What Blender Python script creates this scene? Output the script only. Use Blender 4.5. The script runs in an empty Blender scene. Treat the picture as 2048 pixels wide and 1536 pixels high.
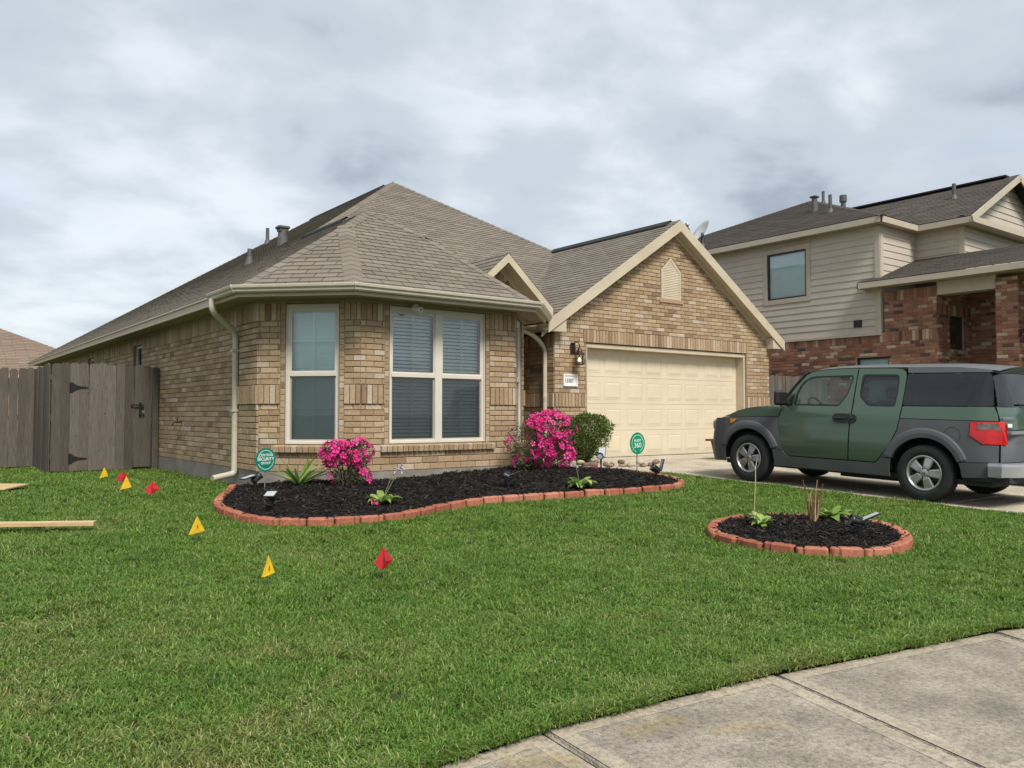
import bpy, bmesh, math, random
import numpy as np
from mathutils import Vector, Matrix, noise as mnoise
from mathutils.geometry import delaunay_2d_cdt

random.seed(7)
S = bpy.context.scene
COL = S.collection
R = math.radians

# ------------------------------------------------------------------ camera
EYE = Vector((0.0, 0.0, 0.87))
YAW, PITCH, FPX = R(37.3), math.atan(60 / 1640.0), 1640.0
cam_d = bpy.data.cameras.new('camera')
cam = bpy.data.objects.new('camera', cam_d)
COL.objects.link(cam)
cam_d.sensor_fit = 'HORIZONTAL'
cam_d.sensor_width = 36.0
cam_d.lens = 36.0 * FPX / 2048.0
cam_d.clip_start, cam_d.clip_end = 0.05, 3000
cam.location = EYE
cam.rotation_euler = (R(90) + PITCH, 0, -YAW)
S.camera = cam
S.view_settings.view_transform = 'Standard'
S.view_settings.look = 'None'
S.view_settings.gamma = 1.0
S.view_settings.exposure = 1.5
S.cycles.max_bounces = 6
S.cycles.transparent_max_bounces = 12
S.cycles.use_denoising = True

# ------------------------------------------------------------------ sky and sun (bright overcast)
SUN_EL, SUN_AZ = R(50), R(192)      # azimuth measured clockwise from +Y
W = bpy.data.worlds.new('World')
S.world = W
W.use_nodes = True
wn, wl = W.node_tree.nodes, W.node_tree.links
wn.clear()
def N(tree, kind, **kw):
    n = tree.nodes.new(kind)
    for k, v in kw.items():
        if k == 'inp':
            for kk, vv in v.items():
                n.inputs[kk].default_value = vv
        else:
            setattr(n, k, v)
    return n
T = W.node_tree
tc = N(T, 'ShaderNodeTexCoord')
sep = N(T, 'ShaderNodeSeparateXYZ'); wl.new(tc.outputs['Generated'], sep.inputs[0])
zz = N(T, 'ShaderNodeMath', operation='MAXIMUM', inp={1: 0.0}); wl.new(sep.outputs[2], zz.inputs[0])
za = N(T, 'ShaderNodeMath', operation='ADD', inp={1: 0.30}); wl.new(zz.outputs[0], za.inputs[0])
dx = N(T, 'ShaderNodeMath', operation='DIVIDE'); wl.new(sep.outputs[0], dx.inputs[0]); wl.new(za.outputs[0], dx.inputs[1])
dy = N(T, 'ShaderNodeMath', operation='DIVIDE'); wl.new(sep.outputs[1], dy.inputs[0]); wl.new(za.outputs[0], dy.inputs[1])
cmb = N(T, 'ShaderNodeCombineXYZ'); wl.new(dx.outputs[0], cmb.inputs[0]); wl.new(dy.outputs[0], cmb.inputs[1])
rotm = N(T, 'ShaderNodeMapping', inp={'Rotation': (0, 0, YAW), 'Scale': (1.0, 1.1, 1), 'Location': (5.3, 2.2, 0)})
wl.new(cmb.outputs[0], rotm.inputs[0])
n1 = N(T, 'ShaderNodeTexNoise', inp={'Scale': 1.25, 'Detail': 5.0, 'Roughness': 0.5, 'Distortion': 0.15}); wl.new(rotm.outputs[0], n1.inputs['Vector'])
n2 = N(T, 'ShaderNodeTexNoise', inp={'Scale': 3.4, 'Detail': 6.0, 'Roughness': 0.52, 'Distortion': 0.2}); wl.new(rotm.outputs[0], n2.inputs['Vector'])
mixn = N(T, 'ShaderNodeMix', data_type='FLOAT', inp={0: 0.40}); wl.new(n1.outputs[0], mixn.inputs[2]); wl.new(n2.outputs[0], mixn.inputs[3])
ramp = N(T, 'ShaderNodeValToRGB')
er = ramp.color_ramp
er.interpolation = 'EASE'
er.elements[0].position, er.elements[0].color = 0.37, (0.145, 0.163, 0.188, 1)
er.elements[1].position, er.elements[1].color = 0.62, (0.318, 0.338, 0.354, 1)
e = er.elements.new(0.48); e.color = (0.225, 0.248, 0.273, 1)
wl.new(mixn.outputs[0], ramp.inputs[0])
sky = N(T, 'ShaderNodeTexSky', sky_type='NISHITA', sun_disc=False, sun_elevation=SUN_EL, sun_rotation=SUN_AZ)
skys = N(T, 'ShaderNodeVectorMath', operation='SCALE', inp={'Scale': 0.055}); wl.new(sky.outputs[0], skys.inputs[0])
gap = N(T, 'ShaderNodeMapRange', inp={1: 0.60, 2: 0.80, 3: 0.10, 4: 0.45}); wl.new(n2.outputs[0], gap.inputs[0])
mx = N(T, 'ShaderNodeMix', data_type='RGBA')
wl.new(gap.outputs[0], mx.inputs[0]); wl.new(ramp.outputs[0], mx.inputs[6]); wl.new(skys.outputs[0], mx.inputs[7])
bg = N(T, 'ShaderNodeBackground', inp={'Strength': 1.0}); wl.new(mx.outputs[2], bg.inputs[0])
wo = N(T, 'ShaderNodeOutputWorld'); wl.new(bg.outputs[0], wo.inputs[0])

sun_d = bpy.data.lights.new('sun', 'SUN')
sun_d.energy, sun_d.angle, sun_d.color = 1.5, R(18), (1.0, 0.96, 0.90)
sun = bpy.data.objects.new('sun', sun_d)
COL.objects.link(sun)
_sd = Vector((math.sin(SUN_AZ) * math.cos(SUN_EL), math.cos(SUN_AZ) * math.cos(SUN_EL), math.sin(SUN_EL)))
sun.rotation_euler = _sd.to_track_quat('Z', 'Y').to_euler()

# ------------------------------------------------------------------ helpers: objects
def link(o, parent=None):
    COL.objects.link(o)
    if parent is not None:
        o.parent = parent
    return o
def tag(o, label=None, cat=None, group=None, kind=None):
    if label: o['label'] = label
    if cat: o['category'] = cat
    if group: o['group'] = group
    if kind: o['kind'] = kind
    return o
def empty(name, loc=(0, 0, 0), rz=0.0, parent=None):
    o = bpy.data.objects.new(name, None)
    o.empty_display_size = 0.1
    o.location = loc
    o.rotation_euler = (0, 0, rz)
    return link(o, parent)
def copy_tree(o, parent=None):
    c = o.copy()
    link(c)
    c.parent = parent
    for ch in list(o.children):
        copy_tree(ch, c)
    return c

class MB:
    """collects polygons, builds ONE mesh object"""
    def __init__(s):
        s.v, s.f, s.m, s.t, s.sm = [], [], [], [], []
    def face(s, pts, mi=0, tone=0.5, smooth=False):
        b = len(s.v)
        s.v.extend([tuple(p) for p in pts])
        s.f.append(tuple(range(b, b + len(pts))))
        s.m.append(mi); s.t.append(tone); s.sm.append(smooth)
    def add(s, verts, faces, mi=0, tone=0.5, smooth=False):
        b = len(s.v)
        s.v.extend([tuple(p) for p in verts])
        for f in faces:
            s.f.append(tuple(b + i for i in f)); s.m.append(mi); s.t.append(tone); s.sm.append(smooth)
    def box(s, lo, hi, mi=0, tone=0.5, M=None):
        x0, y0, z0 = lo; x1, y1, z1 = hi
        vs = [Vector(p) for p in ((x0,y0,z0),(x1,y0,z0),(x1,y1,z0),(x0,y1,z0),(x0,y0,z1),(x1,y0,z1),(x1,y1,z1),(x0,y1,z1))]
        if M is not None: vs = [M @ p for p in vs]
        s.add(vs, [(3,2,1,0),(4,5,6,7),(0,1,5,4),(1,2,6,5),(2,3,7,6),(3,0,4,7)], mi, tone)
    def bbox(s, lo, hi, b=0.004, mi=0, tone=0.5, M=None):
        """box with bevelled edges"""
        x0, y0, z0 = lo; x1, y1, z1 = hi
        b = min(b, (x1-x0)/2.2, (y1-y0)/2.2, (z1-z0)/2.2)
        P = []
        idx = {}
        for ix in (0, 1):
            for iy in (0, 1):
                for iz in (0, 1):
                    c = [(x0, x1)[ix], (y0, y1)[iy], (z0, z1)[iz]]
                    d = [(b, -b)[ix], (b, -b)[iy], (b, -b)[iz]]
                    for ax in range(3):
                        q = [c[k] + (0 if k == ax else d[k]) for k in range(3)]
                        idx[(ix, iy, iz, ax)] = len(P); P.append(Vector(q))
        F = []
        I = idx
        for ax in range(3):
            o = [k for k in range(3) if k != ax]
            for sd in (0, 1):
                quad = []
                for a, c in ((0,0),(1,0),(1,1),(0,1)):
                    k = [0,0,0]; k[ax] = sd; k[o[0]] = a; k[o[1]] = c
                    quad.append(I[(k[0],k[1],k[2],ax)])
                F.append(quad)
        for ax in range(3):            # edges along ax
            o = [k for k in range(3) if k != ax]
            for a in (0,1):
                for c in (0,1):
                    k0 = [0,0,0]; k0[o[0]] = a; k0[o[1]] = c
                    k1 = list(k0); k1[ax] = 1
                    F.append([I[(*k0,o[0])], I[(*k1,o[0])], I[(*k1,o[1])], I[(*k0,o[1])]])
        for ix in (0,1):
            for iy in (0,1):
                for iz in (0,1):
                    F.append([I[(ix,iy,iz,0)], I[(ix,iy,iz,1)], I[(ix,iy,iz,2)]])
        C = Vector(((x0+x1)/2,(y0+y1)/2,(z0+z1)/2))
        F2 = []
        for f in F:
            p = [P[i] for i in f]
            n = (p[1]-p[0]).cross(p[2]-p[0])
            cen = sum(p, Vector())/len(p)
            F2.append(tuple(f) if n.dot(cen-C) > 0 else tuple(reversed(f)))
        if M is not None: P = [M @ p for p in P]
        s.add(P, F2, mi, tone)
    def tube(s, pts, r, n=8, mi=0, tone=0.5, caps=True, smooth=True):
        pts = [Vector(p) for p in pts]
        rs = r if isinstance(r, (list, tuple)) else [r]*len(pts)
        rings = []
        prev = None
        for i, p in enumerate(pts):
            d = (pts[min(i+1, len(pts)-1)] - pts[max(i-1, 0)])
            d = d.normalized() if d.length > 1e-9 else Vector((0,0,1))
            if prev is None:
                a = Vector((0,0,1)) if abs(d.z) < 0.9 else Vector((1,0,0))
                u = d.cross(a).normalized()
            else:
                u = (prev - d*prev.dot(d)).normalized()
            prev = u
            w = d.cross(u)
            rings.append([p + (u*math.cos(2*math.pi*k/n) + w*math.sin(2*math.pi*k/n))*rs[i] for k in range(n)])
        vs = [q for rg in rings for q in rg]
        fs = []
        for i in range(len(rings)-1):
            for k in range(n):
                fs.append((i*n+k, i*n+(k+1)%n, (i+1)*n+(k+1)%n, (i+1)*n+k))
        s.add(vs, fs, mi, tone, smooth)
        if caps:
            s.add(rings[0], [tuple(reversed(range(n)))], mi, tone)
            s.add(rings[-1], [tuple(range(n))], mi, tone)
    def bar(s, pts, w, h, mi=0, tone=0.5, up=(0,0,1)):
        """rectangular section swept along pts"""
        pts = [Vector(p) for p in pts]; up = Vector(up)
        rings = []
        for i, p in enumerate(pts):
            d = (pts[min(i+1,len(pts)-1)] - pts[max(i-1,0)]).normalized()
            a = d.cross(up)
            a = a.normalized() if a.length > 1e-6 else Vector((1,0,0))
            c = a.cross(d).normalized()
            rings.append([p+a*w/2+c*h/2, p-a*w/2+c*h/2, p-a*w/2-c*h/2, p+a*w/2-c*h/2])
        vs = [q for rg in rings for q in rg]
        fs = [(3,2,1,0)] + [(i*4+k, i*4+(k+1)%4, (i+1)*4+(k+1)%4, (i+1)*4+k) for i in range(len(rings)-1) for k in range(4)]
        m = (len(rings)-1)*4
        fs.append((m,m+1,m+2,m+3))
        s.add(vs, fs, mi, tone)
    def lathe(s, prof, n=20, M=None, mi=0, tone=0.5, smooth=True):
        vs = []
        for r, z in prof:
            for k in range(n):
                a = 2*math.pi*k/n
                vs.append(Vector((r*math.cos(a), r*math.sin(a), z)))
        if M is not None: vs = [M @ v for v in vs]
        fs = [(i*n+k, i*n+(k+1)%n, (i+1)*n+(k+1)%n, (i+1)*n+k) for i in range(len(prof)-1) for k in range(n)]
        s.add(vs, fs, mi, tone, smooth)
    def prism(s, poly, a, b, M=None, mi=0, tone=0.5):
        """poly in xy, extruded from z=a to z=b"""
        n = len(poly)
        ar = sum(poly[i][0]*poly[(i+1)%n][1]-poly[(i+1)%n][0]*poly[i][1] for i in range(n))
        if ar < 0: poly = poly[::-1]
        vs = [Vector((x,y,a)) for x,y in poly] + [Vector((x,y,b)) for x,y in poly]
        if M is not None: vs = [M @ v for v in vs]
        fs = [tuple(reversed(range(n))), tuple(range(n,2*n))] + [(i,(i+1)%n,n+(i+1)%n,n+i) for i in range(n)]
        s.add(vs, fs, mi, tone)
    def mesh(s, name, mats):
        me = bpy.data.meshes.new(name)
        me.from_pydata(s.v, [], s.f)
        for m in (mats if isinstance(mats, (list, tuple)) else [mats]):
            me.materials.append(m)
        me.polygons.foreach_set('material_index', s.m)
        me.polygons.foreach_set('use_smooth', s.sm)
        a = me.attributes.new('tone', 'FLOAT', 'FACE')
        a.data.foreach_set('value', s.t)
        me.update()
        return me
    def build(s, name, mats, parent=None, merge=0.0):
        me = s.mesh(name, mats)
        if merge > 0:
            bm = bmesh.new(); bm.from_mesh(me)
            bmesh.ops.remove_doubles(bm, verts=bm.verts, dist=merge)
            bm.to_mesh(me); bm.free()
        return link(bpy.data.objects.new(name, me), parent)

# ------------------------------------------------------------------ helpers: materials
MATS = {}
def newmat(name):
    m = bpy.data.materials.new(name)
    m.use_nodes = True
    t = m.node_tree
    b = t.nodes['Principled BSDF']
    MATS[name] = m
    return m, t, b
def world_pos(t):
    return N(t, 'ShaderNodeNewGeometry').outputs['Position']
def noise_node(t, scale, detail=4, rough=0.55, vec=None, stretch=None):
    v = vec if vec is not None else world_pos(t)
    if stretch:
        mp = N(t, 'ShaderNodeMapping', inp={'Scale': stretch})
        t.links.new(v, mp.inputs[0]); v = mp.outputs[0]
    n = N(t, 'ShaderNodeTexNoise', inp={'Scale': scale, 'Detail': detail, 'Roughness': rough})
    t.links.new(v, n.inputs['Vector'])
    return n.outputs[0]
def rampn(t, src, stops):
    r = N(t, 'ShaderNodeValToRGB')
    el = r.color_ramp.elements
    el[0].position, el[0].color = stops[0][0], (*stops[0][1], 1)
    el[1].position, el[1].color = stops[-1][0], (*stops[-1][1], 1)
    for p, c in stops[1:-1]:
        e = el.new(p); e.color = (*c, 1)
    t.links.new(src, r.inputs[0])
    return r.outputs[0]
def mixc(t, fac, a, b, mode='MIX'):
    m = N(t, 'ShaderNodeMix', data_type='RGBA', blend_type=mode)
    for i, x in ((0, fac), (6, a), (7, b)):
        if hasattr(x, 'links'): t.links.new(x, m.inputs[i])
        elif i == 0: m.inputs[0].default_value = x
        else: m.inputs[i].default_value = (*x, 1)
    return m.outputs[2]
def bump(t, b, h, strength=0.3, dist=0.01):
    n = N(t, 'ShaderNodeBump', inp={'Strength': strength, 'Distance': dist})
    t.links.new(h, n.inputs['Height']); t.links.new(n.outputs[0], b.inputs['Normal'])
def attr(t, name, kind='GEOMETRY'):
    return N(t, 'ShaderNodeAttribute', attribute_name=name, attribute_type=kind).outputs['Fac']
def pm(name, c1, c2=None, scale=6.0, rough=0.6, bmp=0.0, bscale=60.0, metal=0.0, coat=0.0, spec=0.5, stretch=None, lo=0.35, hi=0.65, bdist=0.005):
    m, t, b = newmat(name)
    if c2 is None: c2 = tuple(x*0.86 for x in c1)
    f = noise_node(t, scale, 5, 0.6, stretch=stretch)
    t.links.new(rampn(t, f, [(lo, c2), (hi, c1)]), b.inputs['Base Color'])
    rr = N(t, 'ShaderNodeMapRange', inp={1: 0.3, 2: 0.7, 3: max(0.02, rough-0.06), 4: min(1, rough+0.06)})
    t.links.new(f, rr.inputs[0]); t.links.new(rr.outputs[0], b.inputs['Roughness'])
    b.inputs['Metallic'].default_value = metal
    b.inputs['Coat Weight'].default_value = coat
    b.inputs['Coat Roughness'].default_value = 0.06
    b.inputs['Specular IOR Level'].default_value = spec
    if bmp: bump(t, b, noise_node(t, bscale, 4, 0.6), bmp, bdist)
    return m
def tone_mat(name, stops, rough=0.9, nscale=25.0, namt=0.25, bmp=0.4, bscale=90.0, bdist=0.004, patch=None):
    """colour picked by the per-piece 'tone' attribute, with grain on top"""
    m, t, b = newmat(name)
    c = rampn(t, attr(t, 'tone'), stops)
    f = noise_node(t, nscale, 6, 0.65)
    g = rampn(t, f, [(0.3, (1-namt,)*3), (0.7, (1+namt*0.6,)*3)])
    c = mixc(t, 1.0, c, g, 'MULTIPLY')
    if patch:
        pf = noise_node(t, patch[0], 4, 0.6, stretch=patch[3] if len(patch) > 3 else None)
        pr = N(t, 'ShaderNodeMapRange', inp={1: patch[1], 2: patch[1]+0.2, 3: 0.0, 4: 0.55})
        t.links.new(pf, pr.inputs[0])
        c = mixc(t, pr.outputs[0], c, patch[2])
    t.links.new(c, b.inputs['Base Color'])
    b.inputs['Roughness'].default_value = rough
    b.inputs['Specular IOR Level'].default_value = 0.25
    if bmp: bump(t, b, noise_node(t, bscale, 4, 0.7), bmp, bdist)
    return m
def glass_mat(name, tint, refl_min=0.04, alpha=0.9, rough=0.0):
    """thin pane: clear tinted transmission plus fresnel reflection"""
    m, t, b = newmat(name)
    t.nodes.remove(b)
    out = t.nodes['Material Output']
    tr = N(t, 'ShaderNodeBsdfTransparent', inp={0: (*[x*alpha for x in tint], 1)})
    gl = N(t, 'ShaderNodeBsdfGlossy', inp={'Roughness': rough, 'Color': (1, 1, 1, 1)})
    fr = N(t, 'ShaderNodeFresnel', inp={'IOR': 1.52})
    mr = N(t, 'ShaderNodeMapRange', inp={1: 0.0, 2: 1.0, 3: refl_min, 4: 1.0}); t.links.new(fr.outputs[0], mr.inputs[0])
    mx = N(t, 'ShaderNodeMixShader')
    t.links.new(mr.outputs[0], mx.inputs[0]); t.links.new(tr.outputs[0], mx.inputs[1]); t.links.new(gl.outputs[0], mx.inputs[2])
    t.links.new(mx.outputs[0], out.inputs[0])
    return m
def leaf_mat(name, stops, rough=0.5, trans=0.25, nscale=14.0):
    m, t, b = newmat(name)
    c = rampn(t, attr(t, 'tone'), stops)
    g = rampn(t, noise_node(t, nscale, 3), [(0.3, (0.8,)*3), (0.7, (1.15,)*3)])
    c = mixc(t, 1.0, c, g, 'MULTIPLY')
    t.links.new(c, b.inputs['Base Color'])
    b.inputs['Roughness'].default_value = rough
    tl = N(t, 'ShaderNodeBsdfTranslucent'); t.links.new(c, tl.inputs[0])
    mx = N(t, 'ShaderNodeMixShader', inp={0: trans})
    t.links.new(b.outputs[0], mx.inputs[1]); t.links.new(tl.outputs[0], mx.inputs[2])
    t.links.new(mx.outputs[0], t.nodes['Material Output'].inputs[0])
    return m

M_brick = tone_mat('tan_brick', [(0.0, (0.23, 0.155, 0.095)), (0.25, (0.335, 0.228, 0.135)), (0.6, (0.40, 0.285, 0.172)), (0.85, (0.46, 0.345, 0.22)), (1.0, (0.49, 0.405, 0.305))], nscale=30, namt=0.22, bmp=0.5)
M_mortar = pm('mortar', (0.27, 0.205, 0.135), (0.20, 0.15, 0.10), 12, 0.95, 0.5, 120)
M_redbrick = tone_mat('red_brick', [(0.0, (0.085, 0.062, 0.05)), (0.05, (0.11, 0.07, 0.052)), (0.12, (0.22, 0.098, 0.062)), (0.6, (0.30, 0.138, 0.086)), (0.88, (0.36, 0.19, 0.12)), (0.93, (0.45, 0.34, 0.23)), (1.0, (0.48, 0.40, 0.30))], nscale=30, namt=0.25, bmp=0.5)
M_redmortar = pm('red_mortar', (0.36, 0.28, 0.20), (0.26, 0.20, 0.15), 12, 0.95, 0.5, 120)
M_shingle = tone_mat('shingle', [(0.0, (0.150, 0.128, 0.100)), (0.5, (0.195, 0.168, 0.134)), (1.0, (0.235, 0.205, 0.165))], rough=0.95, nscale=160, namt=0.22, bmp=0.6, bscale=260, bdist=0.002, patch=(0.9, 0.56, (0.13, 0.112, 0.09), (1, 1, 1)))
M_shingle_n = tone_mat('weathered_shingle', [(0.0, (0.070, 0.060, 0.050)), (0.5, (0.10, 0.084, 0.070)), (1.0, (0.135, 0.115, 0.097))], rough=0.95, nscale=60, namt=0.25, bmp=0.5, bscale=200, bdist=0.002, patch=(0.6, 0.5, (0.055, 0.05, 0.043), (1, 1, 1)))
M_shingle_f = tone_mat('far_shingle', [(0.0, (0.20, 0.145, 0.105)), (0.5, (0.25, 0.185, 0.135)), (1.0, (0.30, 0.225, 0.165))], rough=0.95, nscale=40, namt=0.2, bmp=0.3)
M_underlay = pm('roof_underlay', (0.035, 0.03, 0.026), None, 5, 0.95)
M_vent = pm('black_ridge_vent', (0.012, 0.012, 0.013), None, 9, 0.7)
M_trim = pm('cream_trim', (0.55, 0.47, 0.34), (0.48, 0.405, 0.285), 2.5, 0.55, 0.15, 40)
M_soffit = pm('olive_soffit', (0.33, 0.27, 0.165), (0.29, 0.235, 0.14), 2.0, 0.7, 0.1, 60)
M_gutter = pm('cream_gutter', (0.56, 0.51, 0.40), (0.50, 0.45, 0.345), 3.0, 0.35, 0.05, 20)
M_frame = pm('almond_frame', (0.64, 0.59, 0.50), (0.60, 0.55, 0.46), 4, 0.4)
M_blind = pm('white_blind', (0.83, 0.90, 0.89), (0.79, 0.86, 0.85), 5, 0.5)
M_blind_d = pm('blind_shade', (0.74, 0.85, 0.84), (0.70, 0.81, 0.80), 3, 0.6)
M_glass = glass_mat('window_glass', (0.90, 0.99, 0.99), 0.07, 1.0)
M_screen = None
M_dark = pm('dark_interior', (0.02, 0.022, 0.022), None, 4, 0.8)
M_found = pm('foundation_concrete', (0.27, 0.245, 0.205), (0.19, 0.172, 0.142), 3.0, 0.9, 0.5, 50)
M_gdoor = pm('cream_garage_door', (0.66, 0.575, 0.42), (0.61, 0.525, 0.38), 1.3, 0.5, 0.12, 30)
M_wood = None

def screen_mat():
    m, t, b = newmat('insect_screen')
    b.inputs['Base Color'].default_value = (0.05, 0.06, 0.062, 1)
    b.inputs['Roughness'].default_value = 0.8
    tr = N(t, 'ShaderNodeBsdfTransparent')
    mx = N(t, 'ShaderNodeMixShader', inp={0: 0.45})
    t.links.new(tr.outputs[0], mx.inputs[1]); t.links.new(b.outputs[0], mx.inputs[2])
    t.links.new(mx.outputs[0], t.nodes['Material Output'].inputs[0])
    return m
M_screen = screen_mat()

def wood_mat():
    m, t, b = newmat('weathered_wood')
    c = rampn(t, attr(t, 'tone'), [(0.0, (0.062, 0.049, 0.038)), (0.5, (0.105, 0.085, 0.067)), (1.0, (0.155, 0.13, 0.107))])
    g = noise_node(t, 18, 6, 0.7, stretch=(3.0, 3.0, 0.22))
    c = mixc(t, 1.0, c, rampn(t, g, [(0.3, (0.55,)*3), (0.7, (1.25,)*3)]), 'MULTIPLY')
    k = N(t, 'ShaderNodeTexVoronoi', inp={'Scale': 5.5}); t.links.new(world_pos(t), k.inputs['Vector'])
    kn = N(t, 'ShaderNodeMapRange', inp={1: 0.03, 2: 0.09, 3: 1.0, 4: 0.0}); t.links.new(k.outputs['Distance'], kn.inputs[0])
    c = mixc(t, kn.outputs[0], c, (0.04, 0.028, 0.02))
    st = noise_node(t, 1.6, 4, 0.6, stretch=(1, 1, 0.35))
    sr = N(t, 'ShaderNodeMapRange', inp={1: 0.5, 2: 0.7, 3: 0.0, 4: 0.6}); t.links.new(st, sr.inputs[0])
    c = mixc(t, sr.outputs[0], c, (0.075, 0.062, 0.038))
    t.links.new(c, b.inputs['Base Color'])
    b.inputs['Roughness'].default_value = 0.9
    bump(t, b, g, 0.5, 0.004)
    return m
M_wood = wood_mat()
# ------------------------------------------------------------------ helpers: laying pieces on planes
def clip_half(poly, a, b, c):
    """keep a*x+b*y<=c"""
    out = []
    n = len(poly)
    for i in range(n):
        p, q = poly[i], poly[(i+1) % n]
        dp, dq = a*p[0]+b*p[1]-c, a*q[0]+b*q[1]-c
        if dp <= 0: out.append(p)
        if (dp < 0 < dq) or (dq < 0 < dp):
            t = dp/(dp-dq)
            out.append((p[0]+(q[0]-p[0])*t, p[1]+(q[1]-p[1])*t))
    return out
def clip_rect(poly, x0, y0, x1, y1):
    for a, b, c in ((-1,0,-x0),(1,0,x1),(0,-1,-y0),(0,1,y1)):
        poly = clip_half(poly, a, b, c)
        if len(poly) < 3: return []
    return poly
def area2(poly):
    return 0.5*sum(poly[i][0]*poly[(i+1)%len(poly)][1]-poly[(i+1)%len(poly)][0]*poly[i][1] for i in range(len(poly)))
def clean(poly):
    out = []
    for p in poly:
        if not out or abs(p[0]-out[-1][0])+abs(p[1]-out[-1][1]) > 1e-5: out.append(p)
    if len(out) > 1 and abs(out[0][0]-out[-1][0])+abs(out[0][1]-out[-1][1]) < 1e-5: out.pop()
    return out
def inset(poly, d):
    n = len(poly)
    out = []
    for i in range(n):
        p0, p1, p2 = poly[i-1], poly[i], poly[(i+1) % n]
        e1 = (p1[0]-p0[0], p1[1]-p0[1]); e2 = (p2[0]-p1[0], p2[1]-p1[1])
        l1 = math.hypot(*e1) or 1e-9; l2 = math.hypot(*e2) or 1e-9
        n1 = (-e1[1]/l1, e1[0]/l1); n2 = (-e2[1]/l2, e2[0]/l2)
        k = max(0.35, 1 + n1[0]*n2[0]+n1[1]*n2[1])
        out.append((p1[0]+(n1[0]+n2[0])/k*d, p1[1]+(n1[1]+n2[1])/k*d))
    return out
class Frame:
    def __init__(s, o, u, v):
        s.o = Vector(o); s.u = Vector(u).normalized(); s.v = Vector(v).normalized(); s.n = s.u.cross(s.v).normalized()
    def P(s, a, b, h=0.0):
        return s.o + s.u*a + s.v*b + s.n*h
    def uv(s, p):
        d = Vector(p) - s.o
        return (d.dot(s.u), d.dot(s.v))
    def M(s):
        return Matrix(((s.u.x,s.v.x,s.n.x,s.o.x),(s.u.y,s.v.y,s.n.y,s.o.y),(s.u.z,s.v.z,s.n.z,s.o.z),(0,0,0,1)))
FWD = Vector((math.sin(YAW)*math.cos(PITCH), math.cos(YAW)*math.cos(PITCH), math.sin(PITCH)))
RGT = Vector((math.cos(YAW), -math.sin(YAW), 0))
UPV = RGT.cross(FWD)
def seen_size(c, n, area):
    """how large a piece shows from the place the photograph was taken (0 when turned away or out of frame)"""
    d = Vector(c) - EYE
    z = d.dot(FWD)
    if z < 0.3: return 0.0
    if abs(d.dot(RGT)/z) > 0.63 or abs(d.dot(UPV)/z) > 0.48: return 0.0
    k = -d.normalized().dot(n)
    return max(0.0, k)*area/d.length_squared
class Pieces:
    """many alike pieces of one thing: the largest in view become parts, the rest one joined part"""
    def __init__(s): s.items = []
    def add(s, size, verts, faces, tone): s.items.append((size, verts, faces, tone))
    def emit(s, name, rest, mat, parent, limit=300, min_size=0.0):
        it = sorted(s.items, key=lambda a: -a[0])
        big = [x for x in it[:limit] if x[0] > min_size]
        for _, v, f, t in big:
            o = sum((Vector(p) for p in v), Vector())/len(v)
            mb = MB(); mb.add([Vector(p)-o for p in v], f, 0, t)
            ob = mb.build(name, mat, parent)
            ob.location = o
        mb = MB()
        for _, v, f, t in it[len(big):]: mb.add(v, f, 0, t)
        if mb.f:
            tag(mb.build(rest, mat, parent), kind='stuff')
def piece_block(pc, fr, poly, h0, h1, bev, tone):
    """bevelled block on a frame: from height h0 to h1"""
    poly = clean(poly)
    if len(poly) < 3: return
    a = area2(poly)
    if a < 0: poly = poly[::-1]; a = -a
    if a < 0.0006: return
    ip = inset(poly, bev)
    n = len(poly)
    v = [fr.P(x,y,h0) for x,y in poly] + [fr.P(x,y,h1-bev) for x,y in poly] + [fr.P(x,y,h1) for x,y in ip]
    f = []
    for i in range(n):
        j = (i+1) % n
        f.append((i,j,n+j,n+i)); f.append((n+i,n+j,2*n+j,2*n+i))
    f.append(tuple(range(2*n,3*n)))
    c = fr.P(sum(p[0] for p in poly)/n, sum(p[1] for p in poly)/n, h1)
    pc.add(seen_size(c, fr.n, a), v, f, tone)
def subtract_rects(rect, holes):
    parts = [rect]
    for hx0, hy0, hx1, hy1 in holes:
        nxt = []
        for x0, y0, x1, y1 in parts:
            if hx1 <= x0 or hx0 >= x1 or hy1 <= y0 or hy0 >= y1:
                nxt.append((x0,y0,x1,y1)); continue
            if hx0 > x0: nxt.append((x0,y0,hx0,y1))
            if hx1 < x1: nxt.append((hx1,y0,x1,y1))
            cx0, cx1 = max(x0,hx0), min(x1,hx1)
            if hy0 > y0: nxt.append((cx0,y0,cx1,hy0))
            if hy1 < y1: nxt.append((cx0,hy1,cx1,y1))
        parts = nxt
    return [p for p in parts if p[2]-p[0] > 0.02 and p[3]-p[1] > 0.02]
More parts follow.
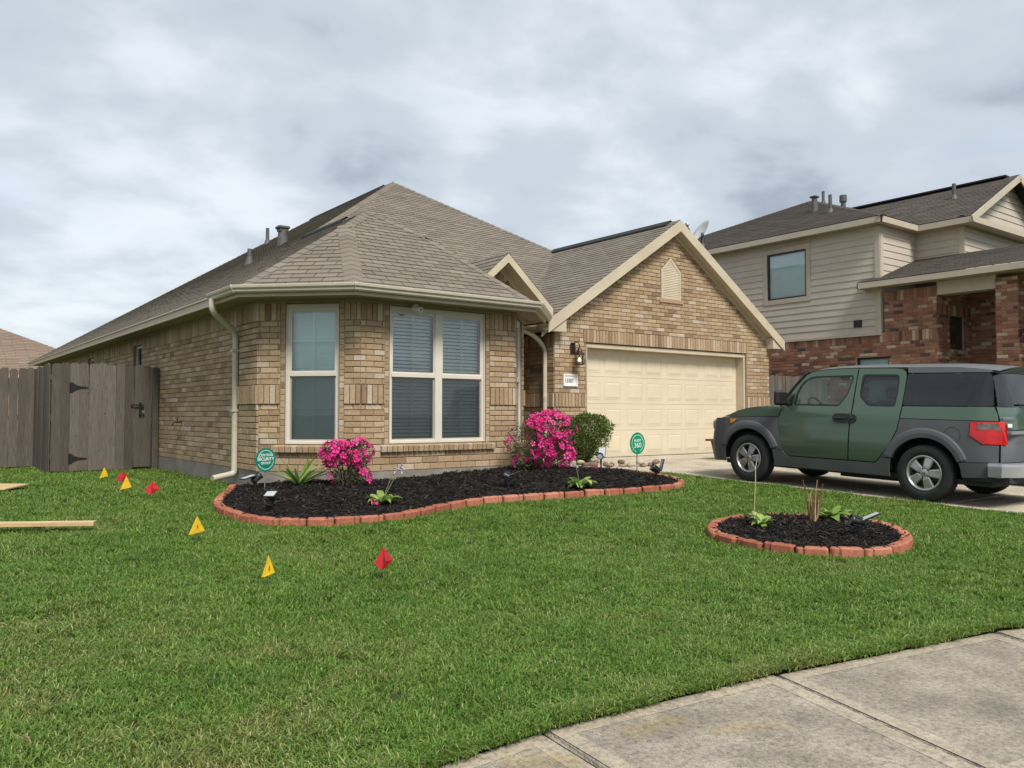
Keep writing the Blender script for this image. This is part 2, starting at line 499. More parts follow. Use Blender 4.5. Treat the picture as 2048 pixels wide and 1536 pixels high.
def lay_bricks(pc, fr, poly, holes=(), soldiers=(), course=0.0814, length=0.257, joint=0.011, proud=0.012, rng=None, off=0.0, tones=None, zbase=0.0, stack=None):
    """running bond with soldier bands (v0, v1, extra_proud) on a wall plane"""
    rng = rng or random
    tones = tones or (lambda: min(1, max(0, rng.gauss(0.54, 0.26))))
    xs = [p[0] for p in poly]; ys = [p[1] for p in poly]
    x0, x1, y0, y1 = min(xs), max(xs), min(ys), max(ys)
    bands = sorted(soldiers)
    hs = [(h[0]-joint*0.3, h[1]-joint*0.3, h[2]+joint*0.3, h[3]+joint*0.3) for h in holes]
    rows = []
    y = y0
    def fill(a, b):
        n = max(1, round((b-a)/course)); c = (b-a)/n
        for i in range(n): rows.append((a+i*c, a+(i+1)*c, None))
    for v0, v1, ex in bands:
        if v1 <= y0 or v0 >= y1: continue
        if v0 > y+0.01: fill(y, v0)
        rows.append((v0, v1, ex)); y = v1
    if y < y1-0.01: fill(y, y1)
    k = 0
    for a, b, ex in rows:
        k += 1
        if ex is not None:
            w = course; xx = x0
            pr = proud+ex
        else:
            w = stack or length; xx = x0 - (0 if stack else (off + (0.5*length if k % 2 else 0.0)))
            pr = proud
        while xx < x1:
            j = rng.uniform(-0.0015, 0.0015)
            for r in subtract_rects((xx+joint/2, a+joint/2, xx+w-joint/2, b-joint/2), hs):
                q = clip_rect(poly, *r)
                if q: piece_block(pc, fr, q, -0.02, pr+j, 0.004, tones())
            xx += w
def lay_shingles(pc, fr, poly, exposure=0.137, tab=0.315, rng=None, gap=0.014, lift=0.011):
    """three-tab courses on a roof plane; v runs up the slope"""
    rng = rng or random
    xs = [p[0] for p in poly]; ys = [p[1] for p in poly]
    y = min(ys); k = 0
    while y < max(ys):
        xx = min(xs) - tab*(0.5 if k % 2 else 0.0) - tab*rng.uniform(0, 0.06)
        rowt = rng.uniform(-0.12, 0.12)
        while xx < max(xs):
            q = clean(clip_rect(poly, xx+gap/2, y, xx+tab-gap/2, y+exposure))
            if len(q) >= 3 and abs(area2(q)) > 0.0012:
                if area2(q) < 0: q = q[::-1]
                n = len(q)
                j = rng.uniform(0, 0.002)
                v = [fr.P(p[0], p[1], 0.0) for p in q] + [fr.P(p[0], p[1], 0.002+j+lift*(1-(p[1]-y)/exposure)) for p in q]
                f = [(i,(i+1)%n,n+(i+1)%n,n+i) for i in range(n)] + [tuple(range(n,2*n))]
                c = sum((p for p in v[n:]), Vector())/n
                pc.add(seen_size(c, fr.n, abs(area2(q))), v, f, min(1, max(0, 0.5+rowt+rng.gauss(0, 0.17))))
            xx += tab
        y += exposure; k += 1
def ridge_caps(pc, a, b, w=0.13, step=0.16, sag=0.4, lift=0.012, n1=None, n2=None, rng=None):
    """overlapping bent cap shingles along a hip or ridge from a (low) to b (high); n1,n2: the two side directions"""
    rng = rng or random
    a, b = Vector(a), Vector(b)
    d = (b-a); L = d.length; d.normalize()
    cnt = max(1, int(L/step))
    for i in range(cnt):
        p0 = a + d*(L*i/cnt); p1 = a + d*(L*(i+1.25)/cnt)
        if (p1-a).length > L: p1 = b.copy()
        up = Vector((0,0,1))
        v = []
        for p, h in ((p0, lift+0.012), (p1, lift*0.6)):
            v += [p + n1*w + up*(h-0.002), p + up*(h+0.006), p + n2*w + up*(h-0.002)]
        v += [p0 + n1*w, p0, p0 + n2*w]
        f = [(0,1,4,3),(1,2,5,4),(6,7,1,0),(7,8,2,1)]
        c = (p0+p1)/2
        nn = (c-EYE).normalized()*-1
        pc.add(seen_size(c, nn, 2*w*step*0.6), v, f, min(1, max(0, 0.52+rng.gauss(0, 0.15))))

# ------------------------------------------------------------------ terrain
def sm(t):
    t = min(1.0, max(0.0, t)); return t*t*(3-2*t)
def G(x, y):
    k = max(0.0, 11.6-y)
    a = -0.13-0.029*k; b = -0.031*k
    return a+(b-a)*sm((x-4.5)/4.5)
def axis(lo, hi, f0, f1, step):
    pts = [f0+i*step for i in range(int((f1-f0)/step)+1)]
    s = step; x = f0
    while x > lo: s *= 1.6; x -= s; pts.insert(0, max(x, lo))
    s = step; x = pts[-1]
    while x < hi: s *= 1.6; x += s; pts.append(min(x, hi))
    return pts
SWE = [(-30,2.06),(-1.35,2.46),(0.55,2.60),(2.19,2.67),(3.59,2.53),(5.34,2.22),(6.95,1.69),(8.45,1.02),(40,-18)]
def sw_edge(x):
    for (xa,ya),(xb,yb) in zip(SWE, SWE[1:]):
        if x <= xb: return ya+(yb-ya)*(x-xa)/(xb-xa)
    return -18.0
gx = axis(-600, 700, -9, 20, 0.25)
gy = sorted(set(round(v, 3) for v in axis(-400, 900, -4, 22, 0.4) + [0.06*i for i in range(0, 46)]))
mb = MB()
vs = [(x, y, (G(x, max(y, -6))-0.03 + (0.012*mnoise.noise(Vector((x*1.3, y*1.3, 0))))) if y > sw_edge(x)+0.05 else -0.50 + 0.01*mnoise.noise(Vector((x*1.3, y*1.3, 0)))) for y in gy for x in gx]
nx = len(gx)
mb.add(vs, [(j*nx+i, j*nx+i+1, (j+1)*nx+i+1, (j+1)*nx+i) for j in range(len(gy)-1) for i in range(nx-1)], smooth=True)
def ground_mat():
    m, t, b = newmat('lawn_soil')
    f = noise_node(t, 9, 6, 0.7)
    g = noise_node(t, 0.7, 4, 0.6)
    c = rampn(t, f, [(0.32, (0.030, 0.038, 0.014)), (0.55, (0.055, 0.075, 0.024)), (0.7, (0.13, 0.105, 0.055))])
    c2 = mixc(t, 1.0, c, rampn(t, g, [(0.35, (0.85, 0.9, 0.85)), (0.65, (1.2, 1.12, 0.9))]), 'MULTIPLY')
    t.links.new(c2, b.inputs['Base Color']); b.inputs['Roughness'].default_value = 0.95
    b.inputs['Specular IOR Level'].default_value = 0.1
    bump(t, b, f, 0.8, 0.02)
    return m
tag(mb.build('ground', ground_mat()), kind='structure')

def concrete_mat(name, base, stain, dark, broom_rot=0.0, broom=0.0):
    m, t, b = newmat(name)
    f = noise_node(t, 2.2, 7, 0.65)
    g = noise_node(t, 38, 5, 0.7)
    c = rampn(t, f, [(0.30, dark), (0.47, stain), (0.62, base)])
    c = mixc(t, 1.0, c, rampn(t, g, [(0.28, (0.48,)*3), (0.5, (0.98,)*3), (0.72, (1.3,)*3)]), 'MULTIPLY')
    sp = noise_node(t, 130, 3, 0.6)
    c = mixc(t, 1.0, c, rampn(t, sp, [(0.30, (0.62,)*3), (0.45, (1.0,)*3), (0.75, (1.12,)*3)]), 'MULTIPLY')
    t.links.new(c, b.inputs['Base Color']); b.inputs['Roughness'].default_value = 0.9
    b.inputs['Specular IOR Level'].default_value = 0.25
    if broom:
        mp = N(t, 'ShaderNodeMapping', inp={'Rotation': (0, 0, broom_rot)}); t.links.new(world_pos(t), mp.inputs[0])
        w = N(t, 'ShaderNodeTexWave', inp={'Scale': 22.0, 'Distortion': 3.0, 'Detail': 3.0, 'Detail Scale': 3.0}); t.links.new(mp.outputs[0], w.inputs[0])
        ad = N(t, 'ShaderNodeMath', operation='ADD'); t.links.new(w.outputs[1], ad.inputs[0]); t.links.new(g, ad.inputs[1])
        bump(t, b, ad.outputs[0], broom, 0.004)
        c = mixc(t, 0.35, c, mixc(t, 1.0, c, rampn(t, w.outputs[1], [(0.1, (0.72,)*3), (0.6, (1.1,)*3)]), 'MULTIPLY'))
        t.links.new(c, b.inputs['Base Color'])
    else:
        bump(t, b, g, 0.3, 0.004)
    return m
M_walk = concrete_mat('sidewalk_concrete', (0.40, 0.35, 0.275), (0.30, 0.26, 0.205), (0.185, 0.165, 0.135), R(8), 0.9)
M_walkb = concrete_mat('sidewalk_edge', (0.42, 0.36, 0.27), (0.34, 0.29, 0.22), (0.22, 0.19, 0.15))
M_drive = concrete_mat('driveway_concrete', (0.52, 0.455, 0.35), (0.44, 0.38, 0.29), (0.31, 0.265, 0.20))

def slab(mb, poly, top, thick=0.12, bev=0.012, mi=0):
    """ground slab with a rounded edge; top(x,y) gives its height"""
    if area2(poly) < 0: poly = poly[::-1]
    ip = inset(poly, bev); n = len(poly)
    v = [Vector((x,y,top(x,y)-thick)) for x,y in poly]+[Vector((x,y,top(x,y)-bev)) for x,y in poly]+[Vector((x,y,top(x,y))) for x,y in ip]
    f = [tuple(range(2*n,3*n))]
    for i in range(n):
        j = (i+1)%n; f += [(i,j,n+j,n+i),(n+i,n+j,2*n+j,2*n+i)]
    mb.add(v, f, mi)
    return ip
# public sidewalk: five slabs along a gentle curve, radial joints
SW = [((-1.35,2.46),(-1.35,1.18)), ((0.55,2.60),(0.50,1.30)), ((2.19,2.67),(2.04,1.38)), ((3.59,2.53),(3.23,1.29)), ((5.34,2.22),(4.84,1.04)), ((6.95,1.69),(6.25,0.62)), ((8.45,1.02),(7.55,0.12))]
def Gs(x, y): return -0.445 + 0.0*x
walk = empty('sidewalk', (0,0,0)); tag(walk, kind='structure')
for i in range(len(SW)-1):
    (a0,a1),(b0,b1) = SW[i], SW[i+1]
    A0,A1,B0,B1 = (Vector((*p,0)) for p in (a0,a1,b0,b1))
    g0 = (B0-A0).normalized()*0.0065; g1 = (B1-A1).normalized()*0.0065
    poly = [(A1+g1).xy[:], (B1-g1).xy[:], (B0-g0).xy[:], (A0+g0).xy[:]]
    dz = random.uniform(-0.004, 0.006)
    mb = MB()
    top = lambda x, y: Gs(x,y)+dz
    ip = slab(mb, poly, top, 0.14, 0.014)
    # tooled smooth border along the edges: a groove ring proud of nothing, just a slightly raised trowelled band
    ip2 = inset(ip, 0.085)
    n = 4
    for k in range(n):
        j = (k+1) % n
        q = [ip[k], ip[j], ip2[j], ip2[k]]
        mb.face([Vector((x,y,top(x,y)+(0.004 if r < 2 else 0.0015))) for r,(x,y) in enumerate(q)], 1)
    mb.build('sidewalk_slab', [M_walk, M_walkb], walk)
# faded yellow utility paint on the slabs
def paint_mat():
    m, t, b = newmat('faded_yellow_paint')
    b.inputs['Base Color'].default_value = (0.50, 0.36, 0.09, 1); b.inputs['Roughness'].default_value = 0.9
    tr = N(t, 'ShaderNodeBsdfTransparent'); mx = N(t, 'ShaderNodeMixShader')
    e = N(t, 'ShaderNodeTexCoord')
    sx = N(t, 'ShaderNodeSeparateXYZ'); t.links.new(e.outputs['Generated'], sx.inputs[0])
    d = N(t, 'ShaderNodeMath', operation='SUBTRACT', inp={1: 0.5}); t.links.new(attr(t, 'across'), d.inputs[0])
    ab = N(t, 'ShaderNodeMath', operation='ABSOLUTE'); t.links.new(d.outputs[0], ab.inputs[0])
    edge = N(t, 'ShaderNodeMapRange', inp={1: 0.15, 2: 0.5, 3: 0.34, 4: 0.0}); t.links.new(ab.outputs[0], edge.inputs[0])
    nf = N(t, 'ShaderNodeMapRange', inp={1: 0.40, 2: 0.62, 3: 0.0, 4: 1.0}); t.links.new(noise_node(t, 45, 5, 0.7), nf.inputs[0])
    mu = N(t, 'ShaderNodeMath', operation='MULTIPLY'); t.links.new(edge.outputs[0], mu.inputs[0]); t.links.new(nf.outputs[0], mu.inputs[1])
    t.links.new(mu.outputs[0], mx.inputs[0]); t.links.new(tr.outputs[0], mx.inputs[1]); t.links.new(b.outputs[0], mx.inputs[2])
    t.links.new(mx.outputs[0], t.nodes['Material Output'].inputs[0])
    return m
M_paint = paint_mat()
for pts, w in (([(2.42,2.41),(2.58,2.40),(2.76,2.41)],0.09), ([(2.72,2.22),(2.86,2.18),(3.02,2.07)],0.07), ([(1.85,2.49),(2.03,2.40),(2.08,2.31)],0.10), ([(4.62,1.78),(4.85,1.66),(5.1,1.60)],0.06)):
    me = bpy.data.meshes.new('paint_mark'); v = []; f = []; ac = []
    for i, p in enumerate(pts):
        q = Vector(pts[min(i+1,2)])-Vector(pts[max(i-1,0)]); q = Vector((-q.y,q.x)).normalized()*w
        for k, s in ((0.0,-1),(0.5,0),(1.0,1)):
            v.append((p[0]+q.x*s, p[1]+q.y*s, Gs(*p)+0.014)); ac.append(k)
    for i in range(2):
        for k in range(2): f.append((i*3+k, i*3+k+1, i*3+k+4, i*3+k+3))
    me.from_pydata(v, [], f); me.materials.append(M_paint)
    at = me.attributes.new('across', 'FLOAT', 'POINT'); at.data.foreach_set('value', ac)
    link(bpy.data.objects.new('paint_mark', me), walk)

# driveway: six slabs, and the front walk
DRV_L = 10.02
def Gd(x, y): return -0.031*max(0.0, 11.6-y)+0.012
drive = empty('driveway'); tag(drive, kind='structure')
ys = [1.2, 4.7, 8.2, 11.72]
for c, (xa, xb) in enumerate(((DRV_L, 12.86), (12.88, 15.9))):
    for i in range(3):
        ya, yb = ys[i]+0.008, ys[i+1]-0.008
        mb = MB(); slab(mb, [(xa,ya),(xb,ya),(xb,yb),(xa,yb)], Gd, 0.12, 0.01)
        mb.build('driveway_slab', M_drive, drive)
fw = empty('front_walk'); tag(fw, kind='structure')
mb = MB(); slab(mb, [(8.9,9.72),(9.62,9.55),(10.005,9.1),(10.005,10.62),(8.9,10.62)], lambda x,y: Gd(x,y)+0.004, 0.12, 0.01); mb.build('walk_slab', M_drive, fw)
mb = MB(); slab(mb, [(8.42,10.64),(9.5,10.64),(9.5,13.6),(8.42,13.6)], lambda x,y: 0.06, 0.2, 0.012); mb.build('porch_slab', M_drive, fw)
# ------------------------------------------------------------------ the tan brick house
HZ0, HZ1 = 0.10, 2.37         # brick from / to
house = empty('brick_house', (5.0, 12.0, 0.0))
tag(house, 'single-storey tan brick house with hip roof, bay windows and two-car garage', 'house')
house_inv = Matrix.Translation(-Vector(house.location))
_hl = house.location.copy()
def hb(mb, name, mat, parent=None):
    """build with vertices given in world space, parented under the house"""
    mb.v = [tuple(Vector(p)-_hl) for p in mb.v]
    return mb.build(name, mat, parent or house)
class HPieces(Pieces):
    def add(s, size, verts, faces, tone):
        s.items.append((size, [Vector(p)-_hl for p in verts], faces, tone))
rb = random.Random(11)
XL, YF, XG0, XG1, YG = 3.98, 9.85, 9.82, 16.38, 11.60
CH0, CH1 = (3.98, 10.85), (4.98, 9.85)          # left chamfer
CR0, CR1 = (7.54, 9.85), (8.36, 10.67)          # right chamfer
def vframe(p, q):
    """vertical frame from p to q (seen from outside, left to right)"""
    d = Vector((q[0]-p[0], q[1]-p[1], 0))
    return Frame((p[0], p[1], 0), d, (0,0,1)), d.length
pcs = HPieces()
core = MB()      # mortar faces behind the bricks
def wall_back(fr, poly, holes=()):
    """mortar sheet with holes; boxes round the holes give reveals"""
    xs = sorted({p[0] for p in poly} | {h[0] for h in holes} | {h[2] for h in holes})
    ysv = sorted({p[1] for p in poly} | {h[1] for h in holes} | {h[3] for h in holes})
    for i in range(len(xs)-1):
        for j in range(len(ysv)-1):
            cx, cy = (xs[i]+xs[i+1])/2, (ysv[j]+ysv[j+1])/2
            if any(h[0] < cx < h[2] and h[1] < cy < h[3] for h in holes): continue
            q = clip_rect(poly, xs[i], ysv[j], xs[i+1], ysv[j+1])
            if len(q) >= 3: core.face([fr.P(x,y,0) for x,y in q])
# side wall (faces left)
fs, Ls = vframe((XL, 30.0), CH0)                # u runs toward the street
def uS(y): return 30.0-y
side_holes = [(uS(17.95), 1.35, uS(17.25), 2.24), (uS(22.7), 1.35, uS(22.0), 2.24)]
poly = [(0,HZ0),(Ls,HZ0),(Ls,HZ1),(0,HZ1)]
wall_back(fs, poly, side_holes)
lay_bricks(pcs, fs, [(0,HZ0),(Ls-0.72,HZ0),(Ls-0.72,HZ1),(0,HZ1)], side_holes, [(HZ1-0.25,HZ1,0.0)], rng=rb)
# corner pier on the side wall (proud) and the bay
BELT = (1.0, 1.262, 0.022)
def bay_face(p, q, win, pierw0, pierw1, sillrows=True):
    fr, L = vframe(p, q)
    holes = [win]
    poly = [(0,HZ0),(L,HZ0),(L,HZ1),(0,HZ1)]
    wall_back(fr, poly, [win])
    j = 0.075
    # piers either side with soldier accents, narrow jamb columns beside the window, wall under the sill
    for a, b, w in ((0, win[0]-j, pierw0), (win[2]+j, L, pierw1)):
        lay_bricks(pcs, fr, [(a,HZ0+0.36),(b,HZ0+0.36),(b,HZ1),(a,HZ1)], [], [BELT,(HZ1-0.25,HZ1,0.0)], rng=rb, off=w, length=0.245)
    for a in (win[0]-j, win[2]):
        lay_bricks(pcs, fr, [(a,HZ0+0.36),(a+j,HZ0+0.36),(a+j,HZ1),(a,HZ1)], [], [], rng=rb, stack=j, proud=0.004)
    lay_bricks(pcs, fr, [(0,HZ0),(L,HZ0),(L,HZ0+0.36),(0,HZ0+0.36)], [win], [], rng=rb, off=0.08)
    if HZ1 > win[3]+0.01: pass
    return fr, L
fp, Lp = vframe((XL, CH0[1]+0.72), CH0)
lay_bricks(pcs, fp, [(0,HZ0),(Lp,HZ0),(Lp,HZ1),(0,HZ1)], [], [BELT,(HZ1-0.25,HZ1,0.0)], rng=rb, proud=0.03)
W_L = (0.372, 0.47, 1.118, 2.345)     # left chamfer window opening (u0, z0, u1, z1)
W_F = (0.43, 0.47, 2.03, 2.345)
fL, LL = bay_face(CH0, CH1, W_L, 0.1, 0.0)
fF, LF = bay_face(CH1, CR0, W_F, 0.05, 0.03)
W_R = (0.28, 0.47, 0.88, 2.345)
fR, LR = bay_face(CR0, CR1, W_R, 0.0, 0.0)
fr2, L2 = vframe(CR1, (8.36, 13.6))
wall_back(fr2, [(0,HZ0),(L2,HZ0),(L2,HZ1),(0,HZ1)])
lay_bricks(pcs, fr2, [(0,HZ0),(L2,HZ0),(L2,HZ1),(0,HZ1)], rng=rb)
# entry wall at the back of the porch, and the garage's side wall
fe, Le = vframe((8.36,13.6),(9.82,13.6))
wall_back(fe, [(0,0),(Le,0),(Le,HZ1+0.3),(0,HZ1+0.3)])
fgs, Lgs = vframe((9.82,13.6),(9.82,YG))
wall_back(fgs, [(0,-0.02),(Lgs,-0.02),(Lgs,HZ1),(0,HZ1)])
lay_bricks(pcs, fgs, [(0,-0.02),(Lgs,-0.02),(Lgs,HZ1),(0,HZ1)], [], [(1.0,1.262,0.022),(HZ1-0.25,HZ1,0)], rng=rb)
# garage front with gable
fg, Lg = vframe((XG0,YG),(XG1,YG))
APX, APZ = 13.10-XG0, 4.735
gpoly = [(0,-0.03),(Lg,-0.03),(Lg,2.60),(APX,APZ),(0,2.60)]
D0, D1, DT = 10.62-XG0, 15.52-XG0, 2.24
gdoor = (D0, -0.1, D1, DT)
V0, V1 = 12.72-XG0, 13.33-XG0
gvent = (V0, 3.27, V1, 3.86)
vent_tri = [(V0,3.86),(V1,3.86),((V0+V1)/2,4.16)]
wall_back(fg, gpoly, [gdoor, gvent])
# wall beside the door: running bond to the soldier lintel, belts at the same height as on the bay
lay_bricks(pcs, fg, [(0,-0.03),(D0-0.03,-0.03),(D0-0.03,2.24),(0,2.24)], [], [(1.0,1.262,0.022)], rng=rb, length=0.25)
lay_bricks(pcs, fg, [(D1+0.03,-0.03),(Lg,-0.03),(Lg,2.24),(D1+0.03,2.24)], [], [(1.0,1.262,0.022)], rng=rb, length=0.25)
lay_bricks(pcs, fg, [(D0-0.03,-0.03),(D0,-0.03),(D0,DT),(D0-0.03,DT)], rng=rb, stack=0.03)
lay_bricks(pcs, fg, [(D1,-0.03),(D1+0.03,-0.03),(D1+0.03,DT),(D1,DT)], rng=rb, stack=0.03)
lay_bricks(pcs, fg, [(0,2.24),(D0-0.08,2.24),(D0-0.08,2.4915),(0,2.4915)], rng=rb, length=0.25)
lay_bricks(pcs, fg, [(D0-0.08,2.24),(D1+0.08,2.24),(D1+0.08,2.4915),(D0-0.08,2.4915)], [], [(2.24,2.4915,0.008)], rng=rb, course=0.083)
lay_bricks(pcs, fg, [(D1+0.08,2.24),(Lg,2.24),(Lg,2.4915),(D1+0.08,2.4915)], rng=rb, length=0.25)
gp2 = [p for p in clip_half(gpoly, 0, -1, -2.4915)]
vent_hole_rects = [(V0-0.01,3.26,V1+0.01,3.87)] + [(V0+0.045*i, 3.86, V1-0.045*i, 3.86+0.045*(i+1)) for i in range(6)]
lay_bricks(pcs, fg, gp2, vent_hole_rects, [], rng=rb, length=0.25)
pcs.emit('brick', 'brickwork', M_brick, house, 300)
for v in range(len(core.v)): pass
# wall core: mortar sheets plus reveals of the openings
def reveal(fr, h, d=0.11):
    x0,y0,x1,y1 = h
    for a, b in (((x0,y0),(x0,y1)),((x0,y1),(x1,y1)),((x1,y1),(x1,y0)),((x1,y0),(x0,y0))):
        core.face([fr.P(*a,0.008), fr.P(*b,0.008), fr.P(*b,-d), fr.P(*a,-d)])
for fr, h in ((fL,W_L),(fF,W_F),(fR,W_R),(fs,side_holes[0]),(fs,side_holes[1]),(fg,gdoor),(fg,gvent)): reveal(fr, h)
# hidden sides so that nothing is open from behind
for p, q, z1 in (((16.38,11.6),(16.38,30.0),HZ1), ((16.38,30.0),(3.98,30.0),HZ1)):
    fr, L = vframe(p, q); core.face([fr.P(0,-0.1),fr.P(L,-0.1),fr.P(L,z1),fr.P(0,z1)])
hb(core, 'wall', M_mortar)
# foundation
mb = MB()
pts = [(XL,30.0), CH0, CH1, CR0, CR1, (8.36,13.6)]
mb2 = [(XL-0.004,30.0)]
for i in range(len(pts)-1):
    fr, L = vframe(pts[i], pts[i+1])
    h = 0.010
    mb.add([fr.P(-0.004,-0.5,h),fr.P(L+0.004,-0.5,h),fr.P(L+0.004,HZ0,h),fr.P(-0.004,HZ0,h),fr.P(-0.004,HZ0,-0.05),fr.P(L+0.004,HZ0,-0.05)], [(0,1,2,3),(3,2,5,4)])
hb(mb, 'foundation', M_found)

# ---- windows
def rect_ring(mb, fr, o, i, h0, h1, mi=0):
    """picture-frame between rectangles o and i (x0,y0,x1,y1), from depth h0 to h1"""
    O = [(o[0],o[1]),(o[2],o[1]),(o[2],o[3]),(o[0],o[3])]; I = [(i[0],i[1]),(i[2],i[1]),(i[2],i[3]),(i[0],i[3])]
    for k in range(4):
        j = (k+1)%4
        mb.face([fr.P(*O[k],h1),fr.P(*O[j],h1),fr.P(*I[j],h1),fr.P(*I[k],h1)], mi)
        mb.face([fr.P(*I[k],h1),fr.P(*I[j],h1),fr.P(*I[j],h0),fr.P(*I[k],h0)], mi)
        mb.face([fr.P(*O[j],h1),fr.P(*O[k],h1),fr.P(*O[k],h0),fr.P(*O[j],h0)], mi)
def frbox(mb, fr, x0,y0,x1,y1,h0,h1, mi=0, b=0.003):
    mb.bbox((x0,y0,h0),(x1,y1,h1), b, mi, 0.5, fr.M())
def make_window(fr, win, units, grid, slats, label):
    x0,z0,x1,z1 = win
    w = empty('window', tuple(fr.P((x0+x1)/2, z0)-_hl), parent=house)
    w['label'] = label
    wl_ = fr.P((x0+x1)/2, z0)
    def wb(mb, name, mat):
        mb.v = [tuple(Vector(p)-wl_) for p in mb.v]
        return mb.build(name, mat, w)
    mb = MB()
    rect_ring(mb, fr, (x0,z0,x1,z1), (x0+0.05,z0+0.045,x1-0.05,z1-0.075), -0.10, -0.03)
    rect_ring(mb, fr, (x0,z0,x1,z1), (x0+0.018,z0+0.03,x1-0.018,z1-0.05), -0.09, -0.012)
    wb(mb, 'frame', M_frame)
    ux = []
    n = units; mull = 0.115
    inner0, inner1 = x0+0.05, x1-0.05
    uw = (inner1-inner0-mull*(n-1))/n
    mid = 1.405
    for k in range(n):
        a = inner0+k*(uw+mull); b = a+uw
        if k < n-1:
            mb = MB(); frbox(mb, fr, b+0.0005, z0+0.03, b+mull-0.0005, z1-0.05, -0.09, -0.016); wb(mb, 'mullion', M_frame)
        mb = MB(); frbox(mb, fr, a, mid-0.028, b, mid+0.028, -0.085, -0.022); wb(mb, 'meeting_rail', M_frame)
        zt, zb = z1-0.075, z0+0.045
        for (za, zc, up) in ((mid+0.028, zt, True), (zb, mid-0.028, False)):
            mb = MB(); hh = -0.045 if up else -0.060
            rect_ring(mb, fr, (a,za,b,zc), (a+0.022,za+0.018,b-0.022,zc-0.018), hh-0.02, hh+0.012); wb(mb, 'sash', M_frame)
            mb = MB(); mb.face([fr.P(a+0.02,za+0.016,hh),fr.P(b-0.02,za+0.016,hh),fr.P(b-0.02,zc-0.016,hh),fr.P(a+0.02,zc-0.016,hh)])
            wb(mb, 'pane', M_glass)
            cx = (a+b)/2
            mb = MB(); frbox(mb, fr, cx-0.009, za+0.018, cx+0.009, zc-0.018, hh-0.012, hh-0.004)
            if grid: 
                cz = (za+zc)/2
                frbox(mb, fr, a+0.022, cz-0.008, cx-0.0095, cz+0.008, hh-0.012, hh-0.004); frbox(mb, fr, cx+0.0095, cz-0.008, b-0.022, cz+0.008, hh-0.012, hh-0.004)
            wb(mb, 'muntin', M_blind if grid else M_frame)
            if not up:
                mb = MB(); mb.face([fr.P(a+0.012,za+0.012,-0.034),fr.P(b-0.012,za+0.012,-0.034),fr.P(b-0.012,zc-0.004,-0.034),fr.P(a+0.012,zc-0.004,-0.034)])
                wb(mb, 'insect_screen', M_screen)
        if slats:
            st = 0.0505; z = zb+0.012; sh = None
            tilt = R(50)
            while z < zt-0.012:
                if sh is None:
                    mb = MB(); hw = uw/2-0.006
                    c, s_ = math.cos(tilt)*0.025, math.sin(tilt)*0.025
                    prof = [(-c, s_), (0.0, 0.004), (c, -s_)]      # depth, height
                    vv = []
                    for d, h in prof:
                        for x in (-hw, hw): vv.append(fr.u*x + fr.v*h + fr.n*d)
                    mb.add(vv, [(0,1,3,2),(2,3,5,4)], 0, 0.5, True)
                    sh = mb.mesh('blind_slat', M_blind)
                o = link(bpy.data.objects.new('blind_slat', sh), w)
                o.location = fr.P((a+b)/2, z, -0.135) - wl_
                z += st
        else:
            mb = MB(); mb.face([fr.P(a,zb,-0.13),fr.P(b,zb,-0.13),fr.P(b,zt,-0.13),fr.P(a,zt,-0.13)]); wb(mb, 'shade', M_blind_d)
            mb = MB()
            z = zb+0.02
            while z < zt:
                frbox(mb, fr, a, z, b, z+0.006, -0.128, -0.124, b=0.001); z += 0.05
            wb(mb, 'shade_fold', M_blind_d)
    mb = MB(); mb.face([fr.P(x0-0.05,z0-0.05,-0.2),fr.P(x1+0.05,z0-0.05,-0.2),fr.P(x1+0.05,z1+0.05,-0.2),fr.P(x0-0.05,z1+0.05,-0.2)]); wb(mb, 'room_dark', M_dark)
    return w
make_window(fL, W_L, 1, True, False, 'tall single window with pale shade on the angled bay wall')
make_window(fF, W_F, 2, False, True, 'wide twin window with open horizontal blinds on the front bay wall')
make_window(fR, W_R, 1, True, False, 'narrow window on the far angled bay wall, seen edge-on')
for h in side_holes:
    w = empty('window', tuple(fs.P((h[0]+h[2])/2, h[1])-_hl), parent=house)
    o = fs.P((h[0]+h[2])/2, h[1])
    mb = MB(); rect_ring(mb, fs, h, (h[0]+0.05,h[1]+0.05,h[2]-0.05,h[3]-0.05), -0.1, -0.05); mb.v = [tuple(Vector(p)-o) for p in mb.v]; mb.build('frame', M_frame, w)
    mb = MB(); mb.face([fs.P(h[0],h[1],-0.07),fs.P(h[2],h[1],-0.07),fs.P(h[2],h[3],-0.07),fs.P(h[0],h[3],-0.07)]); mb.v = [tuple(Vector(p)-o) for p in mb.v]; mb.build('pane', M_glass, w)
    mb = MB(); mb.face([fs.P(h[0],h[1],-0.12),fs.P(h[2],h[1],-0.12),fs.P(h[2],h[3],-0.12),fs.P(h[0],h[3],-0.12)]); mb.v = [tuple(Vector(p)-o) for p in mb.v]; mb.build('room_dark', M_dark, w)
# rowlock sills, brick by brick
for fr, wn_ in ((fL,W_L),(fF,W_F),(fR,W_R)):
    sill = empty('window_sill', tuple(fr.P((wn_[0]+wn_[2])/2, wn_[1]-0.09)-_hl), parent=house)
    so = fr.P((wn_[0]+wn_[2])/2, wn_[1]-0.09)
    x = wn_[0]-0.14
    while x < wn_[2]+0.10:
        mb = MB()
        M_ = fr.M() @ Matrix.Translation((x, wn_[1]-0.105, 0)) @ Matrix.Rotation(R(8), 4, 'X')
        mb.bbox((0.004,0,-0.05),(0.077,0.085,0.062), 0.005, 0, min(1,max(0,rb.gauss(0.62,0.18))), M_)
        mb.v = [tuple(Vector(p)-so) for p in mb.v]
        mb.build('sill_brick', M_brick, sill)
        x += 0.082

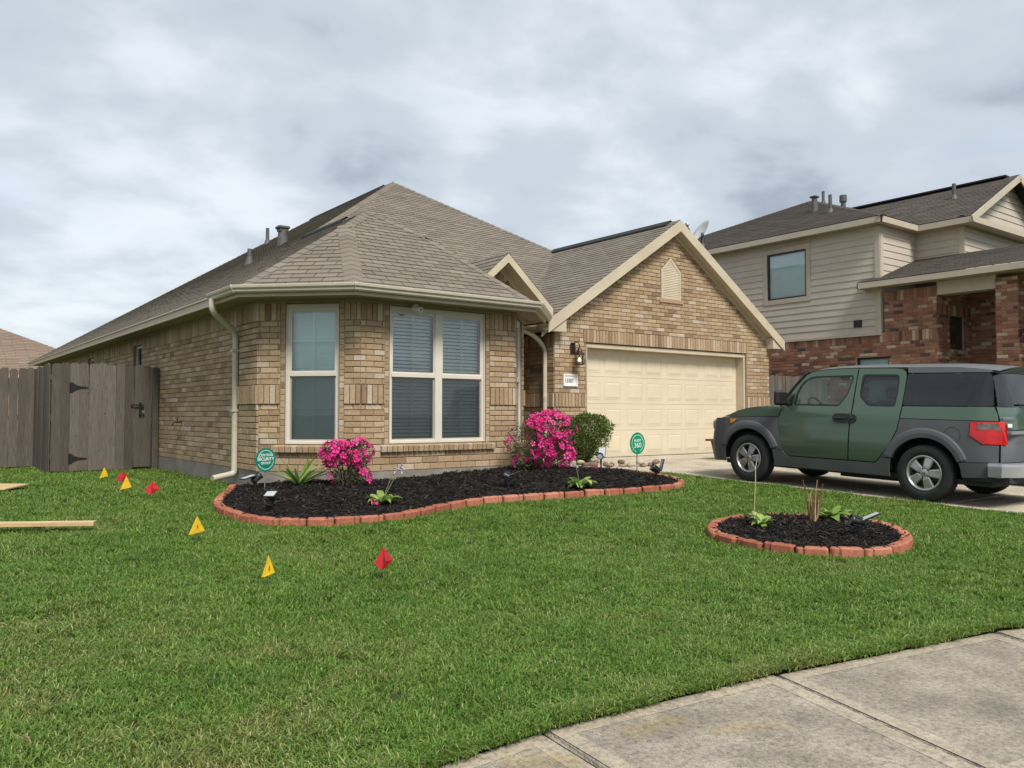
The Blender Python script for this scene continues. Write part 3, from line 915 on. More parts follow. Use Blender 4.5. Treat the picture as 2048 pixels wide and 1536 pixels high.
# ---- garage door: four sections of eight raised panels
gd = empty('garage_door', tuple(fg.P((D0+D1)/2, 0)-_hl), parent=house)
go = fg.P((D0+D1)/2, 0)
def gb(mb, name, mat):
    mb.v = [tuple(Vector(p)-go) for p in mb.v]; return mb.build(name, mat, gd)
DB = -0.24      # door face depth behind the brick
dx0, dx1, dz1 = D0+0.055, D1-0.055, 2.13
sec = (dz1+0.0)/4
for k in range(4):
    mb = MB(); za, zb = k*sec+0.010, (k+1)*sec-0.001+0.008
    frbox(mb, fg, dx0-0.03, za, dx1+0.03, zb, DB-0.04, DB, b=0.004)
    gb(mb, 'door_section', M_gdoor)
pw = (dx1-dx0)/8
for k in range(4):
    for c in range(8):
        a = dx0+c*pw+(0.09 if c % 2 == 0 else 0.055); b = dx0+(c+1)*pw-(0.055 if c % 2 == 0 else 0.09)
        za, zb = k*sec+0.095, (k+1)*sec-0.085
        mb = MB()
        rect_ring(mb, fg, (a,za,b,zb), (a+0.012,za+0.012,b-0.012,zb-0.012), DB-0.01, DB+0.004)
        i = (a+0.02,za+0.02,b-0.02,zb-0.02); j = (a+0.055,za+0.05,b-0.055,zb-0.05)
        I = [(i[0],i[1]),(i[2],i[1]),(i[2],i[3]),(i[0],i[3])]; J = [(j[0],j[1]),(j[2],j[1]),(j[2],j[3]),(j[0],j[3])]
        for q in range(4):
            r = (q+1)%4; mb.face([fg.P(*I[q],DB+0.001),fg.P(*I[r],DB+0.001),fg.P(*J[r],DB+0.007),fg.P(*J[q],DB+0.007)])
        mb.face([fg.P(*p,DB+0.007) for p in J])
        gb(mb, 'raised_panel', M_gdoor)
mb = MB()   # jambs and head casing set back inside the brick opening
frbox(mb, fg, D0+0.001, -0.0, D0+0.05, DT-0.092, DB-0.05, -0.02)
frbox(mb, fg, D1-0.05, -0.0, D1-0.001, DT-0.092, DB-0.05, -0.02)
frbox(mb, fg, D0+0.001, DT-0.09, D1-0.001, DT-0.012, DB-0.05, -0.018)
frbox(mb, fg, D0+0.055, DT-0.105, D1-0.055, DT-0.092, DB-0.04, DB+0.05)
gb(mb, 'casing', M_trim)
mb = MB(); frbox(mb, fg, dx0, 0.0, dx1, 0.014, DB-0.035, DB-0.005); gb(mb, 'bottom_seal', M_dark)

# ---- gable louvre
gv = empty('gable_vent', tuple(fg.P((V0+V1)/2, 3.27)-_hl), parent=house)
vo = fg.P((V0+V1)/2, 3.27)
def vb(mb, name, mat):
    mb.v = [tuple(Vector(p)-vo) for p in mb.v]; return mb.build(name, mat, gv)
o5 = [(V0,3.27),(V1,3.27),(V1,3.86),((V0+V1)/2,4.15),(V0,3.86)]; i5 = inset(o5, 0.055)
mb = MB()
for k in range(5):
    j = (k+1)%5
    mb.face([fg.P(*o5[k],0.016),fg.P(*o5[j],0.016),fg.P(*i5[j],0.016),fg.P(*i5[k],0.016)]); mb.face([fg.P(*i5[k],0.016),fg.P(*i5[j],0.016),fg.P(*i5[j],-0.06),fg.P(*i5[k],-0.06)])
    mb.face([fg.P(*o5[j],0.016),fg.P(*o5[k],0.016),fg.P(*o5[k],-0.08),fg.P(*o5[j],-0.08)])
vb(mb, 'frame', M_trim)
mb = MB(); mb.face([fg.P(*p,0.003) for p in i5]); vb(mb, 'backing', M_soffit)
z = 3.335
while z < 4.02:
    q = clip_rect(i5, V0, z, V1, z+0.03)
    if len(q) >= 3:
        xa, xb = min(p[0] for p in q), max(p[0] for p in q)
        if xb-xa > 0.05:
            mb = MB(); mb.add([fg.P(xa,z,0.013),fg.P(xb,z,0.013),fg.P(xb,z+0.034,0.004),fg.P(xa,z+0.034,0.004),fg.P(xa,z-0.004,0.004),fg.P(xb,z-0.004,0.004)], [(0,1,2,3),(4,5,1,0)])
            vb(mb, 'slat', M_trim)
    z += 0.036
mb = MB()
x = V0-0.06
while x < V1+0.02:
    mb.bbox((x+0.003,3.185,-0.03),(x+0.078,3.262,0.04), 0.004, 0, 0.6, fg.M()); x += 0.081
vb(mb, 'sill', M_brick)
# ---- roof (all planes pitch 0.65)
PM, EZ = 0.65, 2.50
XE, YB, XB, XRR = 3.58, 9.45, 6.17, 10.19
YM, XGE, XGR, XGE2, YGF = 11.80, 9.40, 13.10, 16.80, 11.40
XGA, XGB = 9.53, 16.67         # rake ends
CHD = 14.14                      # left chamfer eave: X+Y
kk = 1.894
cL0, cL1, cLa = (XE, CHD-XE), (CHD-YB, YB), (XE+kk, YB+kk)
mir = lambda p: (2*XB-p[0], p[1])
cR0, cR1, cRa = mir(cL0), mir(cL1), mir(cLa)
apexB = (XB, YB+(XB-XE))
zl = lambda p: EZ+PM*(p[0]-XE)
zf = lambda p: EZ+PM*(p[1]-YB)
zm = lambda p: EZ+PM*(p[1]-YM)
zgl = lambda p: EZ+PM*(p[0]-XGE)
zgr = lambda p: EZ+PM*(XGE2-p[0])
J1 = (XB, XB+8.22)               # bay ridge meets main hip
APX_M = (XRR, XRR+8.22)
BACK = (XRR, 23.59)
J2 = (XGR, 15.50)                # garage ridge meets main hip
YE = 30.2
def zc(p): return EZ+PM*(p[0]+p[1]-CHD)/math.sqrt(2)
def zcr(p): return zc(mir(p))
def zbr(p): return EZ+PM*(2*XB-XE-p[0])
V3 = lambda p, z: Vector((p[0], p[1], z(p)))
planes = [   # name, polygon (plan), height fn, eave direction (u), upslope dir (plan)
    ('left', [cL0, (XE,YE), BACK, APX_M, J1, apexB, cLa], zl, (0,-1), (1,0)),
    ('chamfer', [cL1, cL0, cLa], zc, (1,-1), (1,1)),
    ('front', [cR1, cL1, cLa, apexB, cRa], zf, (1,0), (0,1)),
    ('chamfer_r', [cR0, cR1, cRa], zcr, (1,1), (-1,1)),
    ('bay_right', [(2*XB-XE,YM), cR0, cRa, apexB, J1], zbr, (0,1), (-1,0)),
    ('main_front', [(XGE,YM), (2*XB-XE,YM), J1, APX_M, J2], zm, (1,0), (0,1)),
    ('garage_left', [(XGE,YM), J2, (XGR,YGF), (XGA,YGF), (XGA,YM-0.01)], zgl, (0,-1), (1,0)),
    ('right', [(XGE2,YM), (XGB,YM-0.01), (XGB,YGF), (XGR,YGF), J2, APX_M, BACK, (XGE2,YE)], zgr, (0,1), (-1,0)),
    ('back', [(XGE2,YE), BACK, (XE,YE)], lambda p: EZ+PM*(YE-p[1]), (-1,0), (0,-1)),
]
deck = MB()
rs = random.Random(5)
shp = HPieces()
for name, pl2, zfun, u2, up2 in planes:
    p3 = [V3(p, zfun) for p in pl2]
    deck.face(p3)
    ul = math.hypot(*up2)
    fr = Frame(p3[0] if name != 'left' else V3(cL0, zl), (*u2,0), (up2[0]/ul, up2[1]/ul, PM))
    if fr.n.z < 0: print('flip', name)
    uv = [fr.uv(p) for p in p3]
    if area2(uv) < 0: uv = uv[::-1]
    if name == 'back': continue
    big = name in ('right',)
    lay_shingles(shp, fr, uv, exposure=0.28 if big else 0.137, tab=0.6 if big else 0.315, rng=rs)
# entry gable roof
EGX, EGZ, EGP, EGH, EGY = 8.50, 3.66, 0.88, 0.98, 11.25
for sx in (-1, 1):
    e0 = Vector((EGX+sx*EGH, EGY, EGZ-EGP*EGH)); r0 = Vector((EGX, EGY, EGZ))
    yb_e = YM+(e0.z-EZ)/PM; yb_r = YM+(EGZ-EZ)/PM
    e1 = Vector((e0.x, yb_e+0.05, e0.z)); r1 = Vector((EGX, yb_r+0.05, EGZ))
    q = [e0, r0, r1, e1] if sx < 0 else [e0, e1, r1, r0]
    deck.face(q)
    fr = Frame(e0, (0,1,0) if sx > 0 else (0,-1,0), (-sx, 0, EGP))
    uv = [fr.uv(p) for p in q]
    if area2(uv) < 0: uv = uv[::-1]
    lay_shingles(shp, fr, uv, rng=rs)
roof = hb(deck, 'roof', M_underlay)
def rP(mb, name, mat):
    mb.v = [tuple(Vector(p)-_hl) for p in mb.v]; return mb.build(name, mat, roof)
shp.emit('shingle', 'shingles', M_shingle, roof, 300)
# hip and ridge caps
cap = HPieces()
def plan_dir(x, y, s): 
    d = Vector((x, y, 0)).normalized(); return Vector((d.x, d.y, -s))
def slope_dir(up2):      # unit-ish vector down a slope
    d = Vector((-up2[0], -up2[1], 0)).normalized(); return Vector((d.x, d.y, -PM)).normalized()
dl, dfr, dch, dchr, dri = slope_dir((1,0)), slope_dir((0,1)), slope_dir((1,1)), slope_dir((-1,1)), slope_dir((-1,0))
def across(d, e):   # component of slope direction e perpendicular to hip direction d
    d = d.normalized(); q = e - d*e.dot(d); return q.normalized()
def hip(a, b, e1, e2, **k):
    d = Vector(b)-Vector(a)
    ridge_caps(cap, a, b, n1=across(d, e1), n2=across(d, e2), rng=rs, **k)
hip(V3(cL0,zl), V3(cLa,zl), dl, dch); hip(V3(cL1,zf), V3(cLa,zf), dch, dfr)
hip(V3(cLa,zl), V3(apexB,zl), dl, dfr); hip(V3(cR1,zf), V3(cRa,zf), dfr, dchr)
hip(V3(cRa,zf), V3(apexB,zf), dfr, dri); hip(V3(cR0,zbr), V3(cRa,zbr), dchr, dri)
hip(V3(J1,zl), V3(APX_M,zl), dl, dfr); hip(V3(J2,zm), V3(APX_M,zm), dfr, dri)
hip(V3((XE,YE),zl), V3(BACK,zl), dl, -dfr+Vector((0,0,-2*PM/1.19)))
hip(V3(apexB,zl), V3(J1,zl), dl, dri); hip(V3(APX_M,zl), V3(BACK,zl), dl, dri); hip(V3((XGR,YGF),zgl), V3(J2,zgl), dl, dri)
cap.emit('hip_cap', 'hip_caps', M_shingle, roof, 110)
# black ridge vents
for a, b in ((Vector((XB,12.75,zl((XB,0)))), Vector((XB,14.35,zl((XB,0))))), (Vector((XRR,18.9,zl((XRR,0)))), Vector((XRR,23.3,zl((XRR,0))))), (Vector((XGR,11.65,zgl((XGR,0)))), Vector((XGR,15.5,zgl((XGR,0)))))):
    mb = MB()
    for sx in (-1, 1):
        v = []
        for p in (a, b):
            v += [p+Vector((0,0,0.062)), p+Vector((sx*0.15,0,-0.15*PM+0.052)), p+Vector((sx*0.15,0,-0.15*PM+0.012))]
        mb.add(v, [(0,1,4,3),(1,2,5,4),(0,2,1),(3,4,5)])
    rP(mb, 'ridge_vent', M_vent)
# roof vents and pipes on the left slope
M_pipe = pm('grey_vent_pipe', (0.10, 0.10, 0.095), (0.065, 0.065, 0.062), 8, 0.6, 0.1)
def pipe(x, y, h, r, boot=0.1):
    z = zl((x,y)); mb = MB()
    mb.tube([(x,y,z-0.05),(x,y,z+h)], r, 12); 
    mb.tube([(x,y,z-0.06),(x,y,z+boot)], [r*2.3,r*1.25], 12)
    rP(mb, 'vent_pipe', M_pipe)
pipe(8.75, 23.3, 0.45, 0.05); pipe(5.61, 15.89, 0.30, 0.042, 0.14)
mb = MB(); x, y = 6.73, 17.03; z = zl((x,y))
mb.tube([(x,y,z-0.15),(x,y,z+0.34)], [0.13,0.09], 14); mb.bbox((x-0.13,y-0.12,z+0.32),(x+0.13,y+0.12,z+0.385), 0.02); mb.bbox((x-0.10,y-0.09,z+0.26),(x+0.10,y+0.09,z+0.318), 0.01)
rP(mb, 'flue_vent', M_pipe)

# ---- fascia, soffit, frieze
def offs(p, d, w): return (p[0]+d[0]*w, p[1]+d[1]*w)
FB = 2.385
eave = [(XE,YE), cL0, cL1, cR1, cR0, (2*XB-XE,YM-0.02), (XGA,YM-0.02), (XGA,YGF+0.03)]
wallp = [(XL,30.0), CH0, CH1, CR0, CR1, (8.36,13.0), (9.82,13.0), (9.82,YG)]
mb = MB()
for i in range(len(eave)-1):
    fr, L = vframe(eave[i], eave[i+1])
    mb.add([fr.P(0,FB,0.0),fr.P(L,FB,0.0),fr.P(L,EZ-0.012,0.0),fr.P(0,EZ-0.012,0.0),fr.P(0,FB,-0.03),fr.P(L,FB,-0.03),fr.P(L,EZ+0.012,0.02),fr.P(0,EZ+0.012,0.02),fr.P(L,EZ-0.012,0.02),fr.P(0,EZ-0.012,0.02)], [(0,1,2,3),(4,5,1,0),(9,8,6,7),(3,2,8,9)])
hb(mb, 'fascia', M_trim)
mb = MB()
SZ = 2.408
for i in range(len(eave)-1):
    a, b, c, d = eave[i], eave[i+1], wallp[i+1], wallp[i]
    if i >= 4: continue
    mb.face([(a[0],a[1],SZ),(d[0]+0.02,d[1]+0.02,SZ),(c[0]+0.02,c[1]+0.02,SZ),(b[0],b[1],SZ)])
mb.face([(8.36,10.6,SZ),(9.9,10.6,SZ),(9.9,13.6,SZ),(8.36,13.6,SZ)][::-1]) if False else None
mb.face([(8.30,11.5,SZ+0.001),(9.82,11.5,SZ+0.001),(9.82,13.6,SZ+0.001),(8.30,13.6,SZ+0.001)])
mb.face([(8.34,10.6,SZ),(8.78,10.55,SZ),(8.78,11.8,SZ),(8.34,11.8,SZ)])
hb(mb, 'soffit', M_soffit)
mb = MB()
for i in range(4):
    fr, L = vframe(wallp[i], wallp[i+1])
    frbox(mb, fr, -0.02, HZ1-0.012, L+0.02, SZ-0.001+0.03, 0.012, 0.036)
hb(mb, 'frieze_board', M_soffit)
# ---- K-style gutter along the bay, mitred
def gutter(path, name='gutter'):
    prof = [(0.0,2.432),(0.06,2.432),(0.074,2.448),(0.078,2.470),(0.100,2.492),(0.106,2.522),(0.098,2.528),(0.094,2.516),(0.0,2.505)]
    n = len(path); rings = []
    for i, p in enumerate(path):
        def nrm(a, b):
            d = Vector((b[0]-a[0], b[1]-a[1])).normalized(); return Vector((d.y, -d.x))
        ns = []
        if i > 0: ns.append(nrm(path[i-1], p))
        if i < n-1: ns.append(nrm(p, path[i+1]))
        m = sum(ns, Vector((0,0)))/len(ns); m = m/m.length_squared
        rings.append([Vector((p[0]+m.x*(o+0.004), p[1]+m.y*(o+0.004), z)) for o, z in prof])
    mb = MB(); k = len(prof)
    for i in range(n-1):
        for j in range(k-1):
            mb.face([rings[i][j], rings[i+1][j], rings[i+1][j+1], rings[i][j+1]])
    mb.face(rings[0]); mb.face(rings[-1][::-1])
    # mitre straps
    for i in range(1, n-1):
        q = rings[i]
        mb.tube([v + (v-Vector((path[i][0],path[i][1],v.z)))*0.01 for v in q[1:7]], 0.007, 5)
    hb(mb, name, M_gutter)
gutter([(XE,11.55), cL0, cL1, cR1, cR0, (2*XB-XE,YM-0.14)])
gutter([(2*XB-XE+0.13,YM-0.02), (XGE-0.02,YM-0.02)])
def downspout(pts, name='downspout'):
    mb = MB()
    # rounded rectangular pipe with slight corrugation at the bends
    out = []
    P = [Vector(p) for p in pts]
    for i, p in enumerate(P):
        if 0 < i < len(P)-1:
            a = (P[i-1]-p); b = (P[i+1]-p)
            r = min(0.10, a.length*0.45, b.length*0.45)
            a.normalize(); b.normalize()
            for t in (0, .25, .5, .75, 1):
                q = (p+a*r)*(1-t)**2 + p*2*t*(1-t) + (p+b*r)*t*t
                out.append(q)
        else: out.append(p)
    mb.tube(out, 0.043, 12)
    hb(mb, name, M_gutter)
downspout([(3.50,11.36,2.44),(3.50,11.36,2.28),(3.92,11.62,2.02),(3.92,11.62,0.14),(3.92,11.62,0.03),(3.60,11.55,-0.02)])
downspout([(9.08,11.70,2.41),(9.30,11.72,2.36),(9.50,11.76,2.30),(9.76,11.80,2.10),(9.76,11.80,1.25),(9.75,11.79,1.18),(9.76,11.80,1.1),(9.76,11.80,0.0)])
mb = MB()
for z in (1.75, 0.9): mb.bbox((3.86,11.57,z),(3.975,11.67,z+0.03), 0.002)
hb(mb, 'downspout_strap', M_gutter)

# ---- rakes of the garage gable (boards, soffit, returns)
def rake(apex, end, yb_, yw, w=0.19, name='rake_board', sx=1):
    """apex, end: (x,z) of the roof surface at the overhang plane yb_"""
    a = Vector((apex[0], 0, apex[1]-0.01)); e = Vector((end[0], 0, end[1]-0.01))
    d = (e-a).normalized(); dn = Vector((-d.z*sx*-1, 0, d.x*sx*-1)) if False else Vector((0,0,-1))
    mb = MB(); h = w*1.19
    A0, E0 = a, e; A1, E1 = a+dn*h, e+dn*h
    Y0, Y1 = yb_, yb_+0.028
    q = [Vector((p.x, Y0, p.z)) for p in (A0,E0,E1,A1)]; r = [Vector((p.x, Y1, p.z)) for p in (A0,E0,E1,A1)]
    mb.add(q+r, [(0,1,2,3),(7,6,5,4),(0,4,5,1),(1,5,6,2),(2,6,7,3),(3,7,4,0)])
    # soffit under the overhang
    mb.add([(A1.x,Y1,A1.z+0.05),(E1.x,Y1,E1.z+0.05),(E1.x,yw,E1.z+0.05),(A1.x,yw,A1.z+0.05)], [(0,1,2,3)], 1)
    # inner frieze on the wall
    B0, F0 = Vector((A1.x,0,A1.z+0.05)), Vector((E1.x,0,E1.z+0.05))
    f = Vector((0,0,-0.11))
    pts = [(B0.x,yw-0.016,B0.z),(F0.x,yw-0.016,F0.z),(F0.x,yw-0.016,F0.z-0.11),(B0.x,yw-0.016,B0.z-0.11),(B0.x,yw,B0.z-0.11),(F0.x,yw,F0.z-0.11)]
    mb.add(pts, [(0,1,2,3),(3,2,5,4)], 1)
    for k in range(len(mb.f)):
        pass
    hb(mb, name, [M_trim, M_trim])
rz = zgl((XGR,0))
rake((XGR,rz+0.015), (XGA-0.03,zgl((XGA-0.03,0))+0.015), YGF-0.03, YG-0.012)
rake((XGR,rz+0.015), (XGB+0.03,zgl((XGA-0.03,0))+0.015), YGF-0.03, YG-0.012)
for xa, xb, s in ((XGA-0.028, XG0+0.13, 1), (XG1-0.10, XGB+0.028, -1)):
    if s > 0: poly = [(xa,2.385),(xb,2.385),(xb,2.66),(xa,2.42)]
    else: poly = [(xa,2.385),(xb,2.385),(xb,2.42),(xa,2.64)]
    M_ = Matrix(((1,0,0,0),(0,0,1,0),(0,1,0,0),(0,0,0,1)))
    mb = MB(); mb.prism(poly, YGF+0.0, YG+0.0-0.014, M_); hb(mb, 'eave_return', M_trim)
# entry gable: brick infill, rakes
fge, Lge = vframe((EGX-EGH+0.1, YM-0.2), (EGX+EGH-0.1, YM-0.2))
gp = [(0.0,2.66),(Lge,2.66),(Lge,2.72),(Lge/2,2.72+Lge/2*EGP),(0,2.72)]
pe = HPieces(); lay_bricks(pe, fge, gp, rng=rb, course=0.25, length=0.0814, off=0)
mb = MB(); mb.face([fge.P(x,y,0) for x,y in gp]); hb(mb, 'gable_wall', M_mortar)
pe.emit('brick', 'gable_brickwork', M_brick, house, 0)
rake((EGX,EGZ), (EGX+EGH+0.02,EGZ-EGP*(EGH+0.02)), EGY, YM-0.21, w=0.13)
rake((EGX,EGZ), (EGX-EGH-0.02,EGZ-EGP*(EGH+0.02)), EGY, YM-0.21, w=0.13)
mb = MB(); mb.bbox((EGX-EGH+0.05,YM-0.19,2.46),(EGX+EGH-0.06,YM-0.03,2.66), 0.004); hb(mb, 'porch_beam', M_trim)

# ------------------------------------------------------------------ things fixed to the house
M_bronze = pm('aged_bronze', (0.060, 0.036, 0.028), (0.03, 0.02, 0.017), 30, 0.45, 0.2, 80, 0.6)
M_clear = glass_mat('lantern_glass', (0.95, 0.93, 0.88), 0.05)
def emit_mat(name, col, st):
    m, t, b = newmat(name)
    b.inputs['Base Color'].default_value = (*col, 1); b.inputs['Emission Color'].default_value = (*col, 1); b.inputs['Emission Strength'].default_value = st
    return m
M_bulb = emit_mat('lit_bulb', (1.0, 0.72, 0.32), 2.2)
lx, ly, lz = 10.26, YG-0.014, 1.86
lan = empty('wall_lantern', (lx, ly, lz)); tag(lan, 'bronze coach lantern with lit bulb on brick beside the garage door', 'lantern')
mb = MB(); mb.bbox((-0.06,-0.03,0.14),(0.06,0.0,0.36), 0.015); mb.build('backplate', M_bronze, lan)
mb = MB(); mb.tube([(0,-0.02,0.3),(0.01,-0.06,0.36),(0.03,-0.12,0.36),(0.04,-0.15,0.31),(0.04,-0.15,0.22)], 0.011, 8); mb.tube([(0.02,-0.03,0.22),(0.03,-0.07,0.26),(0.06,-0.1,0.25),(0.07,-0.09,0.21)], 0.008, 7); mb.tube([(0.04,-0.15,0.36),(0.04,-0.15,0.41)], [0.012,0.004], 7); mb.build('scroll_arm', M_bronze, lan)
mb = MB()
MT = Matrix.Translation((0.04,-0.15,0))
mb.lathe([(0.012,0.25),(0.03,0.235),(0.05,0.19),(0.098,0.135),(0.1,0.12),(0.0,0.12)], 8, MT, smooth=False); mb.build('cap', M_bronze, lan)
mb = MB()
for a in range(4):
    c, s_ = math.cos(R(45+90*a))*0.085, math.sin(R(45+90*a))*0.085
    mb.tube([(0.04+c,-0.15+s_,-0.06),(0.04+c,-0.15+s_,0.125)], 0.006, 5)
mb.lathe([(0.0,-0.072),(0.095,-0.07),(0.095,-0.055),(0.0,-0.055)], 8, MT, smooth=False); mb.build('cage', M_bronze, lan)
mb = MB(); mb.lathe([(0.072,-0.055),(0.072,0.12)], 12, MT); mb.build('glass', M_clear, lan)
mb = MB(); mb.lathe([(0.001,-0.01),(0.018,0.0),(0.024,0.025),(0.018,0.05),(0.008,0.07),(0.001,0.075)], 10, MT); mb.build('bulb', M_bulb, lan)
mb = MB(); mb.tube([(0.04,-0.15,-0.055),(0.04,-0.15,0.0)], 0.012, 8); mb.build('socket', M_frame, lan)
ld = bpy.data.lights.new('lantern_bulb_light', 'POINT'); ld.energy = 0.25; ld.color = (1, 0.7, 0.35); ld.shadow_soft_size = 0.03
lo = bpy.data.objects.new('lantern_bulb_light', ld); link(lo, lan); lo.location = (0.04,-0.15,0.03)

def text_mesh(txt, size, mat, depth=0.002, align='CENTER', font_w=0.0, name='lettering', sx=1.0):
    cu = bpy.data.curves.new('t', 'FONT'); cu.body = txt; cu.size = size; cu.extrude = depth; cu.align_x = align; cu.align_y = 'CENTER'; cu.offset = font_w
    ob = bpy.data.objects.new('t', cu)
    COL.objects.link(ob)
    dg = bpy.context.evaluated_depsgraph_get(); dg.update()
    me = bpy.data.meshes.new_from_object(ob.evaluated_get(dg))
    bpy.data.objects.remove(ob); bpy.data.curves.remove(cu)
    me.name = name; me.materials.clear(); me.materials.append(mat)
    if sx != 1.0:
        for v in me.vertices: v.co.x *= sx
    return me
M_white = pm('white_paint', (0.78, 0.77, 0.75), (0.70, 0.69, 0.67), 5, 0.4)
M_black = pm('black_paint', (0.012, 0.012, 0.013), None, 6, 0.4)
pq = empty('house_number_plaque', (10.195, YG-0.012, 1.505)); tag(pq, 'white plaque reading 13307 on brick under the lantern', 'plaque')
FW_ = Matrix(((1,0,0,0),(0,0,-1,0),(0,1,0,0),(0,0,0,1)))    # local xy -> facing -Y
mb = MB(); mb.bbox((-0.175,-0.115,-0.012),(0.175,0.115,0.012), 0.004, 0, 0.5, FW_); mb.build('backing', M_white, pq)
mb = MB()
fq = Frame((0,0,0),(1,0,0),(0,0,1)); rect_ring(mb, fq, (-0.175,-0.115,0.175,0.115), (-0.145,-0.085,0.145,0.085), 0.01, 0.026); mb.build('border', M_white, pq)
o = link(bpy.data.objects.new('numerals', text_mesh('13307', 0.105, M_black, 0.002, font_w=0.0, sx=0.84)), pq)
o.matrix_local = Matrix.Translation((-0.03,-0.0145,-0.012)) @ FW_

sc = empty('security_camera', (5.74, 9.72, 2.372)); tag(sc, 'small white bullet security camera under the eave above the twin window', 'camera')
mb = MB(); mb.lathe([(0.0,0.0),(0.035,0.0),(0.035,-0.015),(0.012,-0.02),(0.012,-0.05)], 14); mb.build('mount', M_white, sc)
Mc = Matrix.Translation((0,-0.02,-0.065)) @ Matrix.Rotation(R(25),4,'Z') @ Matrix.Rotation(R(100),4,'X')
mb = MB(); mb.lathe([(0.0,-0.07),(0.030,-0.07),(0.036,-0.06),(0.036,0.06),(0.040,0.085),(0.030,0.085),(0.028,0.07),(0.0,0.07)], 16, Mc); mb.build('body', M_white, sc)
mb = MB(); mb.lathe([(0.0,0.073),(0.026,0.072)], 14, Mc); mb.build('lens', M_black, sc)

M_brass = pm('weathered_tap', (0.10,0.075,0.05),(0.05,0.04,0.03),30,0.5,0.1,60,0.7)
fa = empty('garden_tap', (3.965, 14.42, 0.74)); tag(fa, 'small outdoor garden tap on the side wall between gate and downspout', 'tap')
mb = MB(); mb.tube([(0,0,0),(-0.09,0,0),(-0.13,0,-0.01),(-0.15,0,-0.06)], 0.018, 8); mb.build('spout', M_brass, fa)
mb = MB(); mb.tube([(-0.07,0,0),(-0.075,0,0.06)], 0.009, 6); mb.lathe([(0.0,0.055),(0.045,0.06),(0.045,0.07),(0.0,0.075)], 10, Matrix.Translation((-0.075,0,0))); mb.build('handle', M_brass, fa)
# ------------------------------------------------------------------ wooden fences and gate
rf = random.Random(21)
def picket_mesh(w, h, t=0.017):
    c = 0.03
    mb = MB(); M_ = Matrix(((1,0,0,0),(0,0,1,0),(0,1,0,0),(0,0,0,1)))
    mb.prism([(-w/2,0),(w/2,0),(w/2,h-c),(w/2-c,h),(-w/2+c,h),(-w/2,h-c)], -t/2, t/2, M_, 0, 0.5)
    return mb
def pickets(parent, p, q, z0, h, w=0.139, gap=0.0015, base=Vector((0,0,0)), tone=(0.5,0.22), double=True):
    """pickets along p->q; outward side on the left-hand normal"""
    d = Vector((q[0]-p[0], q[1]-p[1], 0)); L = d.length; d.normalize()
    n = max(1, round(L/(w+gap))); st = L/n
    ang = math.atan2(d.y, d.x)
    for i in range(n):
        mb = picket_mesh(st-gap, h+rf.uniform(-0.02,0.02))
        mb.t = [min(1,max(0,rf.gauss(*tone)))]*len(mb.t)
        o = mb.build('picket', M_wood, parent)
        c = Vector((p[0],p[1],z0))+d*(st*(i+0.5)) - base
        o.location = c + Vector((-d.y,d.x,0))*rf.uniform(-0.003,0.003)
        o.rotation_euler = (rf.uniform(-0.004,0.004), rf.uniform(-0.006,0.006), ang+rf.uniform(-0.02,0.02))
def rails(parent, p, q, zs, base, side, w=0.04, h=0.09):
    d = Vector((q[0]-p[0], q[1]-p[1], 0)).normalized(); nn = Vector((-d.y,d.x,0))*side
    for z in zs:
        mb = MB(); a = Vector((p[0],p[1],z))+nn*0.031-base; b = Vector((q[0],q[1],z))+nn*0.031-base
        mb.bar([a,b], w, h); mb.build('rail', M_wood, parent)
def post(parent, x, y, z0, h, base, s=0.09):
    mb = MB(); mb.bbox((x-s/2-base.x,y-s/2-base.y,z0-base.z),(x+s/2-base.x,y+s/2-base.y,z0+h-base.z), 0.005, 0, rf.uniform(0.3,0.7)); mb.build('post', M_wood, parent)
GZ = -0.13
b = Vector((3.0, 15.86, GZ))
gate = empty('wooden_gate', b); tag(gate, 'weathered grey picket gate with black strap hinges beside the brick wall', 'gate')
pickets(gate, (2.22,15.86), (3.52,15.86), GZ+0.02, 1.86, 0.142, base=b)
rails(gate, (2.24,15.86), (3.5,15.86), (0.12,1.0,1.5), b, 1)
M_iron = pm('black_iron', (0.012,0.012,0.013),(0.02,0.018,0.017),40,0.5,0.1,60,0.3)
for z in (0.10, 1.33):
    mb = MB()
    mb.prism([(0,-0.085),(0.03,-0.09),(0.09,-0.045),(0.16,-0.02),(0.27,-0.012),(0.285,0.0),(0.27,0.012),(0.16,0.02),(0.09,0.045),(0.03,0.09),(0,0.085)], 0.0, 0.006, FW_)
    mb.tube([Vector((0,-0.01,-0.085)),Vector((0,-0.01,0.085))], 0.009, 7)
    o = mb.build('strap_hinge', M_iron, gate); o.location = Vector((2.50,15.848,z))-b
mb = MB(); mb.bbox((-0.02,-0.02,-0.17),(0.02,0,0.06), 0.003); mb.bbox((-0.16,-0.028,0.0),(0.06,-0.006,0.022), 0.003); mb.tube([(0.04,-0.02,0.02),(0.045,-0.05,-0.03),(0.04,-0.02,-0.08)], 0.006, 6)
o = mb.build('latch', M_iron, gate); o.location = Vector((3.63,15.83,1.02))-b
mb = MB(); mb.bbox((0.03,-0.045,-0.13),(0.065,-0.025,-0.09), 0.004)
o = mb.build('padlock', pm('padlock_steel',(0.6,0.6,0.58),None,9,0.3,metal=0.9), gate); o.location = Vector((3.63,15.83,1.02))-b
b = Vector((3.75, 15.86, GZ))
ff = empty('latch_fence', b); tag(ff, 'narrow grey fence infill between gate latch and brick wall', 'fence')
pickets(ff, (3.535,15.865), (3.82,15.865), GZ+0.05, 1.84, base=b, tone=(0.35,0.15)); post(ff, 3.90, 15.90, GZ-0.1, 1.95, b, 0.1)
b = Vector((2.2, 16.8, GZ))
ff = empty('return_fence', b); tag(ff, 'short grey picket fence running back from the gate corner', 'fence')
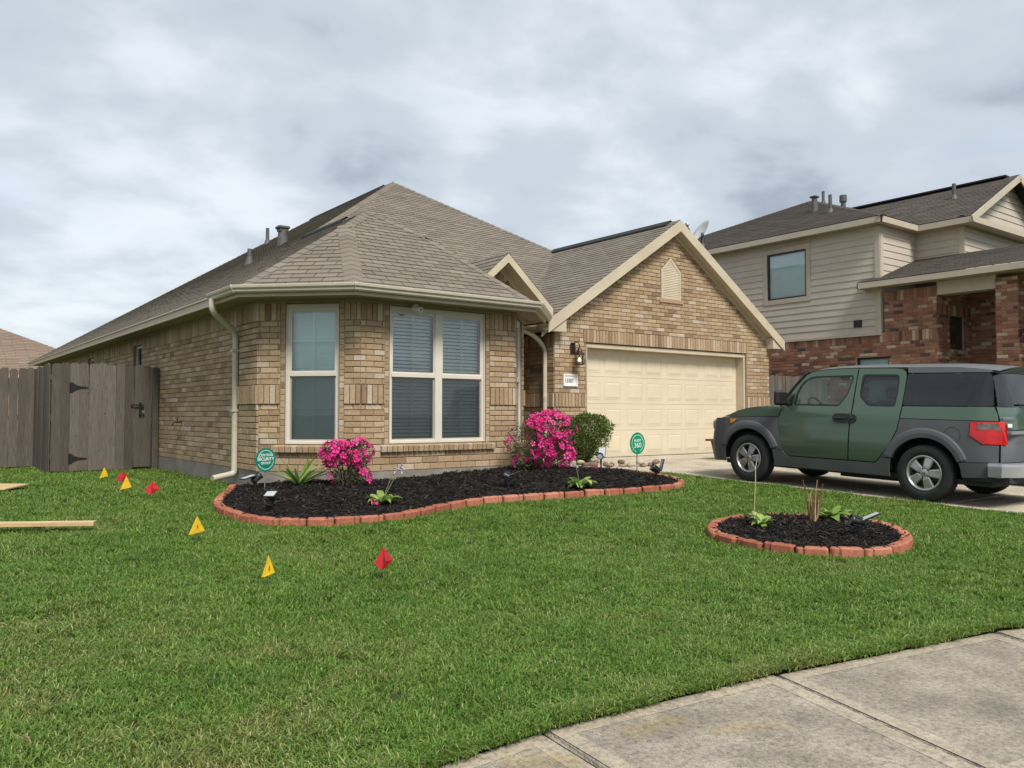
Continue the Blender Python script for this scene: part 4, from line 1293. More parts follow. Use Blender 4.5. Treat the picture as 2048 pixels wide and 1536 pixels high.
pickets(ff, (2.2,17.72), (2.2,15.88), GZ-0.02, 1.88, base=b, tone=(0.35,0.18)); rails(ff, (2.2,17.7), (2.2,15.9), (0.15,0.8,1.5), b, 1); post(ff, 2.27, 15.95, GZ-0.1, 1.85, b)
b = Vector((-2.0, 17.78, GZ))
ff = empty('picket_fence', b); tag(ff, 'long weathered grey picket fence at left behind the lawn', 'fence')
pickets(ff, (-7.5,17.78), (2.36,17.78), GZ+0.02, 1.83, base=b, tone=(0.55,0.22)); rails(ff, (-7.5,17.78), (2.36,17.78), (0.15,0.8,1.5), b, 1)
for x in (-6.5,-4.1,-1.7,0.7): post(ff, x, 17.87, GZ-0.1, 1.8, b)
b = Vector((18.0, 12.0, 0))
ff = empty('picket_fence', b); tag(ff, 'grey picket fence between the garage and the two-storey house', 'fence')
pickets(ff, (16.62,12.0), (19.45,12.0), 0.0, 1.80, base=b, tone=(0.75,0.18)); rails(ff, (16.62,12.0), (19.45,12.0), (0.3,0.9,1.5), b, 1)
mb = MB(); mb.bbox((16.52-b.x,11.93-b.y,0),(16.61-b.x,12.02-b.y,1.85), 0.004); mb.build('post', pm('new_pine_post',(0.42,0.29,0.13),(0.33,0.22,0.10),6,0.8,stretch=(4,4,0.3)), ff)

# ------------------------------------------------------------------ two-storey neighbour
NX = 19.5
nh = empty('two_storey_house', (22.0, 12.0, 0.0)); tag(nh, 'two-storey house with beige siding above red brick and dark roof', 'house')
_nl = nh.location.copy()
def nb(mb, name, mat, parent=None, org=None):
    o = _nl if org is None else org
    mb.v = [tuple(Vector(p)-o) for p in mb.v]; return mb.build(name, mat, parent or nh)
class NPieces(Pieces):
    def add(s, size, verts, faces, tone): s.items.append((size, [Vector(p)-_nl for p in verts], faces, tone))
M_siding = pm('beige_siding', (0.52,0.455,0.365), (0.48,0.415,0.33), 2.0, 0.6, 0.12, 50)
M_ntrim = pm('neighbour_trim', (0.50,0.43,0.325), (0.45,0.385,0.285), 3, 0.55)
YN0, YN1 = 10.55, 20.4
rn = random.Random(33)
def rtones():
    return rn.random()
npc = NPieces(); ncore = MB()
def nwall(p, q, z0, z1, holes=(), soldiers=(), skip=False):
    fr, L = vframe(p, q); poly = [(0,z0),(L,z0),(L,z1),(0,z1)]
    xs = sorted({0,L}|{h[0] for h in holes}|{h[2] for h in holes}); yv = sorted({z0,z1}|{h[1] for h in holes}|{h[3] for h in holes})
    for i in range(len(xs)-1):
        for j in range(len(yv)-1):
            cx, cy = (xs[i]+xs[i+1])/2, (yv[j]+yv[j+1])/2
            if not any(h[0] < cx < h[2] and h[1] < cy < h[3] for h in holes):
                ncore.face([fr.P(xs[i],yv[j]),fr.P(xs[i+1],yv[j]),fr.P(xs[i+1],yv[j+1]),fr.P(xs[i],yv[j+1])])
    for h in holes:
        for a, c in (((h[0],h[1]),(h[0],h[3])),((h[0],h[3]),(h[2],h[3])),((h[2],h[3]),(h[2],h[1])),((h[2],h[1]),(h[0],h[1]))):
            ncore.face([fr.P(*a,0),fr.P(*c,0),fr.P(*c,-0.12),fr.P(*a,-0.12)])
    if not skip: lay_bricks(npc, fr, poly, holes, soldiers, rng=rn, tones=rtones, course=0.0805, length=0.235)
    return fr, L
lw = (YN1-11.2, 1.1, YN1-10.35, 2.28)
f1, L1 = nwall((NX,YN1), (NX,9.19), -0.1, 2.88, [lw], [(2.63,2.88,0)])
fpp, Lpp = vframe((NX,10.45),(NX,9.19))
lay_bricks(npc, fpp, [(0,2.88),(Lpp,2.88),(Lpp,3.88),(0,3.88)], [], [(3.63,3.88,0)], rng=rn, tones=rtones, course=0.0805, length=0.235)
ncore.face([fpp.P(0,2.88),fpp.P(Lpp,2.88),fpp.P(Lpp,3.88),fpp.P(0,3.88)])
tw = (0.62,2.42,1.36,3.22); dr = (0.55,-0.1,1.5,2.12)
f2, L2_ = nwall((NX,9.19), (21.25,9.19), -0.1, 3.9, [tw, dr], [(3.22,3.47,0)])
f3, L3 = nwall((21.25,9.19), (21.25,4.6), -0.1, 3.9)
for (p, q) in (((NX,7.9),(NX,7.45)), ((NX,7.45),(NX+0.45,7.45)), ((NX+0.45,7.45),(NX+0.45,7.9)), ((NX+0.45,7.9),(NX,7.9))):
    nwall(p, q, -0.1, 3.88)
nwall((21.25,4.6),(30.0,4.6),-0.1,2.9, skip=True); nwall((30,4.6),(30,20.4),-0.1,5.6, skip=True); nwall((30,20.4),(NX,20.4),-0.1,5.6, skip=True)
npc.emit('brick', 'brickwork', M_redbrick, nh, 220)
nb(ncore, 'wall', M_redmortar)
# siding, board by board (lapped)
def siding(p, q, z0, z1, holes=(), step=0.172):
    fr, L = vframe(p, q); z = z0
    while z < z1-0.01:
        zt = min(z+step, z1)
        for r in subtract_rects((0, z, L, zt), holes):
            mb = MB(); a, c, d, e = r
            mb.add([fr.P(a,c,0.022),fr.P(d,c,0.022),fr.P(d,e,0.006),fr.P(a,e,0.006),fr.P(a,c,0.0),fr.P(d,c,0.0)], [(0,1,2,3),(4,5,1,0)])
            nb(mb, 'siding_board', M_siding)
        z += step
    mb = MB()
    for r in [(0,z0,L,z1)] if not holes else subtract_rects((0,z0,L,z1), [(h[0]+0.1,h[1]+0.1,h[2]-0.1,h[3]-0.1) for h in holes]):
        mb.face([fr.P(r[0],r[1]),fr.P(r[2],r[1]),fr.P(r[2],r[3]),fr.P(r[0],r[3])])
    nb(mb, 'sheathing', M_siding)
    return fr
win = (YN1-13.80, 4.02, YN1-12.58, 5.30)
wtrim = (win[0]-0.12, win[1]-0.13, win[2]+0.12, win[3]+0.12)
s1 = siding((NX,YN1), (NX,YN0), 2.89, 5.60, [wtrim])
siding((NX,YN0), (21.3,YN0), 2.9, 5.6); siding((21.3,YN0), (21.3,9.33), 3.9, 5.6); siding((21.3,9.33), (30,9.33), 3.9, 5.6)
mb = MB()
frbox(mb, s1, YN1-YN0-0.11, 2.87, YN1-YN0+0.03, 5.56, 0.012, 0.04); nb(mb, 'corner_board', M_ntrim)
fx, _l = vframe((NX,YN0),(21.3,YN0)); mb = MB(); frbox(mb, fx, 0.0, 2.9, 0.12, 5.56, 0.012, 0.035); nb(mb, 'corner_board', M_ntrim)
fx, _l = vframe((21.3,YN0),(21.3,9.33)); mb = MB(); frbox(mb, fx, _l-0.12, 3.9, _l+0.02, 5.56, 0.012, 0.035); nb(mb, 'corner_board', M_ntrim)
mb = MB(); frbox(mb, s1, 0, 2.82, YN1-YN0+0.03, 2.885, 0.008, 0.045); nb(mb, 'band_board', M_ntrim)
# upstairs window
wv = empty('window', tuple(s1.P((win[0]+win[2])/2, win[1])-_nl), parent=nh); wo_ = s1.P((win[0]+win[2])/2, win[1])
mb = MB(); rect_ring(mb, s1, wtrim, win, -0.02, 0.035); nb(mb, 'casing', M_ntrim, wv, wo_)
M_bframe = pm('bronze_frame', (0.02,0.018,0.016), None, 5, 0.4)
mb = MB(); rect_ring(mb, s1, win, (win[0]+0.045,win[1]+0.045,win[2]-0.045,win[3]-0.045), -0.06, 0.012); nb(mb, 'frame', M_bframe, wv, wo_)
mb = MB(); mb.face([s1.P(win[0],win[1],-0.02),s1.P(win[2],win[1],-0.02),s1.P(win[2],win[3],-0.02),s1.P(win[0],win[3],-0.02)]); nb(mb, 'pane', M_glass, wv, wo_)
z = win[1]+0.05; sh = None
while z < win[3]-0.03:
    if sh is None:
        mb = MB(); hw = (win[2]-win[0])/2-0.04; vv = []
        for d, h in ((-0.004,0.0265),(0.004,-0.0265)):
            for x in (-hw,hw): vv.append(s1.u*x+s1.v*h+s1.n*d)
        mb.add(vv, [(0,1,3,2)]); sh = mb.mesh('blind_slat', M_blind)
    o = link(bpy.data.objects.new('blind_slat', sh), wv); o.location = s1.P((win[0]+win[2])/2, z, -0.05)-wo_
    z += 0.05
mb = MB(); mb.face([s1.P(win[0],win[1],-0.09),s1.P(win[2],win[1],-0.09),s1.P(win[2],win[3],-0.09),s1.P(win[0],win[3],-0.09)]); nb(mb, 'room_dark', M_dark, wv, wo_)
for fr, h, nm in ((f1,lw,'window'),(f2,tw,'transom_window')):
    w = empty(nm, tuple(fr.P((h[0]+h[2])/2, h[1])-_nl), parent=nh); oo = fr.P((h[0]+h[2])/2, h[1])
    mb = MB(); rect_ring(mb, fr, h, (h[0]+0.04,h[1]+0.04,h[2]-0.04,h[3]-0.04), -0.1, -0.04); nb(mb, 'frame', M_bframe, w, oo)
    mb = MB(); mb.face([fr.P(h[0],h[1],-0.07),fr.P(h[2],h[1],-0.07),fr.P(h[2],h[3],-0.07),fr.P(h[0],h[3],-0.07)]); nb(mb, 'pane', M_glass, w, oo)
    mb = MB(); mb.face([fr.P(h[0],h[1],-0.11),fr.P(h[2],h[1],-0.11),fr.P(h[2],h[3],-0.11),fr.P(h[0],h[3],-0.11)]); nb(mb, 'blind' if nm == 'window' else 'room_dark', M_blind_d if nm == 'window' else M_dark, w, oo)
mb = MB(); rect_ring(mb, f2, (dr[0],dr[1],dr[2],dr[3]), (dr[0]+0.1,dr[1],dr[2]-0.1,dr[3]-0.1), -0.1, 0.02); frbox(mb, f2, dr[0]+0.1, -0.1, dr[2]-0.1, dr[3]-0.1, -0.1, -0.05); nb(mb, 'front_door', M_ntrim)
mb = MB(); frbox(mb, s1, YN1-11.24, 3.06, YN1-11.03, 3.24, 0.01, 0.05); nb(mb, 'dryer_vent', M_bframe)
# roofs
NP, NE = 0.43, 5.72
EX, EY0, EY1 = NX-0.35, 10.3, 20.75
kx = (EY1-EY0)/2; AX, AY, AZ = EX+kx, (EY0+EY1)/2, NE+NP*kx
ndeck = MB(); nsh = NPieces()
def nplane(p3, u, v, exp=0.137, tab=0.33):
    ndeck.face(p3); fr = Frame(p3[0], u, v)
    uv = [fr.uv(p) for p in p3]
    if area2(uv) < 0: uv = uv[::-1]
    lay_shingles(nsh, fr, uv, exp, tab, rn)
V_ = lambda x, y, z: Vector((x,y,z))
nplane([V_(EX,EY0,NE),V_(AX,AY,AZ),V_(EX,EY1,NE)], (0,-1,0), (1,0,NP))
nplane([V_(EX,EY0,NE),V_(31,EY0,NE),V_(31,AY,AZ),V_(AX,AY,AZ)], (1,0,0), (0,1,NP), 0.2, 0.5)
ndeck.face([V_(31,EY1,NE),V_(EX,EY1,NE),V_(AX,AY,AZ),V_(31,AY,AZ)])
# front gable wing, ridge along Y
GX0, GXR, GYF, GP = 20.95, 23.75, 8.95, 0.53
GZR = NE+GP*(GXR-GX0)
nplane([V_(GX0,GYF,NE),V_(GXR,GYF,GZR),V_(GXR,GYF+6.0,GZR),V_(GX0,GYF+1.9,NE)], (0,-1,0), (1,0,GP))
ndeck.face([V_(GXR,GYF,GZR),V_(2*GXR-GX0,GYF,NE),V_(2*GXR-GX0,GYF+2,NE),V_(GXR,GYF+6,GZR)])
# porch roof (sheds toward the side)
PE, PZ, PP = NX-0.38, 4.12, 0.35
nplane([V_(PE,10.95,PZ),V_(NX-0.02,10.95,PZ+PP*(NX-0.02-PE)),V_(NX-0.02,YN0-0.02,PZ+PP*(NX-0.02-PE)),V_(21.3,YN0-0.02,PZ+PP*(21.3-PE)),V_(21.3,4.2,PZ+PP*(21.3-PE)),V_(PE,4.2,PZ)][::1], (0,-1,0), (1,0,PP))
nroof = nb(ndeck, 'roof', M_underlay)
class RP(NPieces): pass
nsh.emit('shingle', 'shingles', M_shingle_n, nroof, 0)
nf = empty  # noqa
def nfascia(a, c, z0, z1, name='fascia'):
    fr, L = vframe(a, c); mb = MB(); frbox(mb, fr, 0, z0, L, z1, -0.03, 0.0); nb(mb, name, M_ntrim)
nfascia((EX,EY1),(EX,EY0),5.56,5.71); nfascia((EX,EY0),(GX0,EY0),5.56,5.71); nfascia((GX0,EY0),(GX0,GYF),5.56,5.71); nfascia((GX0,GYF),(30,GYF),5.56,5.71)
nfascia((PE,10.95),(PE,4.2),3.97,4.11); nfascia((NX,10.95),(PE,10.95),3.97,4.11); nfascia((PE,4.2),(21.3,4.2),3.97,4.11)
mb = MB()
for q in ([(EX,EY1),(EX,EY0),(NX+0.02,YN0+0.02),(NX+0.02,EY1)], [(EX,EY0),(GX0,EY0),(21.32,YN0+0.02),(NX+0.02,YN0+0.02)], [(GX0,EY0),(GX0,GYF),(21.32,9.35),(21.32,YN0)], [(GX0,GYF),(30,GYF),(30,9.35),(21.32,9.35)]):
    mb.face([(x,y,5.575) for x,y in q])
for q in ([(PE,10.95),(PE,4.2),(21.3,4.2),(21.3,9.2),(NX+0.01,9.2),(NX+0.01,10.95)],): mb.face([(x,y,3.975) for x,y in q])
nb(mb, 'soffit', M_ntrim)
mb = MB(); mb.bbox((NX+0.02,7.9,3.66),(NX+0.4,9.19,3.97),0.005); nb(mb, 'porch_beam', M_ntrim)
# gable face and rakes of the wing
fgn, Lgn = vframe((GX0,9.31),(2*GXR-GX0,9.31))
z = NE-0.02
while z < GZR-0.15:
    h0 = (z-NE)/GP; h1 = (z+0.172-NE)/GP
    mb = MB(); mb.add([fgn.P(max(0,h0),z,0.022),fgn.P(Lgn-max(0,h0),z,0.022),fgn.P(Lgn-h1,z+0.172,0.006),fgn.P(h1,z+0.172,0.006)], [(0,1,2,3)]); nb(mb, 'siding_board', M_siding); z += 0.172
for sx in (1,-1):
    mb = MB(); a = Vector((GXR,GYF,GZR-0.08)); c = Vector((GXR-sx*(GXR-GX0+0.05),GYF,NE-0.10)); mb.bar([a,c], 0.03, 0.16, up=(0,0,1)); nb(mb, 'rake_board', M_ntrim)
mb = MB(); mb.face([(GX0,GYF,NE-0.05),(2*GXR-GX0,GYF,NE-0.05),(2*GXR-GX0,9.31,NE+0.08),(GX0,9.31,NE+0.08)]); nb(mb, 'skirt_roof', M_shingle_n)
for (x, y, h, r) in ((19.75,16.3,0.42,0.05),(21.2,12.9,0.50,0.05),(24.6,10.9,0.40,0.05),(23.6,14.6,0.40,0.045)):
    z = NE+NP*(min(x-EX, y-EY0)) if x < 24 else NE+GP*(GXR-GX0)-0.53*(x-GXR)
    if x == 24.6: x, y = 22.75, 10.2; z = NE+GP*(x-GX0)
    mb = MB(); mb.tube([(x,y,z-0.05),(x,y,z+h)], r, 10); mb.tube([(x,y,z-0.05),(x,y,z+0.1)], [r*2.2,r*1.2], 10); nb(mb, 'vent_pipe', M_pipe)
x, y = 22.0, 13.9; z = NE+NP*(min(x-EX,y-EY0)); mb = MB(); mb.tube([(x,y,z-0.1),(x,y,z+0.40)], [0.11,0.08], 12); mb.bbox((x-0.11,y-0.11,z+0.40),(x+0.11,y+0.11,z+0.46),0.02); nb(mb, 'flue_vent', M_pipe)
x, y, z = 25.6, 15.1, AZ-0.2; mb = MB(); x -= 0.0; mb.tube([(x,y,z),(x,y,z+0.42)], 0.08, 12); mb.tube([(x,y,z+0.28),(x,y,z+0.5)], 0.12, 12); nb(mb, 'chimney_flue', M_pipe)
rc = NPieces(); 
dL = Vector((-1,0,-NP)).normalized(); dF = Vector((0,-1,-NP)).normalized()
ridge_caps(rc, V_(EX,EY0,NE), V_(AX,AY,AZ), n1=dL, n2=dF, rng=rn); ridge_caps(rc, V_(EX,EY1,NE), V_(AX,AY,AZ), n1=dL, n2=Vector((0,1,-NP)).normalized(), rng=rn)
rc.emit('hip_cap', 'hip_caps', M_shingle_n, nroof, 0)
mb = MB(); mb.bar([(GXR,GYF+0.3,GZR+0.03),(GXR,GYF+5.0,GZR+0.03)], 0.3, 0.04); 
o = nb(mb, 'ridge_vent', M_vent, nroof)
# wall light on the pillar, dish on the roof
wl_o = empty('wall_light', (NX+0.02, 7.44, 2.55)); tag(wl_o, 'small dark wall light on the red brick porch pillar at right edge', 'light')
mb = MB(); mb.bbox((-0.05,-0.03,0.0),(0.05,0,0.16),0.01); mb.build('backplate', M_bronze, wl_o)
mb = MB(); mb.tube([(0,-0.03,0.1),(0,-0.12,0.1),(0,-0.14,0.06)], 0.02, 8); mb.lathe([(0.02,0.05),(0.08,-0.03),(0.08,-0.05)], 12, Matrix.Translation((0,-0.14,0))); mb.build('shade', M_bronze, wl_o)
dd = Vector((19.82,16.35,5.95))
dish = empty('satellite_dish', dd); tag(dish, 'pale grey satellite dish on the roof edge of the two-storey house', 'satellite dish')
M_dish = pm('dish_grey', (0.50,0.52,0.51),(0.45,0.47,0.46),6,0.4)
Md = Matrix.Translation((0,0,0.50)) @ Matrix.Rotation(R(-20),4,'Z') @ Matrix.Rotation(R(-58),4,'Y')
mb = MB(); mb.lathe([(0.001,0.0),(0.1,0.005),(0.2,0.022),(0.3,0.05),(0.40,0.095),(0.405,0.088),(0.3,0.042),(0.2,0.014),(0.1,-0.004),(0.001,-0.01)], 28, Md); mb.build('reflector', M_dish, dish)
mb = MB(); mb.tube([(0.0,0,0.5),(0.05,0,0.25),(0.05,0,-0.05)], 0.03, 8); mb.tube([Md @ Vector((-0.38,0,0.05)), Md @ Vector((-0.1,0,0.62))], 0.015, 6); mb.build('arm', M_iron, dish)
mb = MB(); mb.lathe([(0.0,0.0),(0.05,0.0),(0.06,0.09),(0.0,0.1)], 10, Matrix.Translation(Md @ Vector((-0.1,0,0.60))) @ Matrix.Rotation(R(120),4,'Y')); mb.build('feed_horn', M_dish, dish)

# ------------------------------------------------------------------ house far behind at the left
fh = empty('far_house', (0,46,0)); tag(fh, 'distant house with brown hip roof rising behind the left fence', 'house')
fo = Vector((0,46,0)); mb = MB()
mb.box((-13,40.5,-0.2),(7.6,52,2.6)); mb.v = [tuple(Vector(p)-fo) for p in mb.v]; mb.build('wall', M_brick, fh)
mb = MB(); e = 2.55; fx0, fx1, fy0, fy1 = -13.5, 8.9, 40.0, 52.5
A_, B_ = V_(-7,46,5.25), V_(3.4,46,5.25)
c1,c2,c3,c4 = V_(fx0,fy0,e),V_(fx1,fy0,e),V_(fx1,fy1,e),V_(fx0,fy1,e)
qs = [([c1,c2,B_,A_],(1,0,0)),([c2,c3,B_],(0,1,0)),([c3,c4,A_,B_],(-1,0,0)),([c4,c1,A_],(0,-1,0))]
fsh = Pieces()
for q, u in qs:
    mb.face([p-fo for p in q])
    nrm = (q[1]-q[0]).cross(q[2]-q[0]).normalized()
    fr = Frame(q[0]-fo, u, nrm.cross(Vector(u)))
    uv = [fr.uv(p-fo) for p in q]
    if area2(uv) < 0: uv = uv[::-1]
    lay_shingles(fsh, fr, uv, 0.2, 0.9, rn, lift=0.02)
fr_o = mb.build('roof', M_underlay, fh)
fsh.emit('shingle', 'shingles', M_shingle_f, fr_o, 0)
mb = MB(); mb.tube([(2.6,-2.6,3.9),(2.6,-2.6,4.6)], 0.06, 8); mb.build('vent_pipe', M_pipe, fh)
mb = MB()
for q, u in qs: 
    a, c = q[0]-fo, q[1]-fo; mb.bar([a-Vector((0,0,0.1)), c-Vector((0,0,0.1))], 0.03, 0.2)
mb.build('fascia', M_trim, fh)
# ------------------------------------------------------------------ flower beds
def smooth_path(pts, n=8, closed=False):
    P = [Vector((*p,0)) for p in pts]; out = []
    m = len(P)
    for i in range(m if closed else m-1):
        p0 = P[(i-1)%m] if closed or i > 0 else P[0]; p1 = P[i]; p2 = P[(i+1)%m]; p3 = P[(i+2)%m] if closed or i+2 < m else P[m-1]
        for k in range(n):
            t = k/n
            out.append(0.5*((2*p1)+(p2-p0)*t+(2*p0-5*p1+4*p2-p3)*t*t+(3*p1-p0-3*p2+p3)*t**3))
    if not closed: out.append(P[-1])
    return out
def resample(path, step, closed=False):
    pts = path + ([path[0]] if closed else [])
    L = [0.0]
    for a, b in zip(pts, pts[1:]): L.append(L[-1]+(b-a).length)
    n = max(1, round(L[-1]/step)); res = []; j = 0
    for i in range(n+(0 if closed else 1)):
        d = L[-1]*i/n
        while j < len(L)-2 and L[j+1] < d: j += 1
        t = (d-L[j])/max(1e-9, L[j+1]-L[j]); res.append(pts[j].lerp(pts[j+1], t))
    return res
BED1 = [(3.72,11.05),(3.50,10.55),(3.24,10.02),(3.02,9.5),(2.92,8.9),(2.96,8.34),(3.16,7.92),(3.47,7.72),(3.85,7.68),(4.27,7.70),(4.72,7.86),(5.2,8.03),(5.74,8.12),(6.3,8.0),(6.79,7.84),(7.26,7.68),(7.8,7.52),(8.29,7.44),(8.75,7.62),(9.08,8.05),(9.24,8.5),(9.28,9.0),(9.1,9.5),(8.92,9.68)]
BED1_BACK = [(8.75,9.70),(8.45,10.3),(8.36,10.55),(7.54,9.84),(4.98,9.84),(3.98,10.84),(3.90,11.0)]
BED2 = [(7.0+(x_-7.0)*0.95, 4.5+(y_-4.5)*0.95) for x_, y_ in [(6.12,4.95),(6.42,5.28),(6.85,5.42),(7.2,5.38),(7.55,5.15),(7.82,4.85),(7.92,4.5),(7.78,4.12),(7.42,3.76),(7.02,3.58),(6.66,3.60),(6.36,3.80),(6.15,4.10),(6.06,4.5)]]
def pip(x, y, poly):
    c = False; n = len(poly); j = n-1
    for i in range(n):
        xi, yi = poly[i][0], poly[i][1]; xj, yj = poly[j][0], poly[j][1]
        if (yi > y) != (yj > y) and x < (xj-xi)*(y-yi)/(yj-yi)+xi: c = not c
        j = i
    return c
path1 = smooth_path(BED1, 6); path2 = smooth_path(BED2, 6, True)
poly1 = [p.xy[:] for p in path1]+BED1_BACK; poly2 = [p.xy[:] for p in path2]
def dist_path(x, y, path):
    return min(math.hypot(p.x-x, p.y-y) for p in path)
def bed_z(x, y, which):
    if which == 1:
        d = dist_path(x, y, path1); return G(x,y)+0.055+0.11*sm(d/1.1)+0.018*mnoise.noise(Vector((x*2.5,y*2.5,3)))
    d = dist_path(x, y, path2); return G(x,y)+0.045+0.03*sm(d/0.8)+0.015*mnoise.noise(Vector((x*3,y*3,7)))
M_mulchbase = pm('mulch_soil', (0.016,0.012,0.010),(0.008,0.006,0.005),30,0.95,0.8,60,bdist=0.02)
M_mulch = tone_mat('black_mulch', [(0.0,(0.005,0.0045,0.0045)),(0.6,(0.0125,0.011,0.010)),(0.9,(0.024,0.020,0.0175)),(1.0,(0.06,0.046,0.036))], rough=0.85, nscale=60, namt=0.3, bmp=0.3)
M_edge = tone_mat('terracotta_edger', [(0.0,(0.29,0.095,0.055)),(0.5,(0.38,0.135,0.08)),(1.0,(0.46,0.19,0.12))], rough=0.85, nscale=22, namt=0.3, bmp=0.4, patch=(3.0,0.58,(0.22,0.09,0.06)))
UNL = bpy.data.collections.new('scatter_sources')      # never linked: only supplies shapes
def scatter(name, sources, pts, rots, scls, tones, label=None, cat=None):
    """one 'stuff' object: sources instanced on points by geometry nodes"""
    coll = bpy.data.collections.new(name+'_source')
    for s_ in sources: coll.objects.link(s_)
    me = bpy.data.meshes.new(name); me.from_pydata(pts, [], [])
    a = me.attributes.new('rot','FLOAT_VECTOR','POINT'); a.data.foreach_set('vector', np.array(rots,dtype=np.float32).ravel())
    a = me.attributes.new('scl','FLOAT_VECTOR','POINT'); a.data.foreach_set('vector', np.array(scls,dtype=np.float32).ravel())
    a = me.attributes.new('itone','FLOAT','POINT'); a.data.foreach_set('value', np.array(tones,dtype=np.float32))
    o = link(bpy.data.objects.new(name, me)); tag(o, label, cat, kind='stuff')
    g = bpy.data.node_groups.new(name+'_scatter','GeometryNodeTree')
    g.interface.new_socket('Geometry', in_out='INPUT', socket_type='NodeSocketGeometry'); g.interface.new_socket('Geometry', in_out='OUTPUT', socket_type='NodeSocketGeometry')
    gi, go_ = N(g,'NodeGroupInput'), N(g,'NodeGroupOutput')
    ci = N(g,'GeometryNodeCollectionInfo'); ci.inputs[0].default_value = coll; ci.inputs['Separate Children'].default_value = True; ci.inputs['Reset Children'].default_value = True
    ip = N(g,'GeometryNodeInstanceOnPoints'); ip.inputs['Pick Instance'].default_value = True
    ra = N(g,'GeometryNodeInputNamedAttribute',data_type='FLOAT_VECTOR'); ra.inputs[0].default_value = 'rot'
    sa = N(g,'GeometryNodeInputNamedAttribute',data_type='FLOAT_VECTOR'); sa.inputs[0].default_value = 'scl'
    rv = N(g,'FunctionNodeRandomValue',data_type='INT'); rv.inputs[4].default_value = 0; rv.inputs[5].default_value = len(sources)-1
    er_ = N(g,'FunctionNodeEulerToRotation')
    g.links.new(gi.outputs[0], ip.inputs['Points']); g.links.new(ci.outputs[0], ip.inputs['Instance'])
    g.links.new(ra.outputs[0], er_.inputs[0]); g.links.new(er_.outputs[0], ip.inputs['Rotation']); g.links.new(sa.outputs[0], ip.inputs['Scale'])
    g.links.new(rv.outputs[2], ip.inputs['Instance Index'])
    g.links.new(ip.outputs[0], go_.inputs[0])
    md = o.modifiers.new('scatter','NODES'); md.node_group = g
    return o
rm = random.Random(77)
def bed_surface(poly, which, name):
    """mound of mulch: fine grid clipped to the outline"""
    xs = [p[0] for p in poly]; ys_ = [p[1] for p in poly]; st = 0.12
    mb = MB(); x = min(xs)
    while x < max(xs):
        y = min(ys_)
        while y < max(ys_):
            q = clip_rect(poly, x, y, x+st, y+st)
            if len(q) >= 3:
                if area2(q) < 0: q = q[::-1]
                mb.face([(p[0],p[1],bed_z(p[0],p[1],which)-0.012) for p in q], smooth=True)
            y += st
        x += st
    tag(mb.build(name, M_mulchbase, merge=0.0005), kind='structure')
bed_surface(poly1, 1, 'bed_soil'); bed_surface(poly2, 2, 'bed_soil')
# chips
chips = []
for k in range(6):
    mb = MB(); L = rm.uniform(0.03,0.055); w = rm.uniform(0.005,0.010); t = rm.uniform(0.002,0.005)
    top = []
    for i in range(4):
        u = -L+2*L*i/3; ww = w*(0.5+0.7*rm.random()) if i in (0,3) else w; zz_ = 0.006*rm.uniform(-1,1)
        top.append((u,-ww,zz_+t)); top.append((u,ww,zz_+t*rm.uniform(0.4,1)))
    vv = top+[(p[0],p[1]*0.8,p[2]-2*t) for p in top]
    f = []
    for i in range(3):
        f += [(2*i,2*i+2,2*i+3,2*i+1),(8+2*i,8+2*i+1,8+2*i+3,8+2*i+2),(2*i,8+2*i,8+2*i+2,2*i+2),(2*i+1,2*i+3,8+2*i+3,8+2*i+1)]
    f += [(0,1,9,8),(6,14,15,7)]
    mb.add(vv, f, 0, (0.1,0.3,0.5,0.6,0.8,0.97)[k])
    chips.append(bpy.data.objects.new('chip', mb.mesh('chip', M_mulch)))
P_, Rr, Sc, To = [], [], [], []
for poly, which, dens in ((poly1,1,1050),(poly2,2,1700)):
    xs = [p[0] for p in poly]; ys_ = [p[1] for p in poly]
    A = abs(area2(poly)); cnt = int(A*dens); made = 0
    while made < cnt:
        x, y = rm.uniform(min(xs),max(xs)), rm.uniform(min(ys_),max(ys_))
        if not pip(x,y,poly): continue
        made += 1
        P_.append((x,y,bed_z(x,y,which)+rm.uniform(-0.008,0.014))); Rr.append((rm.gauss(0,0.3),rm.gauss(0,0.28),rm.uniform(0,6.28)))
        s_ = rm.uniform(0.4,0.95); Sc.append((s_,s_*rm.uniform(0.7,1.3),s_)); To.append(rm.random())
scatter('mulch', chips, P_, Rr, Sc, To, 'loose black shredded bark mulch filling both flower beds', 'mulch')
# edging: scalloped concrete edgers
def edger_mesh(tone):
    mb = MB(); L, wd, h = 0.235, 0.105, 0.105
    b_ = 0.016
    mb.bbox((-L/2,-wd/2,-0.03),(L/2-0.03,wd/2,h), b_, 0, tone)
    poly = [(L/2-0.028,-wd/2+0.012)]+[(L/2-0.005+0.042*math.cos(a),0.046*math.sin(a)) for a in [R(-70+20*i) for i in range(8)]]+[(L/2-0.028,wd/2-0.012)]
    pi_ = inset(poly, 0.010) ; n = len(poly)
    v = [(x,y,-0.03) for x,y in poly]+[(x,y,h-0.014) for x,y in poly]+[(x,y,h-0.003) for x,y in pi_]
    f = [tuple(range(2*n,3*n))]
    for i in range(n):
        j = (i+1)%n; f += [(i,j,n+j,n+i),(n+i,n+j,2*n+j,2*n+i)]
    mb.add(v, f, 0, tone)
    return mb.mesh('edging_brick', M_edge)
edm = [edger_mesh(t) for t in (0.15,0.35,0.5,0.65,0.9)]
